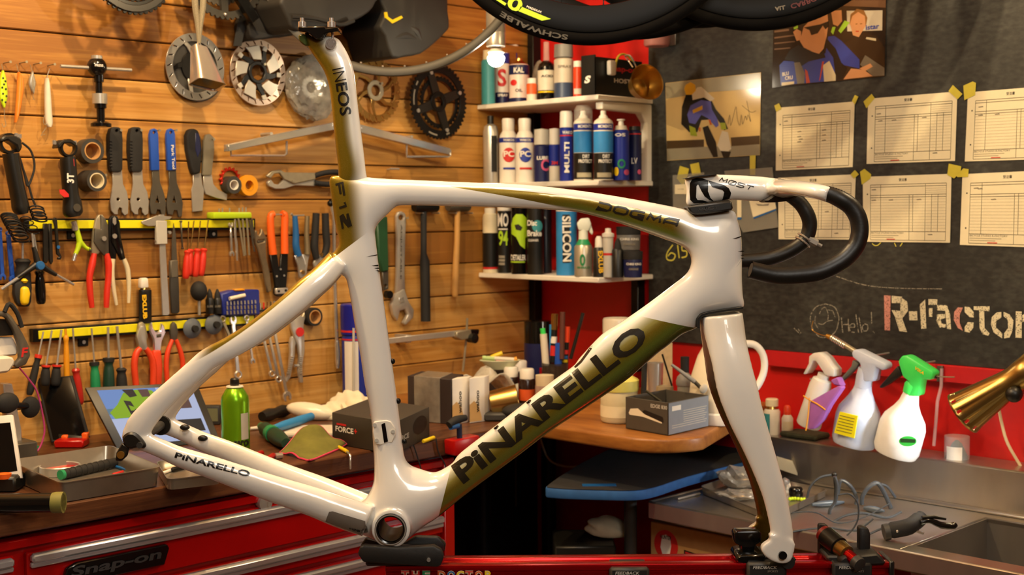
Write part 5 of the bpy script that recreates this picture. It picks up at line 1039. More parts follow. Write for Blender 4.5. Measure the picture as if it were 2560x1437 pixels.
for u, v in cC(1640,10,1665,5,1718,5,1790,5,1815,0,1840,0): t.t('bit', [(u, v-2,-.02),(u, v+9,-.02)], 2, 'steel', 6)
t.done()
for i, (a, b) in enumerate(((cG(420,150), cG(500,660)),(cG(480,160), cG(515,650)),(cG(535,150), cG(570,650)),(cG(570,170), cG(640,600)),(cG(605,160), cG(630,420)))):
    t = W('hex_key', f'thin steel hex key hanging under the yellow-green bit holder, {["leftmost", "second", "third", "fourth", "rightmost"][i]} of five', 'hex key', *b[0], group='hex keys under the bit holder'); t.t('key', [(a[0][0]-3, a[0][1]-4,-.024),(*a[0], YT-.004),(*b[0], YT-.004)], 2.6 if i < 4 else 3, 'worn_steel' if i < 3 else 'dark_steel', 6); t.done()
wrench('small chrome combination wrench left of the hex keys', cG(320,235)[0], cG(335,630)[0], 2.6,6,6.5, 'chrome', 'small chrome wrenches', open_a=True); 
t = W('socket_driver', 'slim chrome T-bar rod beside the small chrome wrench', 'hand tool', 592,650); t.t('rod', [(*q, YT) for q in cG(372,150,378,400,390,480,395,550,402,725)], [3,3,3.6,3.4,2.6], 'chrome', 8); t.done()
t = W('adjustable_wrench', 'old rusty adjustable wrench beside the orange crimper', 'wrench', 655,725); plate(t, 'body', cG(650,330,665,300,690,330,690,370,710,380,735,340,735,285,755,285,780,340,818,420,805,540,815,700,860,900,885,1140,830,1175,800,1050,760,800,690,560,650,480), mat('old_steel', '#8a7a60', .55,.8,.25), YT, .008,.002, holes=[cG(682,465,700,440,780,435,780,465,700,490)]); plate(t, 'worm_screw', cG(686,465,702,444,775,440,775,462,702,486), 'dark_steel', YT+.001,.005,.0008); t.done()
t = W('crimping_tool', 'wire crimping tool with bright orange handles', 'pliers', 695,745); y = YT
t.t('handle', [(*q, y) for q in cG(985,95,905,85,865,120,870,350,900,640)][1:], [9,9,9.5,10], 'orange_handle', 10, n=4); t.t('handle', [(*q, y) for q in cG(1020,85,1060,110,1058,350,1060,630)], [9,9.5,9.5,10], 'orange_handle', 10, n=4)
plate(t, 'jaw', cG(860,640,960,640,985,830,1010,880,1000,1090,930,1100,905,900), 'black_metal', y-.003,.006,.0015); plate(t, 'jaw', cG(1010,630,1110,630,1105,880,1085,1100,1000,1100,965,880,1000,800), 'black_metal', y, .006,.0015)
plate(t, 'crimp_head', cG(925,1090,1110,1085,1112,1180,1060,1225,960,1225,920,1190), 'black_plastic', y, .01,.003); pl = plate(t, 'steel_plate', cG(938,1108,1108,1098,1108,1180,940,1190), 'brushed_steel', y-.004,.006,.001)
for q in cG(978,1150,1075,1138): c = t.p(*q, y-.0045); t.add('plate_screw', mv(facing(lathe([(0,-.0005),(.003,-.0005),(.003,.001)], 10)), *c), 'black_metal', pl)
for q in cG(1003,845,950,942,1052,932): c = t.p(*q, y-.004); t.add('rivet', mv(facing(lathe([(0,-.0015),(.0022,-.001),(.0025,.001)], 10)), *c), 'steel')
t.t('spring', [(*q, y) for q in cG(900,90,1000,88,1030,90)], 2, 'steel', 6); t.done()
t = W('cable_cutter', 'steel cable cutter with one blue handle', 'pliers', 755,695); y = YT
t.t('handle', [(*q, y) for q in cG(1200,110,1215,350,1215,520,1250,660)], [6.5,8,9,9], 'blue_dip', 10, n=4); t.t('handle', [(*q, y) for q in cG(1370,110,1362,350,1370,520,1372,640)], [6,6.5,7.5,8], mat('bare_grip', '#8d7c5c', .45,.6),10, n=4)
plate(t, 'jaw', cG(1195,660,1290,640,1360,800,1355,960,1300,980,1260,940,1250,800), 'chrome', y-.004,.006,.0015); plate(t, 'jaw', cG(1300,640,1410,640,1390,720,1360,950,1310,985,1255,960,1290,850,1345,760), 'brushed_steel', y, .006,.0015)
c = t.p(*cG(1310,885)[0], y-.005); t.add('pivot', mv(facing(lathe([(0,-.002),(.0042,-.0015),(.005,.002)], 12)), *c), 'gold_steel'); t.t('latch', [(*q, y) for q in cG(1150,80,1180,105,1330,100)], [4,2,2], 'steel', 6); t.done()
t = W('nippers', 'black handled nippers partly hidden by the seat stay', 'pliers', 805,650); y = YT
t.t('handle', [(*q, y) for q in cG(1495,70,1480,350,1470,540,1500,700)], [9,9.5,10,8], 'black_rubber', 10, n=4); t.t('handle', [(*q, y) for q in cG(1620,70,1630,350,1640,520,1600,680)], [9,9.5,9,8], 'black_rubber', 10, n=4)
plate(t, 'jaw', cG(1460,760,1490,690,1560,640,1640,690,1640,780,1550,860,1480,840), 'steel', y, .007,.0018); c = t.p(*cG(1572,645)[0], y-.002); t.add('pivot', mv(facing(lathe([(0,-.002),(.004,-.0015),(.005,.002)], 12)), *c), 'gold_steel'); t.done()
t = W('ratchet_bar', 'long chrome breaker bar hanging behind the seat tube', 'wrench', 845,930); y = -.02
t.t('bar', [(*q, y) for q in cD(810,70,828,150,832,500,845,880,852,1090)], [5,4.6,4.6,4.6,4.4], 'chrome', 10); t.t('grip', [(*q, y) for q in cD(848,920,848,940,852,990,852,1060,852,1085)], [5,6,7,6,4], 'chrome', 12, n=2); c = t.p(*cD(808,70)[0], y); t.add('head', mv(ball(.008,12,8), *c), 'black_metal'); t.done()
# tube of grease, pump and small bottles between the bars
t = W('grease_tube', 'black tube marked EXLUB with a white cap standing on the lower bar', 'tube', *cC(1088,860)[0]); c = t.p(*cC(1086,700)[0], -.022)
lo(t, 'body', [(*q, -.022, w, h) for q, w, h in zip(cC(1086,612,1086,628,1087,760,1088,862),(16,17,17.5,18),(.008,.009,.006,.0015))], 'black_plastic', seg=18); lo(t, 'shoulder', [(*q, -.022, w, .008) for q, w in zip(cC(1085,592,1086,618),(9,16.5))], 'gold_steel', n=0)
t.e('cap', cC(1058,525,1112,520,1118,600,1055,602),-.03,.016, 'white_plastic', .004, seg=2); t.text('lettering', 'EXLUB', cC(1062,650)[0], cC(1070,830)[0], 12,-.0315, 'yellow_ink', .05); t.done()
t = W('suction_pump', 'black rubber bulb on a steel stem above a grey suction disc', 'pump', *cC(1490,800)[0]); c = t.p(*cC(1488,620)[0], -.04); k = t.sc(497,727); t.add('bulb', mv(ball(22*k, 18,10,.95,.95,1.12), *c), 'black_rubber'); t.t('stem', [(*q, -.04) for q in cC(1490,690,1492,800)], 3.8, 'steel', 10); t.done()
for q, lb in ((cC(1432,900)[0], 'left'),(cC(1594,870)[0], 'right')):
    t = W('suction_disc', f'grey rubber suction disc with a dark hub, {lb} of the two', 'disc', *q, group='suction discs'); c = t.p(*q, -.024); k = t.sc(*q); t.add('disc', mv(facing(lathe([(0,-.001),(23*k, -.001),(25*k, .004),(20*k, .008),(10*k, .012),(0,.013)][::-1], 28)), *c), mat('grey_rubber', '#5a6068', .6)); t.add('hub', mv(facing(lathe([(4*k, .02),(8*k, .02),(9*k, .008)], 18)), *c), 'black_rubber'); t.add('hub_bolt', mv(facing(lathe([(0,.0185),(4*k, .0185),(4*k, .012)], 6)), *c), 'dark_steel'); t.done()
for q, lb in ((cC(1572,790)[0], 'left'),(cC(1630,790)[0], 'right')):
    t = W('dropper_bottle', f'small black dropper bottle with a pointed cap, {lb} of two beside the bit case', 'bottle', *q, group='black dropper bottles'); c = t.p(*q, -.028); k = t.sc(*q)
    t.add('body', mv(lathe([(0,0),(10*k, 0),(10.5*k, 3*k),(10.5*k, 34*k),(8*k, 39*k),(0,39*k)], 16), *c), 'black_plastic'); t.add('cap', mv(lathe([(7.5*k, 38*k),(6.5*k, 50*k),(2.5*k, 60*k),(0,62*k)], 14), *c), 'black_rubber'); t.text('lettering', 'LUBE', (q[0]-7, q[1]-16),(q[0]+7, q[1]-16),5,-.028-10.6*k, 'grey_ink', .01); t.done()
# bit case
t = W('bit_case', 'open blue bit case with rows of driver bits', 'bit case', 602,790); y = -.03
bc = t.e('case', cC(1655,640,1750,615,1945,610,1950,800,1668,805), y, .028, mat('case_blue', '#1b2a86', .45),.003); t.e('latch', cC(1755,606,1830,602,1840,618,1760,622), y-.003,.012, 'orange_yellow', .002, par=bc); t.t('handle_rod', [(*q, y-.006) for q in cC(1718,678,1832,652)], 5, 'ivory', 10, bc)
for r_, (v0, v1) in enumerate(((712,700),(745,738),(782,772))):
    for i in range(9): f = i/8; u = 1700+f*210; v = v0+(v1-v0)*f; t.t('bit', [(*cC(u, v-12)[0], y-.004),(*cC(u+3, v+14)[0], y-.004)], 2.3, 'steel' if r_ == 0 else 'worn_steel', 6, bc)
t.done()
t = W('bit_row', 'short row of coloured driver bits in a black clip', 'bit holder', 665,770); t.e('clip', cG(720,1400,990,1370,1000,1400,720,1437),-.02,.012, 'black_plastic', .001)
for i, u in enumerate((722,770,820,868,915,962)): t.t('bit', [(*cG(u, 1310-i*6)[0], -.018),(*cG(u, 1420-i*8)[0], -.018)], 2.2,('chrome', 'red_handle', 'gold_steel', 'dark_steel', 'chrome', 'gold_steel')[i], 6)
t.done()
# lower bar: screwdrivers
LB = 'screwdrivers on the lower bar'
driver('screwdriver with a black handle and red collar, leftmost on the lower bar', cC(325,925)[0], cC(288,1105)[0], cC(218,1400)[0], 2.2,9.5, 'black_rubber', collar='red_handle')
driver('screwdriver with a red collar, second on the lower bar', cC(388,915)[0], cC(345,1180)[0], cC(335,1330)[0], 2.4,12, 'black_rubber', collar='red_handle')
driver('screwdriver with a red collar, third on the lower bar', cC(460,910)[0], cC(425,1178)[0], cC(412,1330)[0], 3,12, 'black_rubber', collar='red_handle')
driver('all-yellow slim screwdriver on the lower bar', cC(490,905)[0], cC(494,960)[0], cC(502,1330)[0], 3.2,7.5, 'orange_yellow', 'orange_yellow')
driver('screwdriver with a long red handle on the lower bar', cC(545,900)[0], cC(566,1205)[0], cC(600,1470)[0], 2.4,11, mat('translucent_red', '#b32a20', .25))
driver('screwdriver with a slim green and black handle on the lower bar', cC(685,900)[0], cC(706,1160)[0], cC(720,1440)[0], 2.4,12.5, 'green', collar='black_rubber')
driver('thick screwdriver with a green and black handle on the lower bar', cC(808,890)[0], cC(813,1130)[0], cC(815,1440)[0], 3.2,14.5, mat('green_black', '#14382a', .45), collar='black_rubber')
driver('black handled screwdriver beside the red pliers on the lower bar', cC(875,885)[0], cC(908,1200)[0], cC(915,1440)[0], 3.6,14, 'black_rubber')
pliers('short grey pliers with red handles on the lower bar', 358,945,[cC(1040,865,1065,850,1090,870,1108,960,1085,1050,1045,1065,1022,980), cC(1050,880,1085,880,1100,1000,1110,1065,1050,1060,1025,960)], ('worn_steel', 'steel'), [cC(1050,1050,1020,1090,1005,1180,1018,1330), cC(1090,1050,1130,1110,1148,1200,1145,1330)], 'red_orange', [7,8.5,8.5,8])
t = W('adjustable_wrench', 'adjustable wrench with an orange-red grip on the lower bar', 'wrench', 397,950); plate(t, 'head', cC(1120,890,1140,850,1150,900,1170,930,1200,920,1210,860,1230,880,1245,930,1215,1000,1205,1075,1155,1075,1150,980,1125,930), 'chrome', YT, .008,.002); plate(t, 'worm_screw', cC(1175,945,1210,940,1208,965,1175,970), 'dark_steel', YT-.002,.008,.001); t.e('grip', cC(1150,1065,1210,1060,1222,1180,1215,1340,1160,1340,1150,1180), YT-.003,.014, 'red_orange', .005, seg=3); t.done()
pliers('diagonal cutters with slim orange-red handles on the lower bar', 435,945,[cC(1285,870,1305,850,1325,870,1335,930,1325,995,1285,995,1278,930)], ('dark_steel',), [cC(1290,985,1255,1080,1245,1180,1255,1330), cC(1318,985,1352,1080,1368,1180,1355,1330)], 'red_orange', [5,6.5,6.5,6])
# chrome wrenches and locking pliers hanging to the right
CW = 'chrome combination wrenches'
wrench('short dull wrench with its ring on the lower bar, left of the chrome ones', c8(350,710)[0], c8(415,870)[0], 3.4,9,7, 'worn_steel', CW)
wrench('long chrome wrench hanging behind the seat stay, first of the row', c8(445,725)[0], c8(490,1210)[0], 5,10,11, 'chrome', CW, open_a=True, open_b=False)
wrench('short chrome wrench with its ring at the top, second of the row', c8(565,700)[0], c8(620,1085)[0], 3,8,7, 'chrome', CW)
wrench('chrome combination wrench, third of the row', c8(690,760)[0], c8(795,1200)[0], 3.6,8,9, 'chrome', CW, open_b=False)
wrench('chrome combination wrench, fourth of the row', c8(755,790)[0], c8(855,1250)[0], 3.6,8,9, 'chrome', CW, y=YT-.004, open_b=False)
wrench('largest chrome combination wrench with its open jaw lowest', c8(815,800)[0], c8(930,1400)[0], 4,9,12, 'chrome', CW, y=YT-.008)
t = W('locking_pliers', 'chrome locking pliers with a round red badge', 'pliers', 740,955); y = -.014
plate(t, 'upper_body', c8(960,720,990,680,1040,670,1090,700,1080,740,1075,800,1085,880,1085,1000,1060,1150,1075,1280,1045,1282,1028,1170,1040,1040,1022,930,990,860,965,790), 'brushed_steel', y-.005,.008,.002, seg=2)
plate(t, 'lower_handle', c8(965,870,1000,855,1020,900,1000,960,995,1040,960,1230,925,1282,912,1262,945,1180,958,1000,952,930), 'brushed_steel', y, .008,.002, seg=2); plate(t, 'jaw', c8(1060,690,1085,640,1095,690,1080,740,1040,745), 'worn_steel', y-.003,.008,.002)
c = t.p(*c8(1040,825)[0], y-.006); t.add('badge', mv(facing(lathe([(0,-.0015),(.0105,-.001),(.011,.002)], 22)), *c), 'red_ink'); t.t('link', [(*q, y) for q in c8(990,1130,1035,1125)], 4, 'chrome', 8)
for s, (x0, x1) in enumerate(((1030,1062),(925,992))):
    for i in range(9):
        v = 1050+i*18; x = (1048 if s == 0 else 975-i*5); t.t('grip_ridge', [(*c8(x-13, v)[0], y-.006+s*.004),(*c8(x+13, v)[0], y-.006+s*.004)], 2, 'brushed_steel', 6)
t.done()
# right end of the plank wall
t = W('file_tool', 'dark green flat hanging tool with a grey steel tip', 'hand tool', 965,740); plate(t, 'body', cD(1095,170,1165,150,1172,490,1130,495,1110,400), 'green_dark', -.02,.016,.003); plate(t, 'tip', cD(1130,492,1168,490,1168,600,1140,610), 'dark_steel', -.016,.01,.001, holes=[[(p[0], p[1]) for p in circ(*cD(1150,580)[0], 4,10)]]); c = t.p(*cD(1165,635)[0], -.016); t.add('roller', mv(facing(lathe([(.004,-.006),(.01,-.006),(.01,.008),(.004,.008)], 16)), *c), 'black_metal'); t.done()
t = W('adjustable_wrench', 'large chrome adjustable wrench hanging beside the hammers', 'wrench', 1010,808); y = -.014
plate(t, 'handle', cD(1218,150,1228,125,1248,118,1270,130,1278,155,1272,300,1268,500,1272,610,1215,640,1222,500,1224,300), 'brushed_steel', y, .009,.0025, seg=2, holes=[[(p[0], p[1]) for p in circ(*cD(1248,158)[0], 7,14)]])
plate(t, 'head', cD(1215,630,1268,600,1295,680,1328,730,1322,780,1275,825,1262,810,1290,760,1275,725,1240,735,1225,800,1200,760,1188,700), 'brushed_steel', y-.004,.013,.003, seg=2); plate(t, 'worm_screw', cD(1232,655,1262,648,1268,680,1238,688), 'chrome', y-.006,.008,.001); t.text('lettering', 'ADJUSTABLE', cD(1240,200)[0], cD(1236,540)[0], 6, y-.0006, 'dark_steel', .01); peg(t, *cD(1248,160)[0], L=.022); t.done()
t = W('hammer', 'hammer with a black metal handle and black head', 'hammer', 1067,800); y = -.024
t.t('handle', [(*q, y) for q in cD(1385,95,1385,380,1392,430,1395,600,1398,800)], [8,8,12.5,12.5,12.5], 'black_rubber', 12); t.t('head', [(*cD(1325,95)[0], y),(*cD(1345,92)[0], y),(*cD(1440,92)[0], y),(*cD(1465,95)[0], y)], [11,14,14,12], 'black_metal', 14)
for q in cD(1335,130,1435,130): c = t.p(*q, 0); t.add('nail', tube([c, c+V((0,-.03,0))], .002,8), 'steel')
t.done()
t = W('hammer', 'hammer with a worn wooden handle', 'hammer', 1138,745); y = -.024; t.t('handle', [(*q, y) for q in cD(1595,95,1592,300,1585,450,1580,620,1580,645)], [7.5,7.5,8.5,9.5,7], 'wood_handle', 12); t.t('head', [(*cD(1535,88)[0], y),(*cD(1550,86)[0], y),(*cD(1640,86)[0], y),(*cD(1660,88)[0], y)], [12,15,15,13], 'dark_steel', 14)
for q in cD(1540,130,1640,130): c = t.p(*q, 0); t.add('nail', tube([c, c+V((0,-.03,0))], .002,8), 'steel')
t.done()
# blue spray tube hanging between the frame tubes
t = W('spray_can', 'tall blue and white spray can with a red band behind the seat tube', 'spray can', 890,1000, y=-.05); c = t.p(890,1000,-.05); k = t.sc(890,900,-.05)
zb_ = c.z; r_ = 33*k; t.add('body', mv(lathe([(0,0),(r_, 0),(r_, 158*k),(r_*.95,164*k),(0,164*k)], 28), *c), 'blue_can'); t.add('cap', mv(lathe([(r_*.98,165*k),(r_*1.06,166*k),(r_*1.08,238*k),(r_, 241*k),(0,241*k)], 28), *c), mat('cap_blue', '#171c86', .35)); t.add('white_panel', mv(lathe([(r_*1.01,2*k),(r_*1.01,150*k)], 10,180,245, cap=False), *c), 'white_plastic')
t.add('red_band', mv(lathe([(r_*1.012,152*k),(r_*1.012,156*k)], 28, cap=False), *c), 'red_ink'); t.add('red_band', mv(lathe([(r_*1.012,172*k),(r_*1.075,172*k),(r_*1.075,177*k),(r_*1.012,177*k)], 28, cap=False), *c), 'red_ink'); t.t('straw', [(884,1000,-.05-r_-.003),(884,820,-.05-r_-.003)], 3, 'light_grey', 8)
t.text('lettering', 'LUBRICANT', (902,990),(902,905),9,-.05, 'white_ink', .02, cyl=(c.x, c.y, r_*1.004), cuts=(6,4)); t.done()
# clamp bar
t = W('bar_clamp', 'steel sliding bar clamp with a thin upright rod at the desk corner', 'clamp', 1165,985); y = -.05
t.e('bar', cD(1165,905,1590,858,1690,850,1690,885,1590,893,1165,940), y, .008, 'brushed_steel', .001); t.t('rod', [(*q, y+.004) for q in cD(1655,780,1650,900,1628,1110)], 3, 'worn_steel', 8); t.e('slider', cD(1590,865,1680,850,1690,905,1620,918,1590,900), y-.008,.024, 'worn_steel', .002); c = t.p(*cD(1688,905)[0], y-.012); t.add('knob', mv(facing(lathe([(0,-.012),(.012,-.012),(.013,.01),(0,.012)], 16)), *c), 'black_plastic'); t.e('stop', cD(1660,852,1735,850,1730,885,1665,890), y-.004,.018, 'black_metal', .003); c = t.p(*cD(1300,910)[0], y); t.add('wall_bracket', box(c.x-.008, c.x+.008, c.y+.004,-t.b.y, c.z-.01, c.z+.01,.001), 'steel'); t.done()
# ------------------------------------------------------------------ bottles and cans on the white shelves
LV = [1.202,1.439,1.646]
def can(name, label, cat, lvl, u, y, segs, texts=(), grp=None, seg=24, z=None, patches=()):
    q = RW.px(u, 500, y); w = RW.w((q.x, y, 0)); f = Fr(w.x, w.y, 0); t = T(name, label, cat, f, base=(0,0, z if z is not None else LV[lvl]+.0003), group=grp)
    k = w.y/F; R = 0; par = None
    for nm, m, prof in segs:
        P = [(r*k, 0 if v is None else t.p(u, v).z) for r, v in prof]; o = t.add(nm, lathe(P, seg), m)
        if par is None: par = o
        R = max(R, max(r for r, _ in P))
    for nm, m, r, v0, v1, a0, a1 in patches: t.add(nm, lathe([(r*k+.0004, t.p(u, v1).z),(r*k+.0004, t.p(u, v0).z)], 16, a0, a1, cap=False), m, par)
    for s, a, b, h, m, r in texts: t.text('lettering', s, a, b, h, 0, m, .03, par, cyl=(0,0, r*k+.0006), cuts=(8,2))
    t.done(); return t
def body(r, v0, v1=None, sh=4): return [(0, v1),(r*.96, v1),(r, v1 if v1 is None else v1-2),(r, v0+sh),(r*.8, v0),(0, v0)]
B1, B2, B3 = 'items on the lower shelf', 'cans on the middle shelf', 'items on the top shelf'
can('spray_can', 'teal spray can with cream cap, leftmost on the top shelf', 'spray can', 2,1223,-.2,[('body', 'teal', body(17,150)),('cap', 'cream_plastic', [(13,150),(12,126),(0,124)])], grp=B3)
can('spray_can', 'spray can with a tall white cap at the back of the top shelf', 'spray can', 2,1281,-.07,[('body', 'blue_can', body(19,130)),('cap', 'white_plastic', [(18,131),(18,82),(16,79),(0,79)])], grp=B3)
can('spray_can', 'navy and white can with a large red S on the top shelf', 'spray can', 2,1258,-.14,[('body', 'white_plastic', body(18,132)),('base_band', 'navy', [(18.3, None),(18.3,232)]),('top_band', 'blue_can', [(18.3,160),(18.3,134)])], [('S', (1244,218),(1266,218),44, 'red_ink', 18),('SPRAY', (1244,243),(1270,243),7, 'white_ink', 18.4)], B3)
can('tin_can', 'white tin with a red dot and navy top band on the top shelf', 'tin', 2,1300,-.165,[('body', mat('tin_pink', '#e3cfc4', .35), body(25,160)),('top_band', 'navy', [(25.3,188),(25.3,164)]),('base_band', 'navy', [(25.3, None),(25.3,246)]),('spout', 'gold_steel', [(22,161),(8,152),(7,146),(0,146)])], [('KAL', (1284,184),(1310,184),13, 'white_ink', 25.6),('●', (1276,216),(1292,216),15, 'red_ink', 25.2),('OIL', (1288,232),(1306,232),8, 'black_ink', 25.2)], B3)
can('bottle', 'small orange label bottle with a white cap on the top shelf', 'bottle', 2,1331,-.19,[('body', 'orange_ink', body(13,208)),('cap', 'white_plastic', [(11,209),(11,196),(0,195)])], grp=B3, patches=[('label', 'off_white', 13,236,256,200,340)])
can('bottle', 'black bottle with a white label and a clear neck on the top shelf', 'bottle', 2,1368,-.16,[('body', 'black_gloss', [(0, None),(20, None),(21.5,250),(21.5,170),(18,160),(8,152),(0,152)]),('neck', 'clear_plastic', [(8,153),(7,105),(0,104)]),('label', 'off_white', [(21.8,227),(21.8,177)]),('yellow_line', 'yellow', [(21.9,233),(21.9,229)])], [('ACID', (1352,195),(1382,195),6, 'black_ink', 22)], B3)
can('spray_can', 'white and blue spray can with a grey cap on the top shelf', 'spray can', 2,1411,-.15,[('body', 'off_white', body(24,146)),('base_band', mat('slate_blue', '#41516e', .4), [(24.3, None),(24.3,208)]),('cap', 'grey_plastic', [(24,144),(23,112),(0,110)])], [('SPRAY', (1394,172),(1428,172),7, 'grey_ink', 24.3)], B3)
can('bottle', 'slim orange and white bottle beside the black box on the top shelf', 'bottle', 2,1446,-.185,[('body', 'red_orange', body(11.5,168)),('cap', 'white_plastic', [(11,168),(11,153),(0,152)])], grp=B3, patches=[('label', 'off_white', 11.5,222,236,210,330)])
t = T('plastic_bag', 'crumpled clear plastic bag standing behind bottles on the top shelf', 'plastic bag', RW, base=(RW.px(1345,200,-.05).x, -.05, LV[2])); t.add('bag', rot(mv(ball(.024,14,8,1,.6,2.6),0,0,.063),3), 'crackle'); t.done()
# black box, brass bowl, pink jar, lamp
nx, ny = RW.px(1489,500,-.212).x, -.212
t = T('parts_box', 'black box with red and white lettering on the top shelf', 'box', RW, base=(nx, ny, LV[2]+.0003)); hb = .098
b = t.add('box', J(box(-.046,0,0,.004,0, hb, .001), box(-.046,0,.176,.18,0, hb*.93,.001), box(-.046,-.043,0,.18,0, hb, .001), box(-.003,0,0,.18,0, hb*.95,.001), box(-.046,0,0,.18,0,.003,.001)), 'black_plastic')
g = glyphs('S', .05); t.add('lettering', ([(-.036+x*.018+z*.006,-.0006,.03+z*.018) for x, _, z in g[0]], g[1]), 'white_ink', b, 0)
for s_, y0, z0, w_, h_, m in (('Snap-on', .055,.058,.1,.018, 'red_ink'),('HOSTS', .07,.034,.075,.011, 'white_ink')): g = glyphs(s_, .03); t.add('lettering', ([(.0006, y0+x*w_, z0+z*h_) for x, _, z in g[0]], g[1]), m, b, 0)
t.done()
t = T('cord_spool', 'white plastic clip with a yellow cord on the black box', 'clip', RW, base=(nx+.012, ny+.045, LV[2]+.05)); t.add('clip', box(-.008,.006,-.008,.014,0,.036,.004,2), 'white_plastic'); t.add('cord', tube([tuple(p) for p in cr([(.002,.012,.008),(.0,.02,.035),(.0,.035,.052),(.0,.06,.053),(.0,.085,.04)], 6)], .0028,8), 'tape_yellow'); t.done()
f = Fr(*RW.w((RW.px(1604,215,-.16).x, -.16,0)).xy, 0); t = T('brass_bowl', 'brass bowl hanging by a wire handle at the end of the top shelf', 'bowl', f, 1604,262,0)
c = t.p(1606,212); k = f.o.y/F; ax = V((.42,-.86,.22)).normalized(); q = V((0,0,1)).rotation_difference(ax).to_matrix().to_4x4()
prof = [(0,-26),(22,-26),(28,-22),(44,22),(46,24),(44,23),(27,-20),(21,-24),(0,-24)]
t.add('bowl', xf(lathe([(r*k, z*k) for r, z in prof], 40, cap=False), MX.Translation(c) @ q), 'brass')
t.t('wire_handle', [(1592,172,-.01),(1584,152,-.02),(1574,138,-.02),(1563,140,0),(1570,150,.01),(1582,168,.0)], 1.8, 'chrome', 8, n=5); t.done()
t = T('jar', 'pink-tinted translucent jar mounted above the chalkboard corner', 'jar', RW, 1642,116,-.05); c = t.p(1642,116,-.05); k = t.sc(1642,100,-.05)
t.add('jar', mv(lathe([(0,0),(30*k, 0),(33*k, 4*k),(33*k, 60*k),(0,60*k)], 28), *c), mat('pink_tint', '#d99a92', .25,0,.05,60,0, Alpha=.8)); t.add('liquid', mv(lathe([(0,1*k),(31*k, 1*k),(32*k, 4*k),(32*k, 16*k),(0,16*k)], 28), *c), mat('pink_liquid', '#c0463f', .3)); t.add('holder', box(c.x-.03, c.x+.03,.036,.0375, c.z+.004, c.z+.05,.001), 'steel'); t.done()
PZ = 3.02; f = Fr(0, PZ, 0)
t = T('pendant_lamp', 'steel tube pendant lamp with a bare glowing bulb', 'lamp', f, 1240,168,0); c = t.p(1240,145); k = PZ/F
t.add('tube_housing', mv(lathe([(0,27*k),(22*k, 27*k),(24*k, 29*k),(24*k, 60*k),(23.4*k, 61*k),(23.4*k, 63*k),(24*k, 64*k),(24*k, 130*k),(0,130*k)], 30), *c), 'brushed_steel')
t.add('stem', tube([c+V((0,0,129*k)),(c.x, c.y, HT-t.b.z-.001)], .006,10), 'black_metal')
em = bpy.data.materials.new('bulb_glow'); em.use_nodes = True; e = em.node_tree.nodes['Principled BSDF']; e.inputs['Base Color'].default_value = (1,1,1,1); e.inputs['Emission Color'].default_value = (1,.86,.62,1); e.inputs['Emission Strength'].default_value = 260
t.add('bulb', mv(lathe([(0,-22*k),(9*k, -20*k),(17*k, -14*k),(21*k, -4*k),(21*k, 2*k),(17*k, 7*k)], 24, cap=False), *c), em); t.add('bulb_collar', mv(lathe([(17*k, 6*k),(20*k, 14*k),(15*k, 20*k),(10*k, 28*k)], 24, cap=False), *c), 'white_plastic'); t.done()
# middle shelf
can('bottle', 'silver metal flask with a black cap, leftmost on the middle shelf', 'bottle', 1,1228,-.2,[('body', 'brushed_steel', [(0, None),(19, None),(19,330),(16,316),(8,310),(0,310)]),('cap', 'black_plastic', [(8,311),(8,290),(0,288)])], grp=B2, patches=[('grip_strap', 'black_rubber', 19.5,340,430,275,320)])
for u, cm, ink, lb in ((1272, 'red_ink', 'blue_ink', 'red'),(1313, 'blue_ink', 'red_ink', 'blue')):
    can('bottle', f'white bottle with a {lb} PC circle on the middle shelf', 'bottle', 1, u, -.175,[('body', 'white_plastic', [(0, None),(23, None),(23,350),(21,338),(15,328),(0,328)]),('cap', 'white_plastic', [(15,328),(16,300),(14,296),(0,295)]),('band', 'blue_can', [(23.3,357),(23.3,345)])], [('●', (u-15,406),(u+15,406),36, cm, 23.3),('PC', (u-13,393),(u+14,393),15, 'white_ink', 23.9),('WAKOS', (u-14,354),(u+14,354),6, 'white_ink', 23.6),('———', (u-14,424),(u+16,424),5, ink, 23.2)], B2)
can('spray_can', 'dark blue spray can with a clear cap and pink swoosh on the middle shelf', 'spray can', 1,1355,-.185,[('body', 'navy', body(20,362)),('cap', 'light_grey', [(19,362),(18,324),(0,321)])], [('LUBE', (1342,400),(1370,400),9, 'white_ink', 20),('C', (1352,428),(1372,428),30, 'pink_ink', 20)], B2)
can('spray_can', 'slim blue and white spray can behind others on the middle shelf', 'spray can', 1,1387,-.165,[('body', 'off_white', body(14,360)),('cap', 'white_plastic', [(13,361),(13,322),(0,320)]),('band', 'blue_can', [(14.3,415),(14.3,362)])], [('3M', (1378,412),(1394,412),9, 'red_ink', 14.4)], B2)
can('spray_can', 'tall slim blue spray can with a white cap on the middle shelf', 'spray can', 1,1417,-.185,[('body', 'blue_can', body(17.5,318)),('cap', 'white_plastic', [(17,319),(16,282),(14,278),(0,278)]),('red_line', 'red_ink', [(17.8,341),(17.8,338)])], [('WAKO', (1405,336),(1431,336),8, 'white_ink', 17.8),('MULTI', (1423,432),(1423,356),13, 'white_ink', 17.8)], B2)
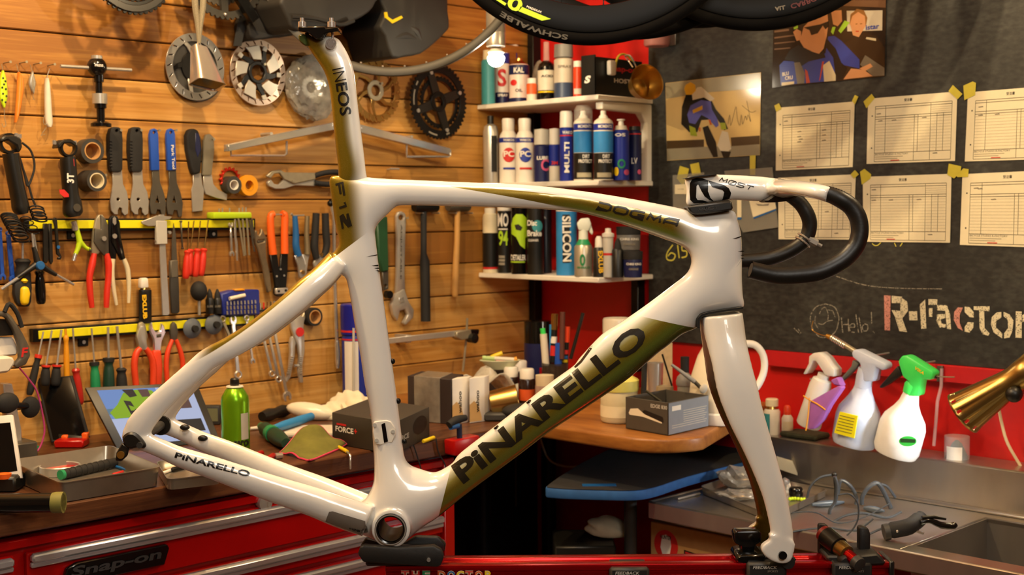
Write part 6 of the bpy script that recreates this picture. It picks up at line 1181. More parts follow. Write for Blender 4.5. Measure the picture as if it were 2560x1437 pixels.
for u, cap, lb in ((1459,0, 'with a clear dome cap'),(1509,1, 'with an open nozzle')):
    can('spray_can', f'blue patterned black and white spray can {lb} on the middle shelf', 'spray can', 1, u, -.19,[('body', 'off_white', [(0, None),(24.5, None),(24.5,308),(22,302),(14,296),(0,296)])]+([('dome_cap', 'clear_plastic', [(23,304),(23,275),(17,264),(0,262)])] if not cap else [])+[('nozzle', 'white_plastic', [(13,297),(10,290),(7,287),(7,277),(0,276)]),('blue_band', 'sky_blue', [(24.7,382),(24.7,329)]),('top_label', 'blue_can', [(24.7,326),(24.7,310)]),('black_band', 'black_plastic', [(24.7,448),(24.7,383)])], [('MOMENTS', (u-15,321),(u+19,321),8, 'white_ink', 25),('DIRT', (u-4,396),(u+14,396),9, 'white_ink', 25),('PROTECT', (u-14,408),(u+20,408),9, 'white_ink', 25),('▒▒▒▒', (u-18,444),(u+18,444),12, 'paper', 25)], B2)
can('spray_can', 'bright blue spray can with a thin straw nozzle on the middle shelf', 'spray can', 1,1553,-.15,[('body', 'blue_can', body(20.5,325)),('shoulder', 'off_white', [(17,325),(13,314),(0,314)]),('nozzle', 'white_plastic', [(8,315),(6,303),(10,301),(10,298),(0,298)])], [('OS', (1536,342),(1562,342),8, 'white_ink', 20.8),('O', (1542,422),(1562,422),24, 'green', 20.8),('●', (1558,438),(1572,438),14, 'pink_ink', 20.8),('●', (1534,440),(1545,440),22, 'yellow', 20.8)], B2)
can('spray_can', 'dark blue chain spray can, rightmost on the middle shelf', 'spray can', 1,1587,-.1,[('body', 'navy', body(17,326)),('cap', 'black_plastic', [(15,326),(14,316),(0,315)]),('red_line', 'red_ink', [(17.3,337),(17.3,334)])], [('LV', (1577,410),(1592,410),15, 'white_ink', 17.3),('●', (1592,436),(1602,436),12, 'pink_ink', 17.3)], B2)
# lower shelf
can('bottle', 'tan bottle with a black label, leftmost on the lower shelf', 'bottle', 0,1225,-.2,[('body', 'cream_plastic', [(0, None),(19, None),(19,545),(17,535),(12,533),(0,533)]),('cap', 'off_white', [(14,534),(14,520),(0,519)]),('label', 'black_plastic', [(19.3,672),(19.3,582)]),('red_line', 'red_ink', [(19.5,672),(19.5,667)])], grp=B1)
can('spray_can', 'black spray can with white and green lettering on the lower shelf', 'spray can', 0,1260,-.19,[('body', 'black_plastic', body(17,508)),('cap', 'white_plastic', [(16,530),(17.2,526),(17.2,506),(0,504)])], [('MO', (1244,566),(1271,566),33, 'white_ink', 17.2),('94', (1246,614),(1270,614),38, 'lime_ink', 17.2),('—', (1246,574),(1269,574),3, 'white_ink', 17.2),('≡', (1247,662),(1262,662),24, 'grey_ink', 17.2)], B1)
sk_ = can('spray_can', 'black spray can with a lime green skull on the lower shelf', 'spray can', 0,1298,-.2,[('body', 'black_gloss', body(21,508)),('cap', 'black_plastic', [(18,510),(18,490),(0,489)])], [('DETAILER', (1277,650),(1314,650),14, 'white_ink', 21.2),('———', (1277,656),(1312,656),4, 'lime_ink', 21.2)], B1)
k_ = sk_.f.o.y/F
for pl, m in (([(1282,545),(1290,535),(1306,535),(1316,545),(1317,590),(1308,600),(1312,622),(1300,612),(1290,592),(1279,585),(1278,562)], 'lime_ink'),([(1286,562),(1296,560),(1306,568),(1302,576),(1290,574)], 'black_ink')):
    g = cut(flat(sk_.q(pl)),8,3); off = .0009 if m == 'lime_ink' else .0014; g = [(x, -math.sqrt(max(0,(21*k_)**2-x*x))-off, z) for x, _, z in g[0]], g[1]; o = mesh_object('skull_print', g, m, 0); o.parent = [x for x in bpy.data.objects if x.name.startswith('spray_can') and x.get('label') == sk_.label][0]
can('spray_can', 'black disc brake cleaner can with a teal disc on the lower shelf', 'spray can', 0,1338,-.195,[('body', 'black_plastic', body(21,508))], [('●', (1330,580),(1356,580),30, 'teal', 21.2),('Disc', (1318,564),(1342,564),14, 'white_ink', 21.6),('Brake', (1318,590),(1354,590),15, 'white_ink', 21.6),('CLEANER', (1320,603),(1346,603),6, 'white_ink', 21.4)], B1)
can('spray_can', 'plain dark blue-black can behind the disc brake cleaner', 'spray can', 0,1364,-.12,[('body', mat('blue_black', '#10141f', .35), body(15,505))], grp=B1)
can('spray_can', 'bright blue spray can marked SILICON in lettered tiles', 'spray can', 0,1416,-.175,[('body', 'sky_blue', body(26,512)),('cap', 'white_plastic', [(24,530),(26.3,528),(26.3,508),(0,506)])], [('SILICON', (1404,540),(1406,653),22, 'white_ink', 26.2)], B1, patches=[('black_panel', 'black_plastic', 26,536,656,245,285)])
t = can('spray_bottle', 'silver spray bottle with a green collar and white trigger on the lower shelf', 'spray bottle', 0,1458,-.2,[('body', mat('silver_bottle', '#b9b09c', .35,.6), [(0, None),(23, None),(23,618),(20,612),(0,611)]),('collar', 'green', [(20,612),(15,604),(12,598),(0,598)]),('neck', mat('milky', '#dce0d2', .4), [(12,599),(11,572),(0,571)])], [('0', (1448,664),(1462,664),30, 'green_ink', 23.2),('SHIELD', (1442,670),(1474,670),5, 'green_ink', 23.2)], B1)
rt = [o for o in bpy.data.objects if o.get('label') == t.label][0]
def trig(pts, y0, y1, m, nm): o = mesh_object(nm, ext(t.q(pts), y0, y1,.003, seg=2), m); o.parent = rt
trig([(1446,575),(1442,558),(1452,546),(1472,544),(1478,560),(1470,578)], -.011,.011, 'milky', 'trigger_head'); trig([(1468,562),(1478,562),(1483,580),(1480,588),(1473,580)], -.006,.006, 'milky', 'trigger')
can('grease_bottle', 'small black bottle marked EXLUB with a white cap on the lower shelf', 'bottle', 0,1497,-.2,[('body', 'black_plastic', body(15,618)),('cap', 'white_plastic', [(10,620),(9,596),(5,590),(0,590)])], [('EXLUB', (1494,627),(1496,682),12, 'yellow_ink', 15.2)], B1)
can('bottle', 'clear grease bottle with a white nozzle cap on the lower shelf', 'bottle', 0,1520,-.19,[('body', 'light_grey', body(13,590)),('cap', 'white_plastic', [(15,592),(15,584),(8,581),(7,571),(0,570)]),('red_line', 'red_ink', [(13.3,638),(13.3,632)])], grp=B1)
can('dropper_bottle', 'black dropper bottle with a pointed cap on the lower shelf', 'bottle', 0,1544,-.18,[('body', 'black_plastic', body(14.5,622)),('cap', 'black_rubber', [(10,622),(8,608),(3,596),(0,595)])], grp=B1)
def jar(label, u, y, r, v0, v1, m, z=None): can('grease_jar', label, 'jar', 0, u, y, [('jar', m, [(0, v1 if z is not None else None),(r*.95, v1 if z is not None else None),(r, v0+24),(r*.97, v0+20),(0, v0+20)]),('lid', 'black_rubber', [(r*1.02, v0+20),(r*1.03, v0+2),(r, v0),(0, v0)])], [('CHRIS KING', (u-r*.75, v0+34),(u+r*.8, v0+34),6, 'white_ink', r+.4),('GREASE', (u-r*.5, v0+46),(u+r*.5, v0+46),5, 'grey_ink', r+.4)], B1, z=z)
jar('navy grease jar with a black lid, front one on the lower shelf', 1582,-.16,24,628,690, 'navy'); jar('grey grease jar under another jar at the back of the lower shelf', 1571,-.07,29,625,690, 'grey_plastic')
zz = RW.px(1571,625,-.07).z; jar('grey grease jar with a black lid, topmost of the stacked jars', 1571,-.07,30,566,624, mat('jar_grey', '#6d6a66', .4), z=zz+.0005)
# ------------------------------------------------------------------ rim and tyres hanging at the top
f = Fr(0,2.93,0); t = T('wheel_rim', 'bare grey bicycle rim hanging in front of the black bags', 'wheel rim', f, 980,183,0); c = t.p(980,-167); k = 2.93/F; R = 350*k
pr = [(R-.001,-.009),(R, -.008),(R-.002,.0),(R, .008),(R-.001,.009),(R-.012,.009),(R-.019,.004),(R-.019,-.004),(R-.012,-.009),(R-.001,-.009)]
t.add('rim', mv(facing(lathe(pr, 120, cap=False)), *c), 'rim_grey')
for i in range(16): a = PI*1.1+i*PI*.8/15; p = c+V((math.cos(a)*(R-.021),0, math.sin(a)*(R-.021))); t.add('eyelet', mv(ball(.0022,8,4), *p), 'steel')
t.done()
def wheel(label, u, vb, Y, y3, deep, marks=None):
    f = Fr(0, Y, 0); t = T('bicycle_wheel', label, 'wheel', f, u, vb, 0, group='wheels hanging at the top'); k = Y/F; R = .337; c = t.p(u, vb)+V((0,0, R)); tr = .0135  # one single bicycle wheel per call
    tp = [(R-tr+tr*math.cos(a), tr*.98*math.sin(a)) for a in np.linspace(-PI*.8, PI*.8,15)]
    ty = t.add('tyre', mv(facing(lathe(tp, 140, cap=False)), *c), 'tyre'); r0 = R-2*tr+.003
    rm = t.add('rim', mv(facing(lathe([(r0,-.0115),(r0-.004,-.0125),(r0-deep*.6,-.012),(r0-deep, -.006),(r0-deep-.002,0),(r0-deep, .006),(r0-deep*.6,.012),(r0-.004,.0125),(r0,.0115),(r0,-.0115)], 140, cap=False)), *c), 'rim_black')
    t.add('hub', mv(facing(lathe([(0,-.04),(.008,-.04),(.012,-.036),(.02,-.03),(.012,-.02),(.012,.02),(.02,.03),(.012,.036),(0,.04)], 20)), *c), 'black_metal')
    for i in range(20):
        a = 2*PI*(i+.3)/20; s = .03 if i % 2 else -.03; t.add('spoke', tube([c+V((math.cos(a+.5*(-1)**(i//2))*.018, s, math.sin(a+.5*(-1)**(i//2))*.018)), c+V((math.cos(a)*(r0-deep),0, math.sin(a)*(r0-deep)))], .0009,6), 'black_metal')
    if marks: marks(t, c, R, rm, ty)
    t.add('ceiling_hook', tube([c+V((0,0, R-.03)),(c.x, 0, HT-t.b.z-.001)], .004,8), 'black_metal'); t.done()
def arc_text(t, c, s, r, a0, a1, h, y, m, par, flip=False, bold=.03):
    g = cut(glyphs(s, bold),10,2); o = []
    for x, _, z in g[0]:
        a = math.radians(a0+(a1-a0)*x); rr = r+(z*h if not flip else -z*h); o.append((c.x+rr*math.cos(a), c.y+y, c.z+rr*math.sin(a)))
    t.add('lettering', (o, g[1]), m, par, 0)
def marks1(t, c, R, rm, ty):
    arc_text(t, c, '20', R-.027,232.5,243.5,.026,-.0136, mat('lime_decal', '#b8dc1e', .5), rm, True)
    t.add('lime_flash', ([(c.x+(r)*math.cos(math.radians(a)), c.y-.0136, c.z+r*math.sin(math.radians(a))) for r, a in ((R-.041,243),(R-.031,243),(R-.031,252),(R-.039,255))], [(0,1,2,3)]), 'lime_decal', rm, 0)
    arc_text(t, c, 'MADDUX', R-.044,245,251,.004,-.0137, 'white_ink', rm, True); arc_text(t, c, 'SCHWALBE', R-.016,262,238,.010,-.0137, mat('tyre_print', '#4a463e', .6), ty)
wheel('black bicycle wheel with lime green numerals on its deep rim', 1478,114,2.55,0,.05, marks1)
wheel('black bicycle wheel, second from the lime green one', 1582,100,2.68,0,.03)
wheel('black bicycle wheel, third in the hanging row', 1742,71,2.75,0,.045)
def marks4(t, c, R, rm, ty): arc_text(t, c, 'CARBON SPEED', R-.043,283,305,.01,-.0136, mat('dark_red_print', '#5a1410', .5), rm); arc_text(t, c, 'ALL', R-.043,277,281,.008,-.0136, 'grey_ink', rm)
wheel('black bicycle wheel with dark red rim print, rightmost in the hanging row', 1888,78,2.64,0,.05, marks4)
# ------------------------------------------------------------------ papers and photographs on the chalkboard
YP = -.0135
def bil(P, a, b): return P[0].lerp(P[1], a).lerp(P[3].lerp(P[2], a), b)     # corners top left, top right, bottom right, bottom left
def sheet(name, label, cat, px, th=.0006, m='paper', grp=None):
    t = T(name, label, cat, RW, *px[3], YP-th, grp); P = [t.p(u, v, YP-th) for u, v in px]; o = t.add('sheet', ext([(p.x, p.z) for p in P], -0.0, th, 0), m, smooth=0); return t, P, o
def print_on(t, P, o, polys, m, off=.0003, nm='print'):
    vs, fs = [], []
    for pl in polys:
        n = len(vs); vs += [tuple(bil(P, a, b)-V((0, off, 0))) for a, b in pl]; fs.append(tuple(range(n, n+len(pl))))
    t.add(nm, (vs, fs), m, o, 0)
def tape(label, pts): t = T('masking_tape', label, 'tape', RW, *pts[0], YP-.0012, 'yellow masking tape pieces'); t.e('tape', pts, YP-.0014,.0003, 'tape_yellow', 0); t.done()
mat('print_line', '#6e6650', .8,0,0); mat('print_faint', '#a89e80', .8,0,0); mat('print_pencil', '#8c8470', .8,0,0)
def hl(b, a0=.09, a1=.95, w=.004): return [(a0, b-w),(a1, b-w),(a1, b+w),(a0, b+w)]
def vl(a, b0, b1, w=.0022): return [(a-w, b0),(a+w, b0),(a+w, b1),(a-w, b1)]
def form(label, px, pen):
    t, P, o = sheet('order_form', label, 'paper form', px, grp='order forms on the chalkboard')
    print_on(t, P, o, [hl(.13), hl(.165), hl(.29), hl(.325), hl(.84), hl(.97), vl(.09,.13,.97), vl(.95,.13,.97), vl(.21,.13,.84), vl(.54,.29,.97), vl(.58,.29,.84), vl(.72,.13,.97), vl(.79,.29,.84), vl(.86,.29,.84)], 'print_line', nm='printed_rules')
    print_on(t, P, o, [hl(.36+.043*i, w=.0016) for i in range(11)]+[hl(.2+.03*i, .72,.95,.002) for i in range(3)], 'print_faint', nm='printed_rules')
    g = glyphs('受注書', .01); t.add('title', ([tuple(bil(P, .42+x*.09,.085-z*.045)-V((0,.0003,0))) for x, _, z in g[0]], g[1]), 'black_ink', o, 0)
    g = glyphs('BICYCLE STUDIO R-FACTORY', .0); t.add('lettering', ([tuple(bil(P, .1+x*.38,.875-z*.025)-V((0,.0003,0))) for x, _, z in g[0]], g[1]), 'print_line', o, 0)
    print_on(t, P, o, [hl(.9+.03*i, .1,.42-.06*i, .005) for i in range(2)], 'print_faint', nm='printed_text'); print_on(t, P, o, [hl(.957,.28,.38,.006)], 'red_ink', nm='printed_text')
    print_on(t, P, o, [[(a, b),(a+.05, b-.008),(a+.06, b+.01),(a+.01, b+.012)] for a, b in pen], 'print_pencil', nm='pencil_note')
    print_on(t, P, o, [[(.055+.008*math.cos(q), c_+.012*math.sin(q)) for q in np.linspace(0,2*PI, 10, endpoint=False)] for c_ in (.27,.76)], 'black_ink', nm='punch_hole'); t.done()
cR = cp(1600,0,2.318); cF = cp(2160,200,3.4225)
form('order form, first of the upper row beside the rider photograph', cR(790,625,1243,588,1232,968,787,988), [(.1,.22),(.28,.4),(.28,.48),(.28,.56),(.6,.4),(.6,.48),(.3,.52),(.6,.56)])
form('order form, second of the upper row', cF(35,160,798,98,778,692,22,718), [(.1,.24),(.12,.35),(.28,.35),(.62,.34),(.75,.87)]); form('order form cut by the right edge, upper row', cF(890,105,1700,40,1690,672,862,697), [(.12,.22),(.12,.34),(.3,.34)])
form('order form, first of the lower row behind the far handlebar drop', cR(800,1030,1250,1010,1235,1388,803,1386), [(.3,.4),(.62,.56),(.75,.9)]); form('order form, second of the lower row behind the near handlebar drop', cF(-10,828,748,802,735,1392,-8,1383), [(.1,.2),(.1,.36),(.3,.36),(.62,.36),(.75,.88)]); form('order form cut by the right edge, lower row', cF(842,805,1700,765,1690,1440,820,1410), [(.12,.2),(.16,.21),(.3,.36)])
for lb, p in (('left corner of the first upper order form', cR(778,612,805,598,820,630,790,648)),('right corner of the first upper order form', cR(1228,585,1245,550,1265,560,1245,605)),('left corner of the second upper order form', cF(65,118,92,155,20,242,-5,185)),('right corner of the second upper order form', cF(760,42,842,120,800,165,722,95)),('left corner of the cut-off upper order form', cF(850,48,930,12,958,25,950,130,858,172)),
 ('right corner of the first lower order form', cR(1220,1010,1245,985,1268,1010,1240,1035)),('left corner of the second lower order form', cR(1275,995,1300,978,1340,1010,1335,1035,1285,1070)),('right corner of the second lower order form', cF(725,715,832,738,825,790,770,842,712,810)),('left corner of the cut-off lower order form', cF(790,820,850,755,895,762,890,830,800,830)),('top left of the parts bags', cp(1640,380,2.763)(165,95,228,115,215,175,185,235,145,180)),('top middle of the parts bags', cp(1640,380,2.763)(235,85,295,72,310,150,250,160)),('bottom of the rider photograph', cp(1640,380,2.763)(648,5,688,5,685,158,648,158))): tape(f'yellow masking tape on the {lb}', p)
# rider photograph
cP = cp(1660,180,5.988); t, P, o = sheet('photo_print', 'glossy photograph of a racing motorcycle rider on a track', 'photograph', cP(22,165,1450,5,1432,1245,45,1328),.0012, mat('photo_cream', '#cfb479', .12,0,.1,20), 'photographs on the chalkboard')
def pp(t, P, o, pts, key, off=.0004):
    w = t.q(pts, YP-.0012); t.add('print', ([(x, -off, z) for x, z in w], [tuple(range(len(w)))]), key, o, 0)
for key, c, pts in (('photo_grey', '#9a9277', cP(26,170,1446,12,1440,240,700,300,32,400)),('photo_dark', '#4a3a24', cP(42,1030,600,1010,600,1120,44,1150)),('photo_dark', '', cP(1000,980,1434,950,1434,1080,1010,1110)),('photo_track', '#8f8872', cP(44,1150,600,1120,1010,1110,1434,1080,1433,1240,46,1322))): mat(key, c or '#4a3a24', .2,0,.1,20); pp(t, P, o, pts, key)
for key, c, pts, of in (('photo_black', '#1d1a16', cP(330,340,470,300,700,400,780,560,900,700,960,850,900,870,800,700,560,720,500,900,380,900,260,780,270,520),.0005),('photo_blue', '#5a5cae', cP(400,500,560,420,700,440,720,560,800,700,820,800,780,830,660,690,560,640,470,780,380,760,350,640),.0006),('photo_white', '#cfc6ae', cP(500,230,560,220,760,400,700,440,600,380,430,420,420,340),.0006),('photo_lime', '#9aa62a', cP(380,800,470,840,500,960,400,950),.0006),('photo_lime', '', cP(840,760,920,760,940,860,860,860),.0007),('photo_white', '', cP(870,880,960,900,1010,1150,960,1190,850,1180,800,1100),.0007),('photo_black', '', cP(580,830,660,800,780,1050,810,1270,740,1275,640,1080),.0008),('photo_black', '', cP(850,1180,1005,1190,980,1270,890,1275),.0008),('photo_yellow', '#d6a52c', cP(305,250,330,190,400,150,470,190,480,280,420,340,330,340),.0008),('photo_yellow', '', cP(430,570,580,500,580,560,440,620),.0009),('photo_orange', '#c8611f', cP(670,710,700,715,720,790,690,790),.0009),('photo_orange', '', cP(525,830,550,830,550,890,530,890),.0009)): mat(key, c or '#888888', .2,0,.1,20); pp(t, P, o, pts, key, of)
w = [t.q([tuple(x) for x in cr(q, 4)], YP-.0012) for q in (cP(960,780,985,640,1000,800,1040,660,1080,520,1100,700,1130,800), cP(1140,800,1160,640,1180,780,1220,660,1240,720,1260,640,1300,740,1240,430), cP(1170,500,1300,600,1380,580))]
t.add('signature', J(*[mv(stroke(q, .0009),0,-.0006,0) for q in w]), 'black_ink', o, 0); t.done()
# photograph of a person in sunglasses
cQ = cp(1920,0,6.247); t, P, o = sheet('photo_print', 'photograph of a person in sunglasses and a blue jacket', 'photograph', cQ(90,30,1845,-60,1822,1190,65,1370),.0012, mat('photo_base', '#2c221c', .12), 'photographs on the chalkboard')
for key, c, pts, of in (('ph_brown', '#6e4f38', cQ(1120,0,1840,0,1840,120,1120,90),.0004),('ph_stripe', '#6d5442', cQ(100,480,330,450,330,480,100,510),.0004),('ph_stripe', '', cQ(100,580,420,540,420,560,100,605),.0004),('ph_stripe', '', cQ(100,670,420,640,420,655,100,690),.0004),('ph_stripe', '', cQ(100,760,350,740,350,755,100,780),.0004),
 ('ph_board', '#c8bda6', cQ(1230,170,1790,160,1785,475,1240,490),.0004),('ph_blue', '#2d3f96', cQ(180,1020,250,950,420,960,560,940,900,830,940,570,1040,560,1150,640,1430,930,1430,1070,1200,1020,1060,1260,200,1330),.0005),('ph_black', '#15110f', cQ(470,700,740,830,860,760,900,900,640,960,500,1050,400,960,260,930,330,800),.0006),('ph_black', '', cQ(920,600,1060,760,1150,980,1240,1060,1150,1240,1060,1250,1020,900,880,700),.0006),('ph_dark', '#332418', cQ(1290,620,1500,510,1700,570,1820,740,1820,1020,1500,860,1400,900,1180,680),.00045),('ph_dark', '', cQ(980,120,1040,60,1140,70,1170,200,1000,160),.0006),
 ('ph_skin', '#c98f62', cQ(560,420,720,260,930,190,945,380,920,560,870,760,800,840,700,810,560,740,500,640),.0007),('ph_skin', '', cQ(395,500,450,450,520,490,520,620,450,640),.0007),('ph_skin', '', cQ(985,170,1150,160,1160,330,1090,410,1020,380),.0007),('ph_skin', '', cQ(1300,210,1400,150,1520,200,1530,400,1420,580,1330,550,1285,380),.0007),('ph_skin', '', cQ(1180,1240,1300,1070,1500,1090,1640,1190),.0007),('ph_skin', '', cQ(1430,1070,1600,990,1640,1040,1520,1110),.0008),('ph_hair', '#8a5f30', cQ(1275,400,1290,230,1390,140,1500,160,1555,280,1530,420,1515,250,1410,185,1320,250),.0008),('ph_hair', '', cQ(1370,370,1400,365,1400,380,1370,385),.0009),('ph_hair', '', cQ(1440,365,1475,362,1475,378,1440,380),.0009),('ph_red', '#b8432a', cQ(1370,480,1425,480,1420,500,1375,500),.0009),('ph_lens', '#0c0b0a', cQ(560,430,820,380,945,330,945,420,900,460,860,400,780,520,680,550,650,470),.0009),('ph_lime', '#9ccc3a', cQ(985,500,1010,420,1060,420,1020,540),.0007),('ph_lime', '', cQ(1100,480,1200,320,1280,350,1140,520),.0007),('ph_lime', '', cQ(400,430,470,395,470,440,410,460),.0007),
 ('ph_cream', '#cdbf9a', cQ(860,1020,960,950,1060,1170,1060,1260,880,1275),.0008),('ph_cream', '', cQ(215,1290,410,1270,410,1310,215,1340),.0008),('ph_grey', '#6d6558', cQ(410,980,500,970,580,1140,570,1300,460,1310),.0008),('ph_red', '#b8432a', cQ(850,960,880,960,820,1240,800,1270),.0009),('ph_red', '', cQ(580,1080,620,1110,660,1290,600,1300),.0009),('ph_cream', '', cQ(1540,580,1690,600,1690,640,1530,610),.0009),('ph_grey', '', cQ(1440,1010,1520,860,1820,1060,1820,1180,1640,1190),.00055)): mat(key, c or '#777777', .2,0,.1,30); pp(t, P, o, pts, key, of)
t.text('print_lettering', 'istar', cQ(1530,470)[0], cQ(1740,445)[0], 12, YP-.0012, 'blue_ink', .02, o, off=.0009); t.text('print_lettering', 'BLU', cQ(230,1190)[0], cQ(330,1170)[0], 9, YP-.0012, 'white_ink', .02, o, off=.0011); t.text('print_lettering', 'CRU', cQ(270,1250)[0], cQ(390,1235)[0], 9, YP-.0012, 'white_ink', .02, o, off=.0011); t.done()
# parts bags
cZ = cp(1640,380,2.763)
for lb, px, labs in (('clear parts bag with a white label taped left of the stem', cZ(115,160,330,140,330,400,118,420),(cZ(130,225,215,220,210,290,130,290),)),('clear parts bag with white and blue labels behind the stem', cZ(470,130,800,105,840,520,600,555,520,400),(cZ(560,330,590,330,590,460,560,460), cZ(640,320,810,290,830,390,670,450)))):
    t, P, o = sheet('parts_bag', lb, 'plastic bag', px, .003, mat('bag_film', '#a8a496', .12,0,.2,40,.4, Alpha=.42), 'parts bags on the chalkboard')
    for i, q in enumerate(labs): t.e('label', q, YP-.0034,.0002, 'paper', 0, par=o); t.e('barcode', [((a*3+b)/4, c_*.5+d*.5) for (a, c_),(b, d) in zip(q, q[2:]+q[:2])], YP-.0037,.0002, 'grey_ink', 0, par=o)
    if len(labs) > 1: t.e('blue_strip', cZ(672,450,828,392,830,402,675,462), YP-.0036,.0002, 'blue_dip', 0, par=o); t.e('blue_strip', cZ(562,450,590,450,590,466,562,466), YP-.0036,.0002, 'blue_dip', 0, par=o)
    t.done()
# ------------------------------------------------------------------ spray bottles and lamp above the sink
cK = cp(1780,820,3.282)
def tilt_lathe(t, prof, a, b, y, sy=1, seg=28):              # profile along the pixel axis a -> b: (radius px, fraction)
    A, B = t.p(*a, y), t.p(*b, y); d = B-A; q = V((0,0,1)).rotation_difference(d.normalized()).to_matrix().to_4x4(); k = t.sc(*a, y)
    g = lathe([(r*k, f*d.length) for r, f in prof], seg); return xf(([(x, yy*sy, z) for x, yy, z in g[0]], g[1]), MX.Translation(A) @ q)
def sbottle(label, a, b, prof, bm_, head, hm, neck, trigger, tm, extra):
    t = T('spray_bottle', label, 'spray bottle', RW, *a, -.165, 'spray bottles above the sink'); y = -.165
    o = t.add('bottle', tilt_lathe(t, prof, a, b, y, .85), bm_); t.add('collar', tilt_lathe(t, neck, a, b, y, .95), hm)
    t.e('spray_head', head, y-.016,.032, hm, .006, seg=2); t.e('trigger', trigger, y-.007,.014, tm, .003, seg=2); extra(t, y, o)
    q = t.p(*head[0], y); t.add('hanger_pin', tube([(q.x+.01, y-t.b.y+.015, q.z-.012),(q.x+.01,-.023-t.b.y, q.z-.012)], .002,8), 'steel'); t.done()
def ex1(t, y, o):
    t.e('purple_cloth', cK(800,600,900,545,1040,470,1065,490,960,640,900,760,830,830,780,830), y-.06,.02, 'purple', .004, seg=2); t.t('rubber_band', [(*q, y-.062) for q in cK(750,555,800,590,860,620,930,670)], 1.8, 'orange_yellow', 6, n=3); t.t('rubber_band', [(*q, y-.062) for q in cK(800,570,790,700,770,840)], 1.8, 'orange_yellow', 6, n=3); t.e('cloth_tail', cK(965,430,1030,400,1065,480,1000,470), y-.05,.02, 'purple', .003)
mat('milk_plastic', '#d9d4cc', .35,0,.05,60,0, Subsurface_Weight=.2); mat('blue_milk', '#b9c2d6', .35)
sbottle('translucent spray bottle wrapped in a purple cloth', cK(790,800)[0], cK(915,390)[0], [(0,0),(29,.0),(32,.03),(28,.8),(24,.92),(14,.96),(13,1.0),(0,1)], 'milk_plastic', cK(745,375,790,300,795,230,830,205,880,200,930,240,970,300,1005,340,1000,400,930,390,890,330,850,270,830,270,800,330,760,380), 'milk_plastic', [(15,.9),(15,1.03),(0,1.03)], cK(800,270,825,265,800,330,765,378,748,372), 'milk_plastic', ex1)
def ex2(t, y, o):
    t.e('yellow_label', cK(1048,685,1195,720,1165,905,1000,860), y-.049,.003, 'yellow_bar', .0005); 
    for i in range(6): t.t('label_line', [(*q, y-.0495) for q in cK(1050-6*i, 715+24*i, 1170-5*i, 745+24*i)], .7, 'black_ink', 4)
    t.t('lance', [(*q, y) for q in cK(1190,200,1110,150,975,75)], 6.5, 'worn_steel', 10)
    for i in range(9): a, b = cK(985+13*i, 78+8*i)[0], cK(990+13*i, 81+8*i)[0]; t.t('spring_ring', [(*a, y),(*b, y)], 8.5, 'chrome', 10)
    t.t('nozzle', [(*q, y) for q in cK(975,75,940,62)], [7,5], 'brass', 10)
    t.t('nozzle_wire', [(*q, y) for q in cK(955,68,880,50,820,10,830,-60)], 1, 'brass', 6, n=3)
sbottle('spray bottle with a yellow label and a long steel lance', cK(1160,965)[0], cK(1265,330)[0], [(0,0),(40,.0),(52,.02),(57,.08),(57,.38),(52,.48),(34,.62),(24,.72),(19,.82),(17,.9),(0,.9)], 'blue_milk', cK(1140,200,1160,175,1200,180,1420,290,1425,330,1390,350,1340,320,1320,440,1230,440,1210,290,1150,240), 'blue_milk', [(21,.76),(21,.9),(19,1),(0,1)], cK(1150,260,1205,290,1180,330,1110,400,1040,455,1020,445,1090,370,1140,310), mat('grey_trigger', '#5e625c', .4), ex2)
def ex3(t, y, o):
    t.e('oval_sticker', [(q[0], q[1]) for q in circ(*cK(1605,928)[0], 13,22,1.7)], y-.05,.002, 'green_bright', .0003); t.e('sticker_band', cK(1545,905,1670,912,1668,940,1545,935), y-.0504,.0006, 'green_dark', 0); t.text('lettering', 'VIKA', cK(1660,335)[0], cK(1735,385)[0], 8, y-.0165, 'yellow_ink', .02)
    t.t('nozzle', [(*q, y) for q in cK(1800,395,1840,400)], [5,5], 'black_plastic', 10); t.t('chain', [(*q, y) for q in cK(1840,395,1900,400,1990,402)], 1.4, 'worn_steel', 6)
sbottle('white spray bottle with a bright green head', cK(1500,1040)[0], cK(1645,500)[0], [(0,0),(40,.0),(52,.02),(58,.1),(58,.45),(52,.56),(34,.7),(25,.8),(20,.92),(18,1.0),(0,1)], mat('white_milk', '#e6e4de', .35), cK(1520,270,1555,225,1600,225,1815,360,1810,400,1780,430,1715,410,1690,560,1600,560,1610,440,1560,400), 'green_bright', [(21,.94),(22,1.06),(18,1.1),(0,1.1)], cK(1520,310,1560,380,1520,410,1440,465,1380,495,1370,480,1440,400), 'black_plastic', ex3)
def ledge(name, label, cat, u, y, segs, grp=None, patches=()):
    q = RW.px(u, 1000, y); can(name, label, cat, 0, u, y, segs, grp=grp, z=HL+.0003, patches=patches)
ledge('pill_bottle', 'white bottle with a teal label on the sink ledge beside the fork', 'bottle', 1932,-.06,[('body', 'off_white', [(0, None),(20, None),(21,1085),(21,1028),(16,1020),(0,1020)]),('shoulder', 'gold_steel', [(17,1021),(15,1013),(0,1013)]),('cap', 'cream_plastic', [(16,1014),(16,998),(14,996),(0,996)])], patches=[('label', 'teal', 21,1032,1080,180,245)])
ledge('glue_bottle', 'small white bottle with a red cap on the sink ledge', 'bottle', 1971,-.055,[('body', 'off_white', [(0, None),(14, None),(14.5,1045),(9,1036),(0,1036)]),('cap', 'red_orange', [(9,1037),(9,1018),(6,1013),(0,1012)])], patches=[('label', 'cream_plastic', 14.5,1052,1086,215,330)])
t = T('scouring_pad', 'dark green scouring pad lying on the sink ledge', 'scouring pad', RW, *cK(740,930)[0], -.06); c = RW.px(*cK(740,920)[0], -.06)
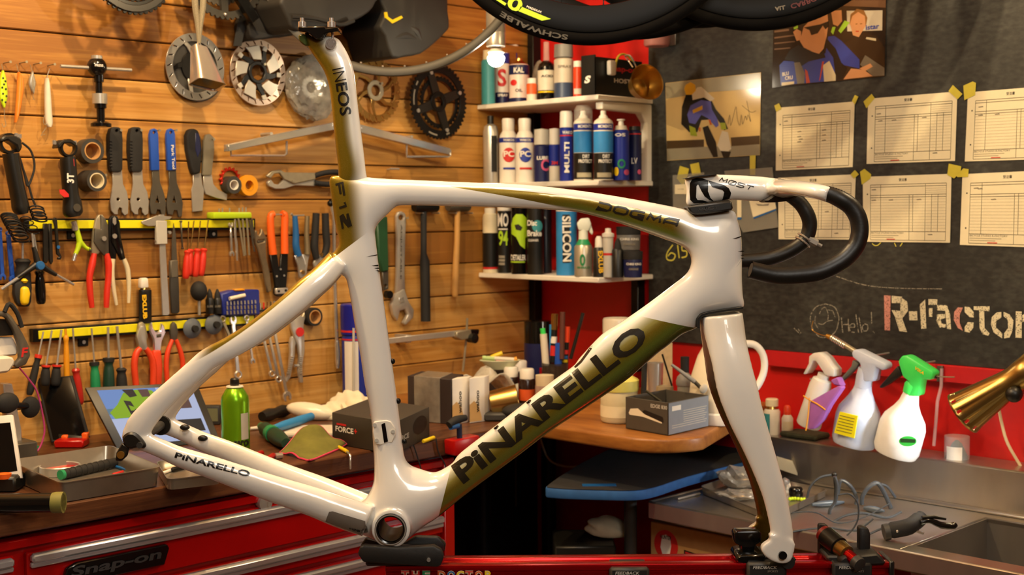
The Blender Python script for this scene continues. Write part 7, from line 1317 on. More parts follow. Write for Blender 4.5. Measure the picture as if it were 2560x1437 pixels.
vs = [(-.045,-.04),(.0,-.047),(.05,-.04),(.046,.0),(.05,.03),(-.01,.035),(-.05,.028),(-.04,-.005)]; t.b = V((c.x, -.055, HL+.0005)); g = xf(ext([(x, y*.9) for x, y in vs], 0,.012,.004), MX.Rotation(PI/2,4, 'X')); g = mv(g, 0,0,.0); zmin = min(v[2] for v in g[0]); t.add('pad', mv(g, 0,0,-zmin), 'sponge'); t.done()
t = T('straw', 'clear plastic tube leaning on the red wall', 'tube', RW, *cK(1815,970)[0], -.03); t.t('tube', [(*q, -.028) for q in cK(1885,330,1880,480,1850,600,1835,800,1820,965)], 4.2, 'straw', 10); t.e('clip', cK(1845,310,1890,310,1880,440,1840,440),-.03,.007, 'dark_steel', .001); t.done()
ledge('glass_jar', 'clear glass jar with a pale label and dark contents on the sink ledge', 'jar', 2400,-.055,[('glass', mat('glass_clear', '#dfe4e6', .05,0,0, Alpha=.28), [(0, None),(30, None),(31,1160),(31,1090),(30,1089)]),('contents', mat('grey_lumps', '#4c5457', .9,0,.3,150,.6), [(0,1160),(26,1158),(27,1140),(20,1125),(12,1108),(4,1100),(0,1099)])], patches=[('label', 'white_plastic', 31,1113,1154,200,275)])
f = RW; t = T('desk_lamp', 'brushed brass cone lamp with vent holes by the right edge', 'lamp', RW, 2600,1290,-.24); y = -.24
A, B = t.p(2407,1033, y), t.p(2552,938, y+.02); d = B-A; q = V((0,0,1)).rotation_difference(d.normalized()).to_matrix().to_4x4(); k = t.sc(2407,1033, y); L_ = d.length
prof = [(57*k, 0),(55.5*k, .035*L_),(52.5*k, .1*L_),(34*k, .78*L_),(32*k, .9*L_),(35*k, 1.02*L_),(40*k, 1.3*L_)]; n_ = 44; vs, fs = lathe(prof, n_, cap=False)
fs = [q_ for i, q_ in enumerate(fs) if not (n_ <= i < 2*n_ and (i % 4 == 1))]
ls = t.add('shade', xf((vs, fs), MX.Translation(A) @ q), mat('lamp_brass', '#a98d52', .3,1,.12,40)); so = ls.modifiers.new('thick', 'SOLIDIFY'); so.thickness = .001
em = bpy.data.materials.new('lamp_bulb_glow'); em.use_nodes = True; e = em.node_tree.nodes['Principled BSDF']; e.inputs['Emission Color'].default_value = (.86,.93,1,1); e.inputs['Emission Strength'].default_value = 560
t.add('bulb', xf(lathe([(0,.24*L_),(15*k, .27*L_),(20*k, .36*L_),(16*k, .5*L_),(8*k, .6*L_)], 20), MX.Translation(A) @ q), em)
t.add('socket', xf(lathe([(10*k, .58*L_),(12*k, .62*L_),(12*k, 1.05*L_),(0,1.06*L_)], 16), MX.Translation(A) @ q), 'black_plastic'); e_ = A+d*1.35
t.add('arm', tube([tuple(x) for x in cr([A+d*1.0, A+d*1.35, e_+V((.09,.02,-.02)), e_+V((.13,.03,-.15)),(e_.x+.14, e_.y+.03, HS-t.b.z+.03)], 8)], .006,10), 'black_metal'); t.add('joint', mv(ball(.016,14,8), *t.p(2535,985, y)), 'black_plastic')
t.add('base', mv(lathe([(0,0),(.05,0),(.05,.012),(.02,.03),(0,.03)], 24), e_.x+.14, e_.y+.03, HS-t.b.z+.0003), 'black_metal')
t.t('cord', [(2497,1020,-.06),(2505,1060,-.05),(2520,1110,-.05),(2560,1180,-.04),(2600,1260,-.05)], 4, 'cream_plastic', 8, n=5); t.done()
# ------------------------------------------------------------------ things on the workbench and the desk
def Z(name, label, cat, u, v, z=None, deg=0, grp=None): z = ZB+.0004 if z is None else z; f = at_z(u, v, z, deg); return T(name, label, cat, f, base=(0,0, z), group=grp)
def lw(t, p): return t.f.l(p)-t.b                            # world point to the thing's own space
def hexa(P, h, b=.001):                                      # box on four base points
    bm = bmesh.new(); a = [bm.verts.new(p) for p in P]; c = [bm.verts.new(V(p)+V((0,0, h))) for p in P]
    bm.faces.new(a); bm.faces.new(c)
    for i in range(4): bm.faces.new((a[i], a[(i+1) % 4], c[(i+1) % 4], c[i]))
    bmesh.ops.recalc_face_normals(bm, faces=bm.faces[:]); bevel(bm, b); return bmg(bm)
def slab(P, th):                                             # plate through four points, top left first, thickness behind
    n = (P[1]-P[0]).cross(P[3]-P[0]).normalized(); n = n if n.y > 0 else -n; Q = [p+n*th for p in P]
    bm = bmesh.new(); a = [bm.verts.new(p) for p in P]; c = [bm.verts.new(p) for p in Q]; bm.faces.new(a); bm.faces.new(c)
    for i in range(4): bm.faces.new((a[i], a[(i+1) % 4], c[(i+1) % 4], c[i]))
    bmesh.ops.recalc_face_normals(bm, faces=bm.faces[:]); bevel(bm, .0015,2); return bmg(bm), n
def onto(t, P, n, polys, m, par, off=.0004, nm='screen_image'):
    for pl in polys: t.add(nm, ([tuple(bil(P, a, b)-n*off) for a, b in pl], [tuple(range(len(pl)))]), m, par, 0)
def glow(name, c, s=.9):
    m = bpy.data.materials.new(name); m.use_nodes = True; MATS[name] = m; e = m.node_tree.nodes['Principled BSDF']; e.inputs['Base Color'].default_value = (.02,.02,.02,1); e.inputs['Emission Color'].default_value = lin(c); e.inputs['Emission Strength'].default_value = s; e.inputs['Roughness'].default_value = .5; e.inputs['Specular IOR Level'].default_value = .05
def up(u, v, Y): d = ray(u, v); return CAM+d*(Y/d.y)
def lie(name, label, cat, a, b, r, m, z=None, grp=None, seg=12, ends=(), flat_=None, rr=None):  # rod lying on the bench between two pixels
    z = (ZB if z is None else z)+.0004; t = Z(name, label, cat, *a, z, grp=grp); A, B = lw(t, zpt(*a, z)), lw(t, zpt(*b, z)); k = (zpt(*a, z).y)/F; up_ = V((0,0, r*k)); d = B-A
    P = [A+d*f+up_ for f in ((0,.04,.96,1) if rr is None else np.linspace(0,1, len(rr)))]; R = [r*k*.75, r*k, r*k, r*k*.8] if rr is None else [x*k for x in rr]
    t.add('body', tube(P, R, seg), m)
    for nm, m2, f0, f1, r2 in ends: t.add(nm, tube([A+d*f0+up_, A+d*f1+up_], r2*k, seg), m2)
    t.done(); return t
# tablet
t = Z('tablet', 'black tablet showing a cyclist in a lime jacket, propped on the bench', 'tablet', 420,1112); BL, BR = zpt(295,1126, ZB+.001), zpt(552,1104, ZB+.001); P = [up(213,968, BL.y+.05), up(492,955, BR.y+.05), BR, BL]; P = [lw(t, p) for p in P]
g, n = slab(P, .009); tb = t.add('body', g, 'black_plastic'); glow('screen_white', '#b9c4e6', .8); glow('screen_sky', '#6f93d0', .8); glow('screen_lime', '#8fb81e', .75); glow('screen_dark', '#2c2a2e', .5); glow('screen_sea', '#5d86a0', .7); glow('screen_skin', '#6a4a48', .6)
onto(t, P, n, [[(.085,.06),(.93,.06),(.93,.93),(.085,.93)]], 'screen_white', tb, .0003); onto(t, P, n, [[(.085,.06),(.6,.06),(.6,.52),(.085,.52)]], 'screen_sky', tb, .0005); onto(t, P, n, [[(.085,.36),(.6,.36),(.6,.45),(.085,.45)]], 'screen_sea', tb, .0007)
onto(t, P, n, [[(.1,.42),(.2,.3),(.3,.12),(.42,.08),(.56,.1),(.6,.2),(.6,.5),(.12,.52)]], 'screen_lime', tb, .0009); onto(t, P, n, [[(.27,.24),(.33,.26),(.36,.52),(.28,.52)], [(.3,.07),(.4,.07),(.41,.18),(.34,.2)], [(.66,.6),(.9,.6),(.9,.8),(.66,.8)], [(.7,.07),(.92,.07),(.92,.2),(.7,.2)]], 'screen_dark', tb, .0011); onto(t, P, n, [[(.44,.08),(.53,.08),(.53,.2),(.45,.2)], [(.66,.25),(.86,.25),(.86,.42),(.66,.42)]], 'screen_skin', tb, .0011)
t.add('prop', slab([p+n*.012 for p in (bil(P, .4,.3), bil(P, .6,.3))]+[V((bil(P, .6,1).x, bil(P, .6,1).y+.05,.002)), V((bil(P, .4,1).x, bil(P, .4,1).y+.05,.002))], .002)[0], 'black_plastic'); t.done()
# phones
t = Z('phone', 'black phone on a red stand with orange clips', 'phone', 175,1118); q = zpt(175,1112, ZB); P = [lw(t, p) for p in (up(94,945, q.y+.04), up(176,941, q.y+.04), up(218,1091, q.y-.01), up(131,1101, q.y-.01))]; g, n = slab(P, .009); o = t.add('body', g, 'black_gloss'); t.add('bumper', tube([p+n*.004 for p in P], .0045,8, closed=True), 'black_rubber', o)
t.add('stand', box(-.028,.03,-.012,.03,0,.016,.003), 'red_paint'); t.add('stand_back', slab([lw(t, p)+n*.012 for p in (up(125,1000, q.y+.035), up(185,995, q.y+.035))]+[V((.028,.014,.012)), V((-.026,.014,.012))], .006)[0], 'black_plastic')
for u, v in ((162,1096),(213,1090)): c = lw(t, up(u, v, q.y-.012)); t.add('clip', box(c.x-.006, c.x+.006, c.y-.005, c.y+.012, c.z-.007, c.z+.007,.002), 'orange_handle')
t.add('yellow_button', tube([bil(P, 0,.25)+n*.004+V((-.004,0,0)), bil(P, 0,.36)+n*.004+V((-.004,0,0))], .0016,6), 'yellow'); t.done()
t = Z('phone', 'white framed phone held upright at the left edge', 'phone', 20,1225); q = zpt(20,1225, ZB); P = [lw(t, p) for p in (up(-70,1045, q.y+.03), up(30,1036, q.y+.03), up(54,1195, q.y), up(-50,1210, q.y))]; g, n = slab(P, .008); o = t.add('body', g, 'white_plastic'); onto(t, P, n, [[(.05,.12),(.93,.12),(.93,.88),(.05,.88)]], 'black_gloss', o, .0004, 'screen')
t.add('holder', box(-.06,.02,-.02,.03,0,.026,.004), 'black_plastic'); c = lw(t, up(10,1188, q.y-.016)); t.add('orange_knob', mv(lathe([(0,-.005),(.011,-.005),(.012,.003),(0,.005)], 20), *c), 'orange_handle'); t.done()
# truing jig at the left edge
t = T('bench_clamp', 'grey metal clamp arm with a red mark at the left edge', 'clamp', LW, 20,1080,-.22); y = -.24; cL = cp(0,740,2.565)
t.e('arm', cL(-60,130,0,96,40,98,80,130,150,240,190,320,198,380,170,440,110,462,90,440,130,400,125,320,90,220,40,135,0,130,-60,160), y, .014, mat('cast_grey', '#5f584c', .5,.4,.2),.003, seg=2)
g_ = glyphs('F', .03); A = t.p(*cL(135,392)[0], y-.001); kk = t.sc(50,880, y)/2.565; t.add('red_mark', ([(A.x+x*38*kk+z*12*kk, A.y, A.z+z*60*kk) for x, _, z in g_[0]], g_[1]), 'red_ink', smooth=0)
t.e('white_pad', cL(-60,395,70,385,100,405,95,440,60,490,-60,505), y-.012,.03, 'off_white', .004); t.e('white_panel', cL(-60,260,90,262,122,330,110,380,-60,392), y+.02,.01, 'white_plastic', .003); t.e('post', cL(20,560,80,560,140,860,145,945,60,945), y+.03,.02, 'brushed_steel', .002); t.e('dark_block', cL(-60,140,60,150,100,250,-60,262), y+.012,.014, 'black_plastic', .002)
for u, v, r, yy in ((45,685,78, y-.03),(195,712,72, y+.05)): c = t.p(*cL(u, v)[0], yy); t.add('knob', mv(ball(r*kk, 20,10,.9 if u > 100 else 1,.5,1.0 if u > 100 else .85), *c), 'black_rubber')
t.t('knob_stem', [(*cL(100,700)[0], y+.03),(*cL(190,705)[0], y+.05)], 8, 'black_metal', 10); t.t('red_wire', [(*q_, y+.05) for q_ in cL(125,460,190,540,240,620,280,800,280,900,230,1000,120,990)], 2.3, 'magenta', 8, n=5); t.t('lamp_cable', [(*q_, y) for q_ in cL(30,100,60,50,110,110,140,200)], 6, 'black_rubber', 8, n=4)
A = t.p(*cL(80,940)[0], y+.04); t.add('foot', box(A.x-.04, A.x+.03, y-t.b.y, y-t.b.y+.09, ZB+.0005-t.b.z, A.z+.004,.003), 'dark_steel'); t.done()
t = Z('tube_sample', 'glossy dark tube stub with an olive cut end at the front of the bench', 'tube', 90,1284); k = zpt(90,1284, ZB).y/F; A, B = lw(t, zpt(-40,1285, ZB)), lw(t, zpt(160,1282, ZB)); up_ = V((0,0,27*k)); t.add('tube', tube([A+up_, A.lerp(B, .88)+up_], [25*k, 25*k], 20), 'black_gloss'); t.add('cut_end', tube([A.lerp(B, .86)+up_, A.lerp(B, .9)+up_, B+up_, B+up_, A.lerp(B, .86)+up_], [25.6*k, 27*k, 27*k, 20*k, 20*k], 20, cap=False), mat('olive_end', '#7c7838', .6)); t.done()
# trays
def tray(label, px, h, th=.001, slope=.010, z=None, cat='tray', grp='steel trays', m=mat('tray_steel', '#a89f90', .3,.8,.15,40)):
    z0 = (ZB if z is None else z)+.0005; t = Z('steel_tray', label, cat, *px[3], z0, grp=grp); Q = [lw(t, zpt(u, v, z0+h)) for u, v in px]; c = sum(Q, V())/4; n = 5; rim = []
    for i in range(4):
        p, a, b = Q[i], (Q[i-1]-Q[i]).normalized()*.016,(Q[(i+1) % 4]-Q[i]).normalized()*.016
        for j in range(n+1): f = j/n; rim.append(p+a*(1-f)**2+b*f*f)
    def lvl(s, zz): return [V((c.x+(p.x-c.x)*s, c.y+(p.y-c.y)*s, zz)) for p in rim]
    R = (Q[0]-Q[2]).length/2; s1 = 1-slope/R; rows = [lvl(1+.003/R, h-.0015), lvl(1+.003/R, h), lvl(1, h), lvl(s1,.0015), lvl(s1-.01,.001), lvl(.01,.001), lvl(.01,0), lvl(s1-.005,0), lvl(s1+.006/R, .001), lvl(1+.0012/R, h-.0015)]; m_ = len(rim)
    vs = [tuple(v) for r in rows for v in r]; fs = [(i*m_+j, i*m_+(j+1) % m_, (i+1)*m_+(j+1) % m_, (i+1)*m_+j) for i in range(len(rows)-1) for j in range(m_)]; t.add('tray', (vs, fs), m, smooth=50); t.done(); return z0+.0012
ct_ = cp(0,1040,5.526)
z1 = tray('large stainless steel tray full of small tools on the bench front', [(22,1150),(275,1113),(402,1166),(152,1206)], .034); z2 = tray('small stainless steel tray with fittings under the chain stay', [(392,1153),(478,1141),(552,1182),(420,1197)], .02, slope=.006)
lie('grip_tool', 'black ribbed bar grip with green ends in the large tray', 'grip', ct_(850,880)[0], ct_(1620,700)[0], 13, 'black_rubber', z1, ends=[('green_end', 'green', -.02,.03,12.5),('green_end', 'green', .97,1.02,12.5)]+[('ridge', 'black_rubber', .1+.1*i, .12+.1*i, 14) for i in range(8)])
lie('pink_stick', 'slim pink stick in the large tray', 'stick', ct_(470,790)[0], ct_(860,850)[0], 3, 'magenta', z1); lie('blue_stick', 'blue stick at the back of the large tray', 'stick', ct_(1520,690)[0], ct_(1850,790)[0], 3.5, 'blue_dip', z1); lie('red_stick', 'short red piece in the large tray', 'stick', ct_(1560,830)[0], ct_(1700,790)[0], 4, 'red_ink', z1); lie('steel_pin', 'bright steel pin in the large tray', 'pin', ct_(1050,750)[0], ct_(1280,720)[0], 2.5, 'chrome', z1); lie('tweezers', 'steel tweezers along the left side of the large tray', 'tweezers', ct_(290,690)[0], ct_(480,760)[0], 2.6, 'steel', z1)
t = Z('tin', 'round metal tin with a red inside in the large tray', 'tin', *ct_(830,800)[0], z1); k = zpt(150,1185, z1).y/F; t.add('tin', lathe([(0,0),(48*k, 0),(50*k, 2*k),(50*k, 22*k),(48*k, 24*k),(46*k, 22*k),(46*k, 12*k)], 30, cap=False), 'steel'); t.add('red_liner', lathe([(0,15*k),(46*k, 15*k)], 30, cap=False), 'red_paint'); t.done()
for i, (a, b) in enumerate(((ct_(650,590), ct_(700,640)),(ct_(700,600), ct_(860,620)),(ct_(760,590), ct_(920,640)))): lie('small_bolt', f'small bright bolt lying in the red tin, {["left", "middle", "right"][i]} one', 'bolt', a[0], b[0], 2, 'chrome', z1+15*k, 'bolts in the tin')
lie('clip', 'white plastic clip in the small tray', 'clip', cp(0,900,2.676)(1090,765)[0], cp(0,900,2.676)(1160,740)[0], 4, 'white_plastic', z2); lie('fitting', 'black cable fitting in the small tray', 'fitting', (430,1180),(490,1165),6, 'black_metal', z2); lie('fitting', 'brass ring fitting in the small tray', 'fitting', (405,1183),(420,1172),3, 'brass', z2)
# green spray can
t = Z('spray_can', 'shiny lime green spray can standing beside the tablet', 'spray can', 590,1128); k = zpt(590,1128, ZB).y/F
t.add('can', lathe([(0,0),(33*k, 0),(35*k, 2*k),(35*k, 128*k),(33*k, 140*k),(24*k, 156*k),(19*k, 162*k),(0,162*k)], 32), 'green_can'); t.add('rim', lathe([(19*k, 161*k),(22*k, 164*k),(20*k, 167*k),(0,167*k)], 28), 'off_white'); t.add('nozzle', lathe([(10*k, 166*k),(12*k, 170*k),(11*k, 183*k),(8*k, 186*k),(0,186*k)], 20), 'black_plastic')
t.add('silver_patch', lathe([(35.3*k, 34*k),(35.3*k, 100*k)], 10,305,345, cap=False), 'light_grey'); t.add('red_band', lathe([(35.3*k, 26*k),(35.3*k, 34*k)], 10,190,250, cap=False), 'red_orange'); c = V((0,0,0)); t.text('lettering', 'zero', (592,1112),(624,1112),16,0, 'black_ink', .03, cyl=(0,0,35.4*k), cuts=(6,2)); t.done()
# boxes
def pbox(name, label, px, h, m, z=None, grp=None, back=None):
    z = (ZB if z is None else z)+.0005; t = Z(name, label, 'box', *px[1], z, grp=grp); P = [lw(t, zpt(u, v, z)) for u, v in px]; P.append(back if back else P[0]+P[2]-P[1]); o = t.add('box', hexa(P, h), m); return t, P, o
def face_text(t, A, B, s, x0, x1, z0, z1, m, par, bold=.03):  # lettering on an upright face between base points
    n = V((B.y-A.y, A.x-B.x, 0)).normalized(); n = n if (t.f.R @ n).y < 0 else -n; g = glyphs(s, bold); t.add('lettering', ([tuple(A.lerp(B, x0+(x1-x0)*x)+V((0,0, z0+(z1-z0)*z))+n*.0006) for x, _, z in g[0]], g[1]), m, par, 0)
def face_poly(t, A, B, pts, m, par, off=.0005, nm='print'):
    n = V((B.y-A.y, A.x-B.x, 0)).normalized(); n = n if (t.f.R @ n).y < 0 else -n; t.add(nm, ([tuple(A.lerp(B, x)+V((0,0, z))+n*off) for x, z in pts], [tuple(range(len(pts)))]), m, par, 0)
t, P, o = pbox('parts_box', 'grey product box marked FORCE behind the seat tube', [(831,1108),(985,1137),(1074,1092)], .062, 'charcoal_box'); face_text(t, P[0], P[1], 'FORCE', .06,.36,.026,.037, 'white_ink', o); face_text(t, P[0], P[1], '+', .37,.42,.028,.037, 'red_ink', o); face_poly(t, P[0], P[1], [(.08,.039),(.24,.039),(.24,.043),(.08,.043)], 'red_ink', o)
face_poly(t, P[1], P[2], [(.72+.2*math.cos(a),.034+.018*math.sin(a)) for a in np.linspace(0,6.28,20)], 'black_ink', o); face_text(t, P[1], P[2], 'FORCE', .05,.4,.02,.03, 'light_grey', o); g = [(P[0]*.4+P[2]*.2+P[1]*.4)+V((0,0,.0625))]; t.add('red_emblem', ([tuple(g[0]+V((math.cos(a)*.012, math.sin(a)*.01,0))) for a in np.linspace(0,6.28,12)], [tuple(range(12))]), 'red_ink', o, 0); t.done()
t, P, o = pbox('parts_box', 'dark brown box with a clear sleeve behind the white cards', [(1020,1050),(1128,1061),(1160,1045)], .098, 'brown_box'); t.add('sleeve', hexa([P[0].lerp(P[1], .15)+V((0,-.001,0)), P[0].lerp(P[1], .75)+V((0,-.001,0)), P[3].lerp(P[2], .75)+V((0,.001,0)), P[3].lerp(P[2], .15)+V((0,.001,0))], .0995), mat('film_grey', '#7c7468', .2,0,.3,60,.5), o); face_text(t, P[0], P[1], 'wahoo', .3,.6,.06,.07, 'light_grey', o); t.done()
for lb, px in (('white slim box marked wahoo with a tan arc, left one', [(1131,1060),(1168,1056),(1180,1050)]),('white slim box marked wahoo with a tan arc, right one', [(1174,1058),(1212,1053),(1224,1047)])):
    t, P, o = pbox('card_box', lb, px, .098, 'white_plastic', grp='white wahoo boxes'); w_ = (P[1]-P[0]).length; face_poly(t, P[0], P[1], [(0,.04),(.3,.048),(.6,.036),(.8,.01),(.8,.003),(0,.003)], mat('tan_print', '#c9a36a', .6), o)
    n_ = V((P[1].y-P[0].y, P[0].x-P[1].x, 0)).normalized(); n_ = n_ if n_.y < 0 else -n_; g = glyphs('wahoo', .02); t.add('lettering', ([tuple(P[0].lerp(P[1], .62-z*.22)+V((0,0,.022+x*.048))+n_*.0012) for x, _, z in g[0]], g[1]), 'black_ink', o, 0); t.done()
cX = cp(1480,780,4.226)
t, P, o = pbox('parts_box', 'grey product box with a phone-like device pictured on its side', [cX(355,1225)[0], cX(805,1302)[0], cX(1228,1205)[0]], .0, 'grey_box'); 
bpy.data.objects.remove(o); t.ps.clear(); h = .0665; o = t.add('box', J(hexa([P[0], P[1], P[1].lerp(P[2], .02), P[0].lerp(P[3], .02)], h, .0005), hexa([P[1], P[2], P[2].lerp(P[3], .02), P[1].lerp(P[0], .02)], h, .0005), hexa([P[2], P[3], P[3].lerp(P[0], .02), P[2].lerp(P[1], .02)], h, .0005), hexa([P[3], P[0], P[0].lerp(P[1], .02), P[3].lerp(P[2], .02)], h, .0005), hexa(P, .002,.0002)), 'grey_box')
face_poly(t, P[1], P[2], [(0.003,.001),(.997,.001),(.997, h-.001),(.003, h-.001)], mat('side_grey', '#7e8690', .5), o, .0009, 'side_panel'); face_poly(t, P[0], P[1], [(.08,.034),(.12,.043),(.3,.046),(.42,.038),(.86,.026),(.86,.022),(.42,.03),(.3,.03),(.1,.03)], 'ivory', o); face_poly(t, P[0], P[1], [(.4,.04),(.46,.045),(.88,.036),(.9,.026),(.86,.025),(.46,.036)], 'black_ink', o, .0008); face_text(t, P[0], P[1], 'EDGE 830', .6,.98,.052,.06, 'light_grey', o)
face_poly(t, P[1], P[2], [(.08,.048),(.3,.048),(.3,.058),(.08,.058)], 'white_ink', o, .0013); face_text(t, P[1], P[2], 'IIIIIIII', .1,.28,.05,.056, 'black_ink', o)
for i in range(8): face_poly(t, P[1], P[2], [(.08 if i > 5 else .36,.044-.0045*i),(.95-.03*(i % 3),.044-.0045*i),(.95-.03*(i % 3),.0455-.0045*i),(.08 if i > 5 else .36,.0455-.0045*i)], 'light_grey', o, .0013, 'printed_text')
t.done(); ZG = ZB+.003
def stand(name, label, cat, u, v, segs, z=None, grp=None, seg=24, tilt=None):  # turned object: profile (radius px, height px)
    z_ = (ZB if z is None else z)+.0005; t = Z(name, label, cat, u, v, z_, grp=grp); k = zpt(u, v, z_).y/F
    for nm, m, prof in segs:
        g = lathe([(r*k, q*k) for r, q in prof], seg)
        if tilt: g = rot(g, tilt, 'Y')
        t.add(nm, g, m)
    t.done(); return t
def shell(r, h, r0=None): r0 = r0 or r; return [(0,0),(r0,0),(r, h),(r-1.5, h),(r0-1.5,2),(0,2)]
stand('tub', 'translucent white tub with a pale yellow lid on the desk', 'tub', 1548,1052,[('tub', mat('tub_white', '#cfc4a0', .45), [(0,0),(44,0),(47,5),(47,78),(44,84),(0,84)]),('lid', mat('pale_yellow', '#d8cf6a', .45), [(49,78),(50,82),(50,104),(46,108),(30,116),(0,117)]),('label', 'paper', [(47.4,14),(47.4,42)])])
stand('steel_cup', 'steel cup standing in the grey product box', 'cup', 1638,1010,[('cup', 'brushed_steel', shell(21,105,17))], ZG); stand('round_tin', 'flat round beige tin lid leaning in the grey product box', 'tin', 1662,1030,[('tin', mat('beige_tin', '#9a8a6c', .45), [(0,0),(20,0),(22,3),(22,62),(21,66),(17,67),(16,64),(0,64)])], ZG)
stand('shaker', 'small clear shaker with a domed grey lid in the grey product box', 'shaker', 1712,1028,[('glass', mat('shaker_glass', '#a5a89c', .15,0,.1,60,0, Alpha=.7), [(0,0),(19,0),(19,68),(0,68)]),('lid', 'grey_plastic', [(21,66),(22,70),(22,78),(19,88),(10,97),(0,98)])], ZG)
def stick(name, label, cat, a, b, r, m, Y, extra=(), z=None, n_=10):     # leaning rod between two pixels at depth Y
    t = T(name, label, cat, Fr(0, Y, 0), *b, 0); t.t('shaft', [(*a, 0),(*b, 0)], r, m, n_)
    for nm, pa, pb, r2, m2 in extra: t.t(nm, [(*pa, 0),(*pb, 0)], r2, m2, n_)
    t.done()
GY = zpt(1690,1065, ZB).y
stick('spoon', 'grey tube tool with a spoon end across the grey product box', 'spoon', cX(840,555)[0], cX(1085,735)[0], [3.5,6], 'grey_plastic', GY+.01,[('ferrule', cX(1080,730)[0], cX(1145,795)[0], 5, 'dark_steel')]); t = T('plastic_spoon', 'pale plastic spoon bowl lying on the rim of the grey product box', 'spoon', Fr(0, GY, 0), *cX(1180,860)[0], 0); t.add('bowl', rot(mv(ball(.0085,14,8,1,.5,1.25), *t.p(*cX(1178,810)[0])),25, 'Y', t.p(*cX(1178,810)[0])), 'light_grey'); t.done()
stick('strap', 'upright black strap behind the grey product box', 'strap', cX(556,490)[0], cX(545,900)[0], 7, 'black_rubber', GY+.05); stick('pick', 'thin black stick leaning behind the shaker', 'stick', cX(742,445)[0], cX(845,780)[0], 2.4, 'black_plastic', GY+.1); stick('cable_tip', 'black and yellow cable tip lying in the grey product box', 'cable', cX(570,830)[0], cX(730,945)[0], 3, mat('olive_black', '#3a3520', .5), GY-.02)
t = stand('dark_roll', 'black cylinder behind the shaker on the desk', 'roll', 1712,1022,[('roll', 'black_rubber', [(0,0),(11,0),(11,132),(0,132)])]); t = Z('paper_card', 'pale map-like card leaning against the red wall behind the cup', 'card', 1650,1000, deg=-30); t.add('card', box(-.04,.032,-.001,.001,0,.14,0), mat('map_card', '#c9b48c', .8,0,.25,90)); t.done()
# ivory jug behind the fork
t = Z('jug', 'large glossy ivory jug with a loop handle behind the fork', 'jug', 1800,1052); k = zpt(1800,1052, ZB).y/F
t.add('jug', lathe([(0,0),(70*k, 0),(76*k, 8*k),(78*k, 60*k),(72*k, 115*k),(56*k, 165*k),(42*k, 190*k),(40*k, 205*k),(44*k, 212*k),(0,212*k)], 36), 'ivory'); t.add('handle', tube([tuple(p) for p in cr([(48*k, 0,195*k),(86*k, 0,192*k),(108*k, 0,165*k),(110*k, 0,125*k),(92*k, 0,85*k),(70*k, 0,75*k)], 6)], 9*k, 14), 'white_plastic'); t.add('base_ring', lathe([(80*k, 0),(82*k, 4*k),(82*k, 26*k),(78*k, 30*k)], 36, cap=False), 'white_plastic'); t.done()
stand('mug', 'cream mug with a ribbed handle behind the down tube', 'mug', 1545,985,[('mug', 'ivory', [(0,0),(36,0),(38,4),(38,188),(36,192),(34,190),(34,160),(0,160)])])
# pens, bottles, chalk
DY = zpt(1390,1000, ZB)
t = stand('pen_cup', 'clear dark cup holding pens on the desk', 'pen cup', 1388,1000,[('cup', mat('smoke_clear', '#3a342c', .2,0,.1,60,0, Alpha=.6), shell(34,95,32))])
PY = zpt(1388,1000, ZB).y; cY = cp(1180,780,4.79)
for lb, a, b, r, m, ex in (('white marker pen with a green cap', (855,260),(885,640),9, 'off_white', [('cap', cY(845,195)[0], cY(855,265)[0], 6.5, 'green_bright'),('grip', cY(868,480)[0], cY(880,540)[0], 8, 'black_plastic')]),('gold capped paint pen with a white label', (985,200),(970,600),8, 'black_plastic', [('cap', cY(992,20)[0], cY(985,210)[0], 8.5, 'gold_steel'),('label', cY(984,290)[0], cY(978,370)[0], 8.3, 'white_plastic'),('red_band', cY(977,400)[0], cY(972,520)[0], 8.3, 'red_ink')]),('short blue capped marker', (1038,370),(1032,640),9.5, 'blue_handle', ()),('red capped marker with coloured bands', (1135,180),(1115,620),7.5, 'black_plastic', [('cap', cY(1138,175)[0], cY(1130,360)[0], 8, 'red_orange'),('band', cY(1122,450)[0], cY(1120,500)[0], 7.8, 'red_ink'),('band', cY(1119,520)[0], cY(1117,555)[0], 7.8, 'blue_dip'),('band', cY(1116,565)[0], cY(1114,600)[0], 7.8, 'yellow')]),('thin blue pen behind the gold capped pen', (942,150),(945,560),3.5, 'sky_blue', ()),('brown wooden brush handle', (1085,0),(1075,560),6.5, mat('brush_brown', '#5a3228', .5),()),('black cable tie bundle', (1330,10),(1180,560),4.5, 'black_plastic', ())):
    stick('pen', f'{lb} in the pen cup', 'pen', cY(*a)[0], cY(*b)[0], r, m, PY+random.uniform(-.012,.012), ex)
stand('spray_can', 'dark can with a blue flag label behind the pens', 'spray can', 1345,975,[('can', 'black_gloss', [(0,0),(34,0),(34,175),(0,178)]),('label', 'navy', [(34.3,30),(34.3,120)])])
t = Z('chalk_tray', 'pale oval tray holding sticks of chalk', 'tray', 1248,948, ZB+.0004); t.b.z += 0; 
CZ = ZB+.075; f = at_z(1250,922, CZ); t.f = f; t.b = V((0,0, CZ)); k = f.o.y/F; t.add('tray', [(x, y_*.6, z) for x, y_, z in lathe([(0,0),(30*k, 0),(52*k, 22*k),(51*k, 23*k),(29*k, 4*k),(0,4*k)], 30, cap=False)[0]] and ([(x, y_*.6, z) for x, y_, z in lathe([(0,0),(30*k, 0),(52*k, 22*k),(51*k, 23*k),(29*k, 4*k),(0,4*k)], 30, cap=False)[0]], lathe([(0,0)]*6,30, cap=False)[1]), mat('celadon', '#c6c9a6', .35)); t.done()
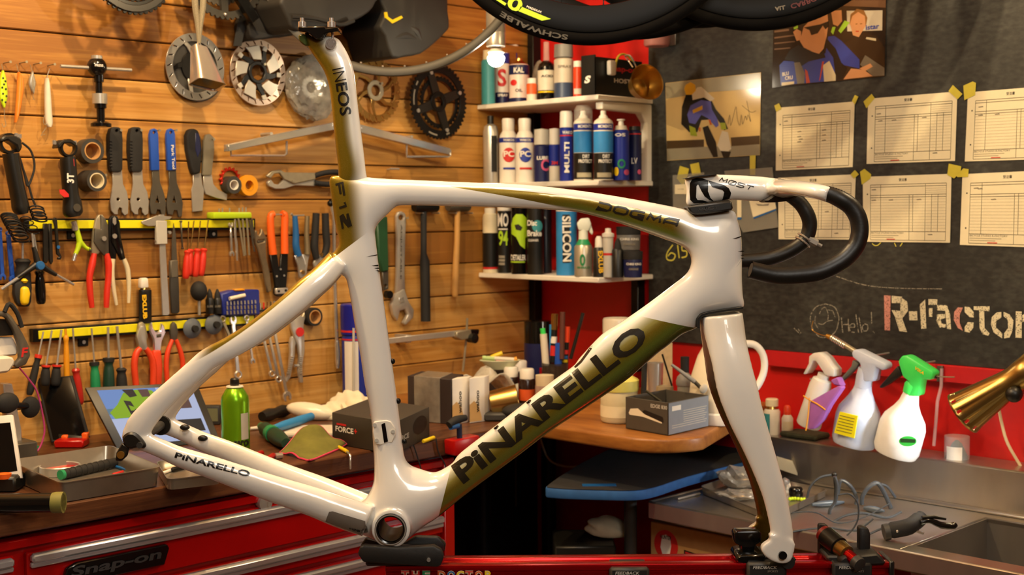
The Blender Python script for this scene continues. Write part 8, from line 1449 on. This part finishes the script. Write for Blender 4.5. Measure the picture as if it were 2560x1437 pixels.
for lb, a, b, m in (('yellow', (1228,893),(1256,882), 'yellow'),('pink', (1240,900),(1272,906), mat('pink_chalk_stick', '#d8a08c', .9)),('white', (1236,896),(1285,899), 'off_white'),('short yellow', (1282,900),(1293,896), 'orange_yellow'),('green', (1206,894),(1240,897), mat('green_chalk_stick', '#b7cf8a', .9))): stick('chalk', f'{lb} stick of chalk in the pale oval tray', 'chalk', a, b, 5.5, m, f.o.y+random.uniform(-.012,.01), n_=8)
t = stand('storage_tin', 'dark tin supporting the chalk tray on the desk', 'tin', 1250,985,[('tin', 'brown_box', [(0,0),(36,0),(36,(CZ-ZB-.001)/k),(0,(CZ-ZB-.001)/k)])])
for u, v, lb in ((1278,1000, 'left'),(1318,1005, 'front'),(1300,985, 'back')): stand('pill_bottle', f'brown bottle with a white cap and orange label, {lb} of three on the desk', 'bottle', u, v, [('body', mat('brown_glass', '#2a1610', .2), [(0,0),(19,0),(20,4),(20,56),(16,62),(0,62)]),('cap', 'white_plastic', [(18,60),(18,82),(16,85),(0,85)]),('label', 'orange_ink', [(20.3,6),(20.3,34)])], grp='brown bottles')
stand('jar', 'short clear jar with a cream lid beside the brown bottles', 'jar', 1362,1012,[('jar', mat('cloudy', '#b59a8c', .3,0,.3,80,0, Alpha=.85), [(0,0),(24,0),(24,50),(0,50)]),('lid', 'cream_plastic', [(22,49),(23,52),(23,76),(0,78)])])
t, P, o = pbox('parts_box', 'flat red box behind the brown bottles', [(1330,975),(1400,992),(1440,978)], .062, 'red_paint'); t.done()
t = Z('bubble_wrap', 'folded sheet of bubble wrap behind the white boxes', 'bubble wrap', 1215,1010); random.seed(5); vs, fs = [], []
for i in range(15):
    for j in range(9): vs.append(((i-7)*.011,(j-4)*.012,.05+.018*math.sin(i*.7+j*.5)+.012*math.cos(j*1.1)-.0012*(i-7)**2*.5))
fs = [(i*9+j, (i+1)*9+j, (i+1)*9+j+1, i*9+j+1) for i in range(14) for j in range(8)]; zm = min(v[2] for v in vs); t.add('sheet', ([(x, y_, z-zm+.002) for x, y_, z in vs], fs), 'bubble'); t.ps[0].modifiers.new('thick', 'SOLIDIFY').thickness = .003; t.done()
t = Z('headlamp', 'bike headlamp with a chromed reflector behind the down tube', 'lamp', 1262,1050); t.add('reflector', rot(lathe([(.0,-.03),(.03,-.025),(.036,.02),(.033,.022),(.026,-.015),(0,-.02)], 24, cap=False),80, 'Y') and mv(rot(lathe([(.0,-.04),(.03,-.03),(.034,.03),(.03,.03),(.02,-.02),(0,-.03)], 24, cap=False),80, 'Y'),0,.03,.036), 'gold_steel'); t.add('strap', mv(ball(.032,18,10,1.3,1,.55),.035,-.005,.02), 'black_rubber'); t.add('body', box(-.045,.03,-.02,.03,0,.018,.004), 'dark_grey'); t.done()
# clutter between the green can and the FORCE box
lie('blue_pliers', 'light blue handled pliers lying on the white tray', 'pliers', (685,1083),(778,1052),12, 'sky_blue', ZB+.012, rr=[9,12,12,12,11]); lie('paint_brush', 'small brush with a pale ferrule beside the green can', 'brush', (626,1076),(690,1070),5, 'off_white', rr=[4,5,5,3.5])
lie('ball_driver', 'green and black screwdriver handle lying on the bench', 'screwdriver', (655,1085),(716,1128),19, mat('green_grip', '#123a28', .45), rr=[10,18,14,18,20,17,12], ends=[('green_end', 'green', -.03,.05,10),('green_patch', 'green', .38,.5,20.3)]); lie('socket', 'shiny steel socket on the bench front', 'socket', (688,1148),(706,1146),8, 'chrome'); lie('red_clamp_jaw', 'curved red clamp jaw behind the chain stay, front one', 'pliers', (630,1150),(655,1140),8, 'red_paint'); lie('red_clamp_jaw', 'curved red clamp jaw behind the chain stay, back one', 'pliers', (662,1160),(684,1146),8, 'red_paint')  # the two short red pieces are clamp jaws
t = Z('remote', 'white rounded plastic case lying at the back of the bench', 'case', 765,1052); t.add('case', xf(rot(mv(ball(.045,22,10,1.25,.5,.42),0,.02,.019),8, 'Y'), MX.Rotation(-.2,4, 'Z')), 'ivory'); t.done()
t = Z('tool_tray', 'white plastic case with blue inserts under the blue pliers', 'case', 780,1090); t.add('case', box(-.06,.06,-.02,.08,0,.011,.005,2), 'off_white'); t.done()
t = Z('rag', 'crumpled white cloth behind the FORCE box', 'cloth', 855,1050); random.seed(2); bm = bmesh.new(); bmesh.ops.create_icosphere(bm, subdivisions=4, radius=1)
for v in bm.verts: q = v.co; n_ = 1+.13*math.sin(5*q.x+3*q.y+2)+.1*math.sin(9*q.y-4*q.z)+.06*math.sin(17*q.x+11*q.z); v.co = V((q.x*.07*n_+.02, q.y*.045*n_+.03, max(0,(q.z+.3)*.04*n_)))
t.add('cloth', bmg(bm), 'cloth_white', smooth=60); t.done()
t = Z('microfibre_cloth', 'olive microfibre cloth with a pink hem hanging over the bench edge', 'cloth', 770,1140); n_ = 14; cx = [lw(t, p) for p in (zpt(783,1075, ZB+.035), zpt(866,1112, ZB+.003), zpt(775,1152, ZB+.002), zpt(700,1128, ZB+.004))]; vs = []
for i in range(n_+1):
    for j in range(n_+1): a, b = i/n_, j/n_; p = bil(cx, a, b); vs.append((p.x, p.y, max(.0015, p.z+.02*math.exp(-((a-.25)**2+(b-.3)**2)*7)+.004*math.sin(a*9+b*4))))
cl_ = t.add('cloth', (vs, [(i*(n_+1)+j, (i+1)*(n_+1)+j, (i+1)*(n_+1)+j+1, i*(n_+1)+j+1) for i in range(n_) for j in range(n_)]), mat('olive_cloth', '#6d6a2a', .95,0,.35,40)); cl_.modifiers.new('thick', 'SOLIDIFY').thickness = .0015
ed = [vs[j] for j in range(n_)]+[vs[i*(n_+1)+n_] for i in range(n_)]+[vs[n_*(n_+1)+n_-j] for j in range(n_)]+[vs[(n_-i)*(n_+1)] for i in range(n_)]; t.add('hem', tube(ed, .0018,6, closed=True), 'pink', cl_); t.done()
t = Z('hex_key', 'yellow sleeved hex key hanging over the bench front edge', 'hex key', 855,1130); t.add('sleeve', tube([lw(t, zpt(843,1120, ZB))+V((0,0,.004)), lw(t, zpt(868,1134, ZB))+V((0,0,.004))], .0036,10), 'yellow'); e_ = lw(t, zpt(876,1141, ZB)); t.add('key', tube([lw(t, zpt(866,1133, ZB))+V((0,0,.004)), e_+V((0,-.004,.004)), e_+V((.001,-.008,-.001)), e_+V((.001,-.009,-.022))], .0019,8), 'chrome'); t.done()
lie('black_part', 'black derailleur part lying against the plank wall', 'bicycle part', (655,1058),(722,1040),17, 'black_plastic', rr=[12,17,13,17,12]); lie('marker', 'yellow marker lying in front of the FORCE box', 'pen', (1058,1108),(1085,1098),5, 'yellow')
# multi tool and red holder at the bench end
t = T('torque_tool', 'black and blue T-handle tool standing in a red holder at the bench end', 'hand tool', LW, 1150,1132,-BD-.02); y = -BD-.02; t.t('grip', [(*q, y) for q in ((1122,1062),(1140,1050),(1164,1044))], [9,11,8], 'black_rubber', 12, n=3); t.t('cap', [(1126,1066, y),(1144,1062, y)], 9, 'blue_dip', 12); t.t('shaft', [(1148,1060, y),(1150,1132, y)], 7, mat('dark_blue', '#16203c', .4),10); t.done()
t = T('tool_holder', 'red plastic tool holder hooked on the bench end', 'holder', LW, 1165,1140,-BD-.02); t.e('holder', [(1136,1102),(1200,1088),(1200,1112),(1168,1138),(1138,1140)], -BD-.034,.032, 'red_paint', .003, seg=2); t.done()
# ------------------------------------------------------------------ under the desk
t = Z('foam_board', 'flat blue board with dark worn top and a handle slot under the desk', 'board', 1600,1252, HS+.012); hb = HS+.012; px = [(1372,1234),(1384,1246),(1500,1251),(1585,1252),(1640,1243),(1720,1216),(1860,1178),(1950,1150),(1760,1120),(1600,1118),(1480,1165)]
P = [lw(t, zpt(u, v, hb)) for u, v in [tuple(x) for x in cr(px, 4, True)]]; bm = bmesh.new(); a = [bm.verts.new((p.x, p.y, 0)) for p in P]; bm.faces.new(a); r = bmesh.ops.extrude_face_region(bm, geom=bm.faces[:])
for e in r['geom']:
    if isinstance(e, bmesh.types.BMVert): e.co.z += .022
bmesh.ops.recalc_face_normals(bm, faces=bm.faces[:]); bevel(bm, .004,2); t.add('board', bmg(bm), mat('foam_blue', '#2a5f9e', .7,0,.3,50)); t.add('worn_top', ([(p.x*.985, p.y*.985,.0225) for p in P], [tuple(range(len(P)))]), mat('worn_top', '#2c2a28', .8,0,.3,40), smooth=0); c = lw(t, zpt(1498,1213, hb+.022)); t.add('handle_slot', box(c.x-.036, c.x+.036, c.y-.012, c.y+.012,.0222,.0232,0), 'blue_dip'); t.done()
c = zpt(1576,1240, HS-.002); t = T('stool', 'dark metal stool post under the blue board', 'stool', Fr(c.x, c.y, 0), base=(0,0,0)); t.add('column', tube([(0,0,.04),(0,0, HS+.0115)], .014,16), 'dark_grey'); t.add('base', lathe([(0,0),(.05,0),(.05,.012),(.02,.04),(0,.04)], 28), 'black_metal'); t.done()
c = zpt(1520,1330,.66); f = Fr(c.x, c.y+.02,0); t = T('work_glove', 'dirty white padded saddle cover on a dark crate under the desk', 'saddle', f, 1520,1352,0); b0 = t.b.z; bm = bmesh.new(); bmesh.ops.create_icosphere(bm, subdivisions=4, radius=1)
for v in bm.verts: q = v.co; n_ = 1+.12*math.sin(4*q.x+2)+.08*math.sin(7*q.z+3*q.x); v.co = V((q.x*.058*n_, q.y*.04, max(-.4, q.z)*.026*n_-.006*q.x))
A = t.p(1522,1322); t.add('cover', mv(bmg(bm), *A), 'cloth_white'); t.done()
t = T('crate', 'dark crate under the desk', 'crate', f, base=(0,0,0)); t.add('crate', box(-.12,.012,-.09,.06,0, b0+.012,.004), 'black_plastic'); t.done()
t = Z('cardboard_box', 'cardboard box with a round red sticker under the sink', 'cardboard box', 1640,1400,.46,-45); q = RW.px(1626,1300, yfr+.055); f = RW; t.f = RW; t.b = V((q.x, yfr+.055,.42)); e = RW.px(1960,1330, yfr+.055); zt_ = RW.px(1626,1302, yfr+.055).z-t.b.z; o = t.add('box', box(0, e.x-q.x, 0,.25,-.42, zt_, .002), 'card')
yy = yfr+.055; cc = t.p(1665,1362, yy-.0006); kk = t.sc(1665,1362, yy); t.add('round_sticker', ext(circ(cc.x, cc.z, 37*kk, 30), cc.y, cc.y+.0005), 'red_ink', o); t.add('sticker_figure', ext([(cc.x+x*kk, cc.z+z*kk) for x, z in ((-12,22),(0,26),(13,20),(16,0),(10,-30),(-8,-32),(-17,-8))], cc.y-.0004, cc.y), 'white_ink', o); g = glyphs('HUNTER', .02); t.add('lettering', ([(cc.x+(x-.5)*34*kk, cc.y-.0009, cc.z+(14+z*10)*kk) for x, _, z in g[0]], g[1]), 'black_ink', o, 0)
cc = t.p(1710,1374, yy-.0006); t.add('label', ext([(cc.x, cc.z),(cc.x+140*kk, cc.z-.012),(cc.x+140*kk, cc.z-.06),(cc.x, cc.z-.05)], cc.y, cc.y+.0005), 'black_ink', o); t.add('label_border', ext([(cc.x+4*kk, cc.z-.003),(cc.x+136*kk, cc.z-.015),(cc.x+136*kk, cc.z-.019),(cc.x+4*kk, cc.z-.007)], cc.y-.0004, cc.y), 'red_ink', o); g = glyphs('HUNT', .03); t.add('lettering', ([(cc.x+(8+x*60)*kk, cc.y-.0006, cc.z-.022+z*.012-x*.006) for x, _, z in g[0]], g[1]), 'white_ink', o, 0); t.done()
for lb, u in (('left', 1272),('right', 1290)): c = zpt(u, 1265,.55); t = T('hanging_rod', f'thin hanging rod in the dark under the desk, {lb} of two', 'rod', Fr(c.x, c.y, 0), base=(0,0,.55)); t.add('rod', tube([(0,0,0),(0,0, ZB-.032-.55)], .002,8), 'worn_steel'); t.done()
c = zpt(1400,1130,.72); t = T('cable', 'thin white cable drooping under the desk', 'cable', Fr(0, c.y, 0),1350,1100,0); t.t('cable', [(1349,1078,.0),(1355,1110,0),(1375,1150,0),(1420,1166,0),(1500,1162,0),(1570,1172,.02)], 2.6, 'cream_plastic', 8, n=6); t.done()
t = Z('clock', 'small grey digital clock behind the tablet', 'clock', 530,1062); t.add('case', box(-.03,.018,0,.02,0,.042,.004,2), 'dark_grey'); t.add('display', box(-.025,.013,-.0008,0,.008,.036,0), mat('lcd', '#6d6f52', .4)); t.done()
lie('green_tape', 'green tape scrap behind the large tray at the left', 'tape', (48,1118),(95,1128),9, 'green', rr=[5,9,8,5])
for lb, pts in (('left', ((1030,1102),(1040,1130),(1052,1170),(1062,1210))),('right', ((1090,1096),(1096,1130),(1112,1160),(1125,1200)))):
    t = T('cable', f'thin black cable hanging over the bench front behind the seat tube, {lb} one', 'cable', LW, *pts[0], -BD-.006); t.t('cable', [(u, v, -BD-.006) for u, v in pts], 1.8, 'black_rubber', 6, n=4); t.done()
# ------------------------------------------------------------------ things on the sink counter
z3 = tray('shallow steel tray of wrapped parts on the sink counter', [(1752,1215),(1855,1180),(2068,1222),(1930,1286)], .016, slope=.006, z=HS)
def pouch(label, u, v, sx, sy, sz, z, m='crackle'):
    t = Z('parts_pouch', label, 'plastic bag', u, v, z, grp='clear pouches'); bm = bmesh.new(); bmesh.ops.create_icosphere(bm, subdivisions=3, radius=1)
    for q in bm.verts: c = q.co; n_ = 1+.12*math.sin(7*c.x+5*c.z)+.1*math.cos(11*c.y+3*c.x); q.co = V((c.x*sx*n_, c.y*sy*n_, (c.z+1)*sz*.5*n_))
    t.add('pouch', bmg(bm), m, smooth=25); t.add('contents', mv(ball(.6*sx, 12,6,1,.5,.25),0,0, sz*.45), 'gold_steel'); t.done()
pouch('clear pouch of brass fittings, raised at the back of the sink tray', 1852,1222,.05,.03,.05, z3); pouch('flat clear pouch of bolts at the front of the sink tray', 1845,1250,.045,.025,.022, z3)
t = Z('tag_box', 'white card tag with a hole on the sink tray', 'tag', 1975,1200, z3+.002); P = [lw(t, p) for p in (up(1942,1140, t.f.o.y), up(2018,1163, t.f.o.y+.02), up(2004,1192, t.f.o.y), up(1945,1172, t.f.o.y))]; g, n = slab(P, .003); o = t.add('tag', g, 'paper'); onto(t, P, n, [[(.25+.04*math.cos(a),.35+.1*math.sin(a)) for a in np.linspace(0,6,9)]], 'black_ink', o, .0006, 'hole'); t.done()
stand('chrome_button', 'small chrome cap in the sink tray beside the fork', 'cap', 1962,1222,[('cap', 'chrome', [(0,0),(14,0),(15,10),(11,24),(0,30)])], z3); stand('black_puck', 'black round cap in the sink tray', 'cap', 1990,1238,[('cap', 'black_gloss', [(0,0),(17,0),(18,4),(18,16),(15,20),(0,20)])], z3)
t = Z('chain', 'lime green beaded chain in the sink tray', 'chain', 1975,1252, z3); 
for i in range(7): t.add('bead', mv(ball(.004,10,6), i*.0058,.004*math.sin(i),.0042), 'lime')
t.done()
lie('screwdriver', 'slim steel screwdriver on the sink counter beside the blue board', 'screwdriver', (1694,1250),(1750,1236),3, 'steel', HS)
cW = cp(1720,1120,4.533)
def wire(name, label, pts, r, m, base, cat='cable', grp='grey cables on the sink'):
    c = zpt(*base, HS); t = T(name, label, cat, Fr(0, c.y, 0), *base, 0, grp); t.t('cable', [(u, v, dy) for u, v, dy in pts], r, m, 8, n=6); t.done()
mat('grey_cable', '#3b4046', .4); cc = lambda dy, *a: [(u, v, dy) for u, v in cW(*a)]
for i, (lb, pts, r, bs) in enumerate((('tall thin looped cable end with a black tip', cc(0,1640,300,1500,330,1390,430,1350,560,1340,600),3,(2020,1255)),('thick grey loop beside the tall thin loop', cc(0,1660,320,1690,430,1670,600,1610,700,1600,800),4.5,(2085,1285)),('grey cable loop left of the largest arch', cc(0,1700,520,1720,390,1760,370,1850,440,1910,560,1900,640),4.5,(2110,1265)),('largest grey cable arch in the middle of the sink', cc(0,1970,640,1980,540,2060,430,2150,400,2230,520,2300,680),5.5,(2200,1272)),('thin arch behind the largest cable arch', cc(.03,2140,400,2250,430,2350,560),3.5,(2230,1262)),('thin grey cable ring on the counter', cc(0,1700,530,1830,520,1920,620,1930,780,1880,900,1800,990),2.2,(2115,1338)),('flat grey cable curving to the right', cc(0,1650,830,1800,760,2000,740,2250,790,2420,720),3.2,(2180,1300)),('dark cable running left across the counter', cc(0,1180,950,1350,920,1600,905,1900,930,2100,800),2.6,(2040,1328)),('thin dark cable crossing the counter', cc(0,1180,730,1450,730,1700,850,2000,780,2300,620),1.6,(2090,1312)),('bright thin cable by the stand paddle', cc(-.01,2060,970,2200,910,2360,870),3,(2190,1335)))): wire('cable', lb, pts, r, 'grey_cable', bs)
t = Z('cable_clip', 'black cable end piece at the top of the tall loop', 'clip', 2085,1262, HS); c = lw(t, up(*cW(1658,300)[0], t.f.o.y)); t.add('clip', J(mv(ball(.006,12,8), *c), tube([c, c+V((.003,0,-.03)),(c.x+.002,0,.001)], .003,8)), 'black_plastic'); t.done()
for lb, a, b in (('left', (2030,1268),(2110,1262)),('right', (2160,1276),(2210,1284))): lie('cable_housing', f'flat grey-blue cable housing on the counter, {lb} one', 'cable housing', a, b, 7, mat('blue_grey', '#4a5560', .35), HS, rr=[4,8,9,7,3])
cH = cp(1600,1080,2.667); t = Z('brake_lever', 'black brake lever hood with its lever on the sink counter', 'brake lever', 2255,1350, HS); k = t.f.o.y/F; hp = lambda u, v, dy=0: lw(t, up(*cH(u, v)[0], t.f.o.y+dy))
t.add('hood', tube([tuple(x) for x in cr([hp(1640,660), hp(1700,650), hp(1790,630), hp(1850,590,.02), hp(1880,560,.03)], 4)], [18*k]*3+[21*k]*6+[20*k]*5+[16*k]*3,14), 'black_rubber'); t.add('clamp_band', tube([hp(1625,668), hp(1660,662)], 21*k, 16), 'dark_grey'); t.add('lever', tube([tuple(x) for x in cr([hp(1870,600), hp(1930,590), hp(2010,620), hp(2080,625), hp(2110,610)], 4)], [6*k, 7*k, 7*k, 7*k, 7*k, 7*k, 8*k, 8*k, 9*k, 9*k, 9*k, 9*k, 9*k, 9*k, 8*k, 7*k, 5*k], 12), 'black_gloss'); t.add('blade', tube([hp(1880,570), hp(1960,565), hp(2040,580)], [5*k, 5*k, 3*k], 10), 'black_metal'); t.add('cable_adjuster', tube([hp(1830,655), hp(1890,675)], 4*k, 10), 'chrome'); t.add('bolt', mv(ball(4*k, 10,6), *hp(1715,660,-.014)), 'chrome'); t.done()
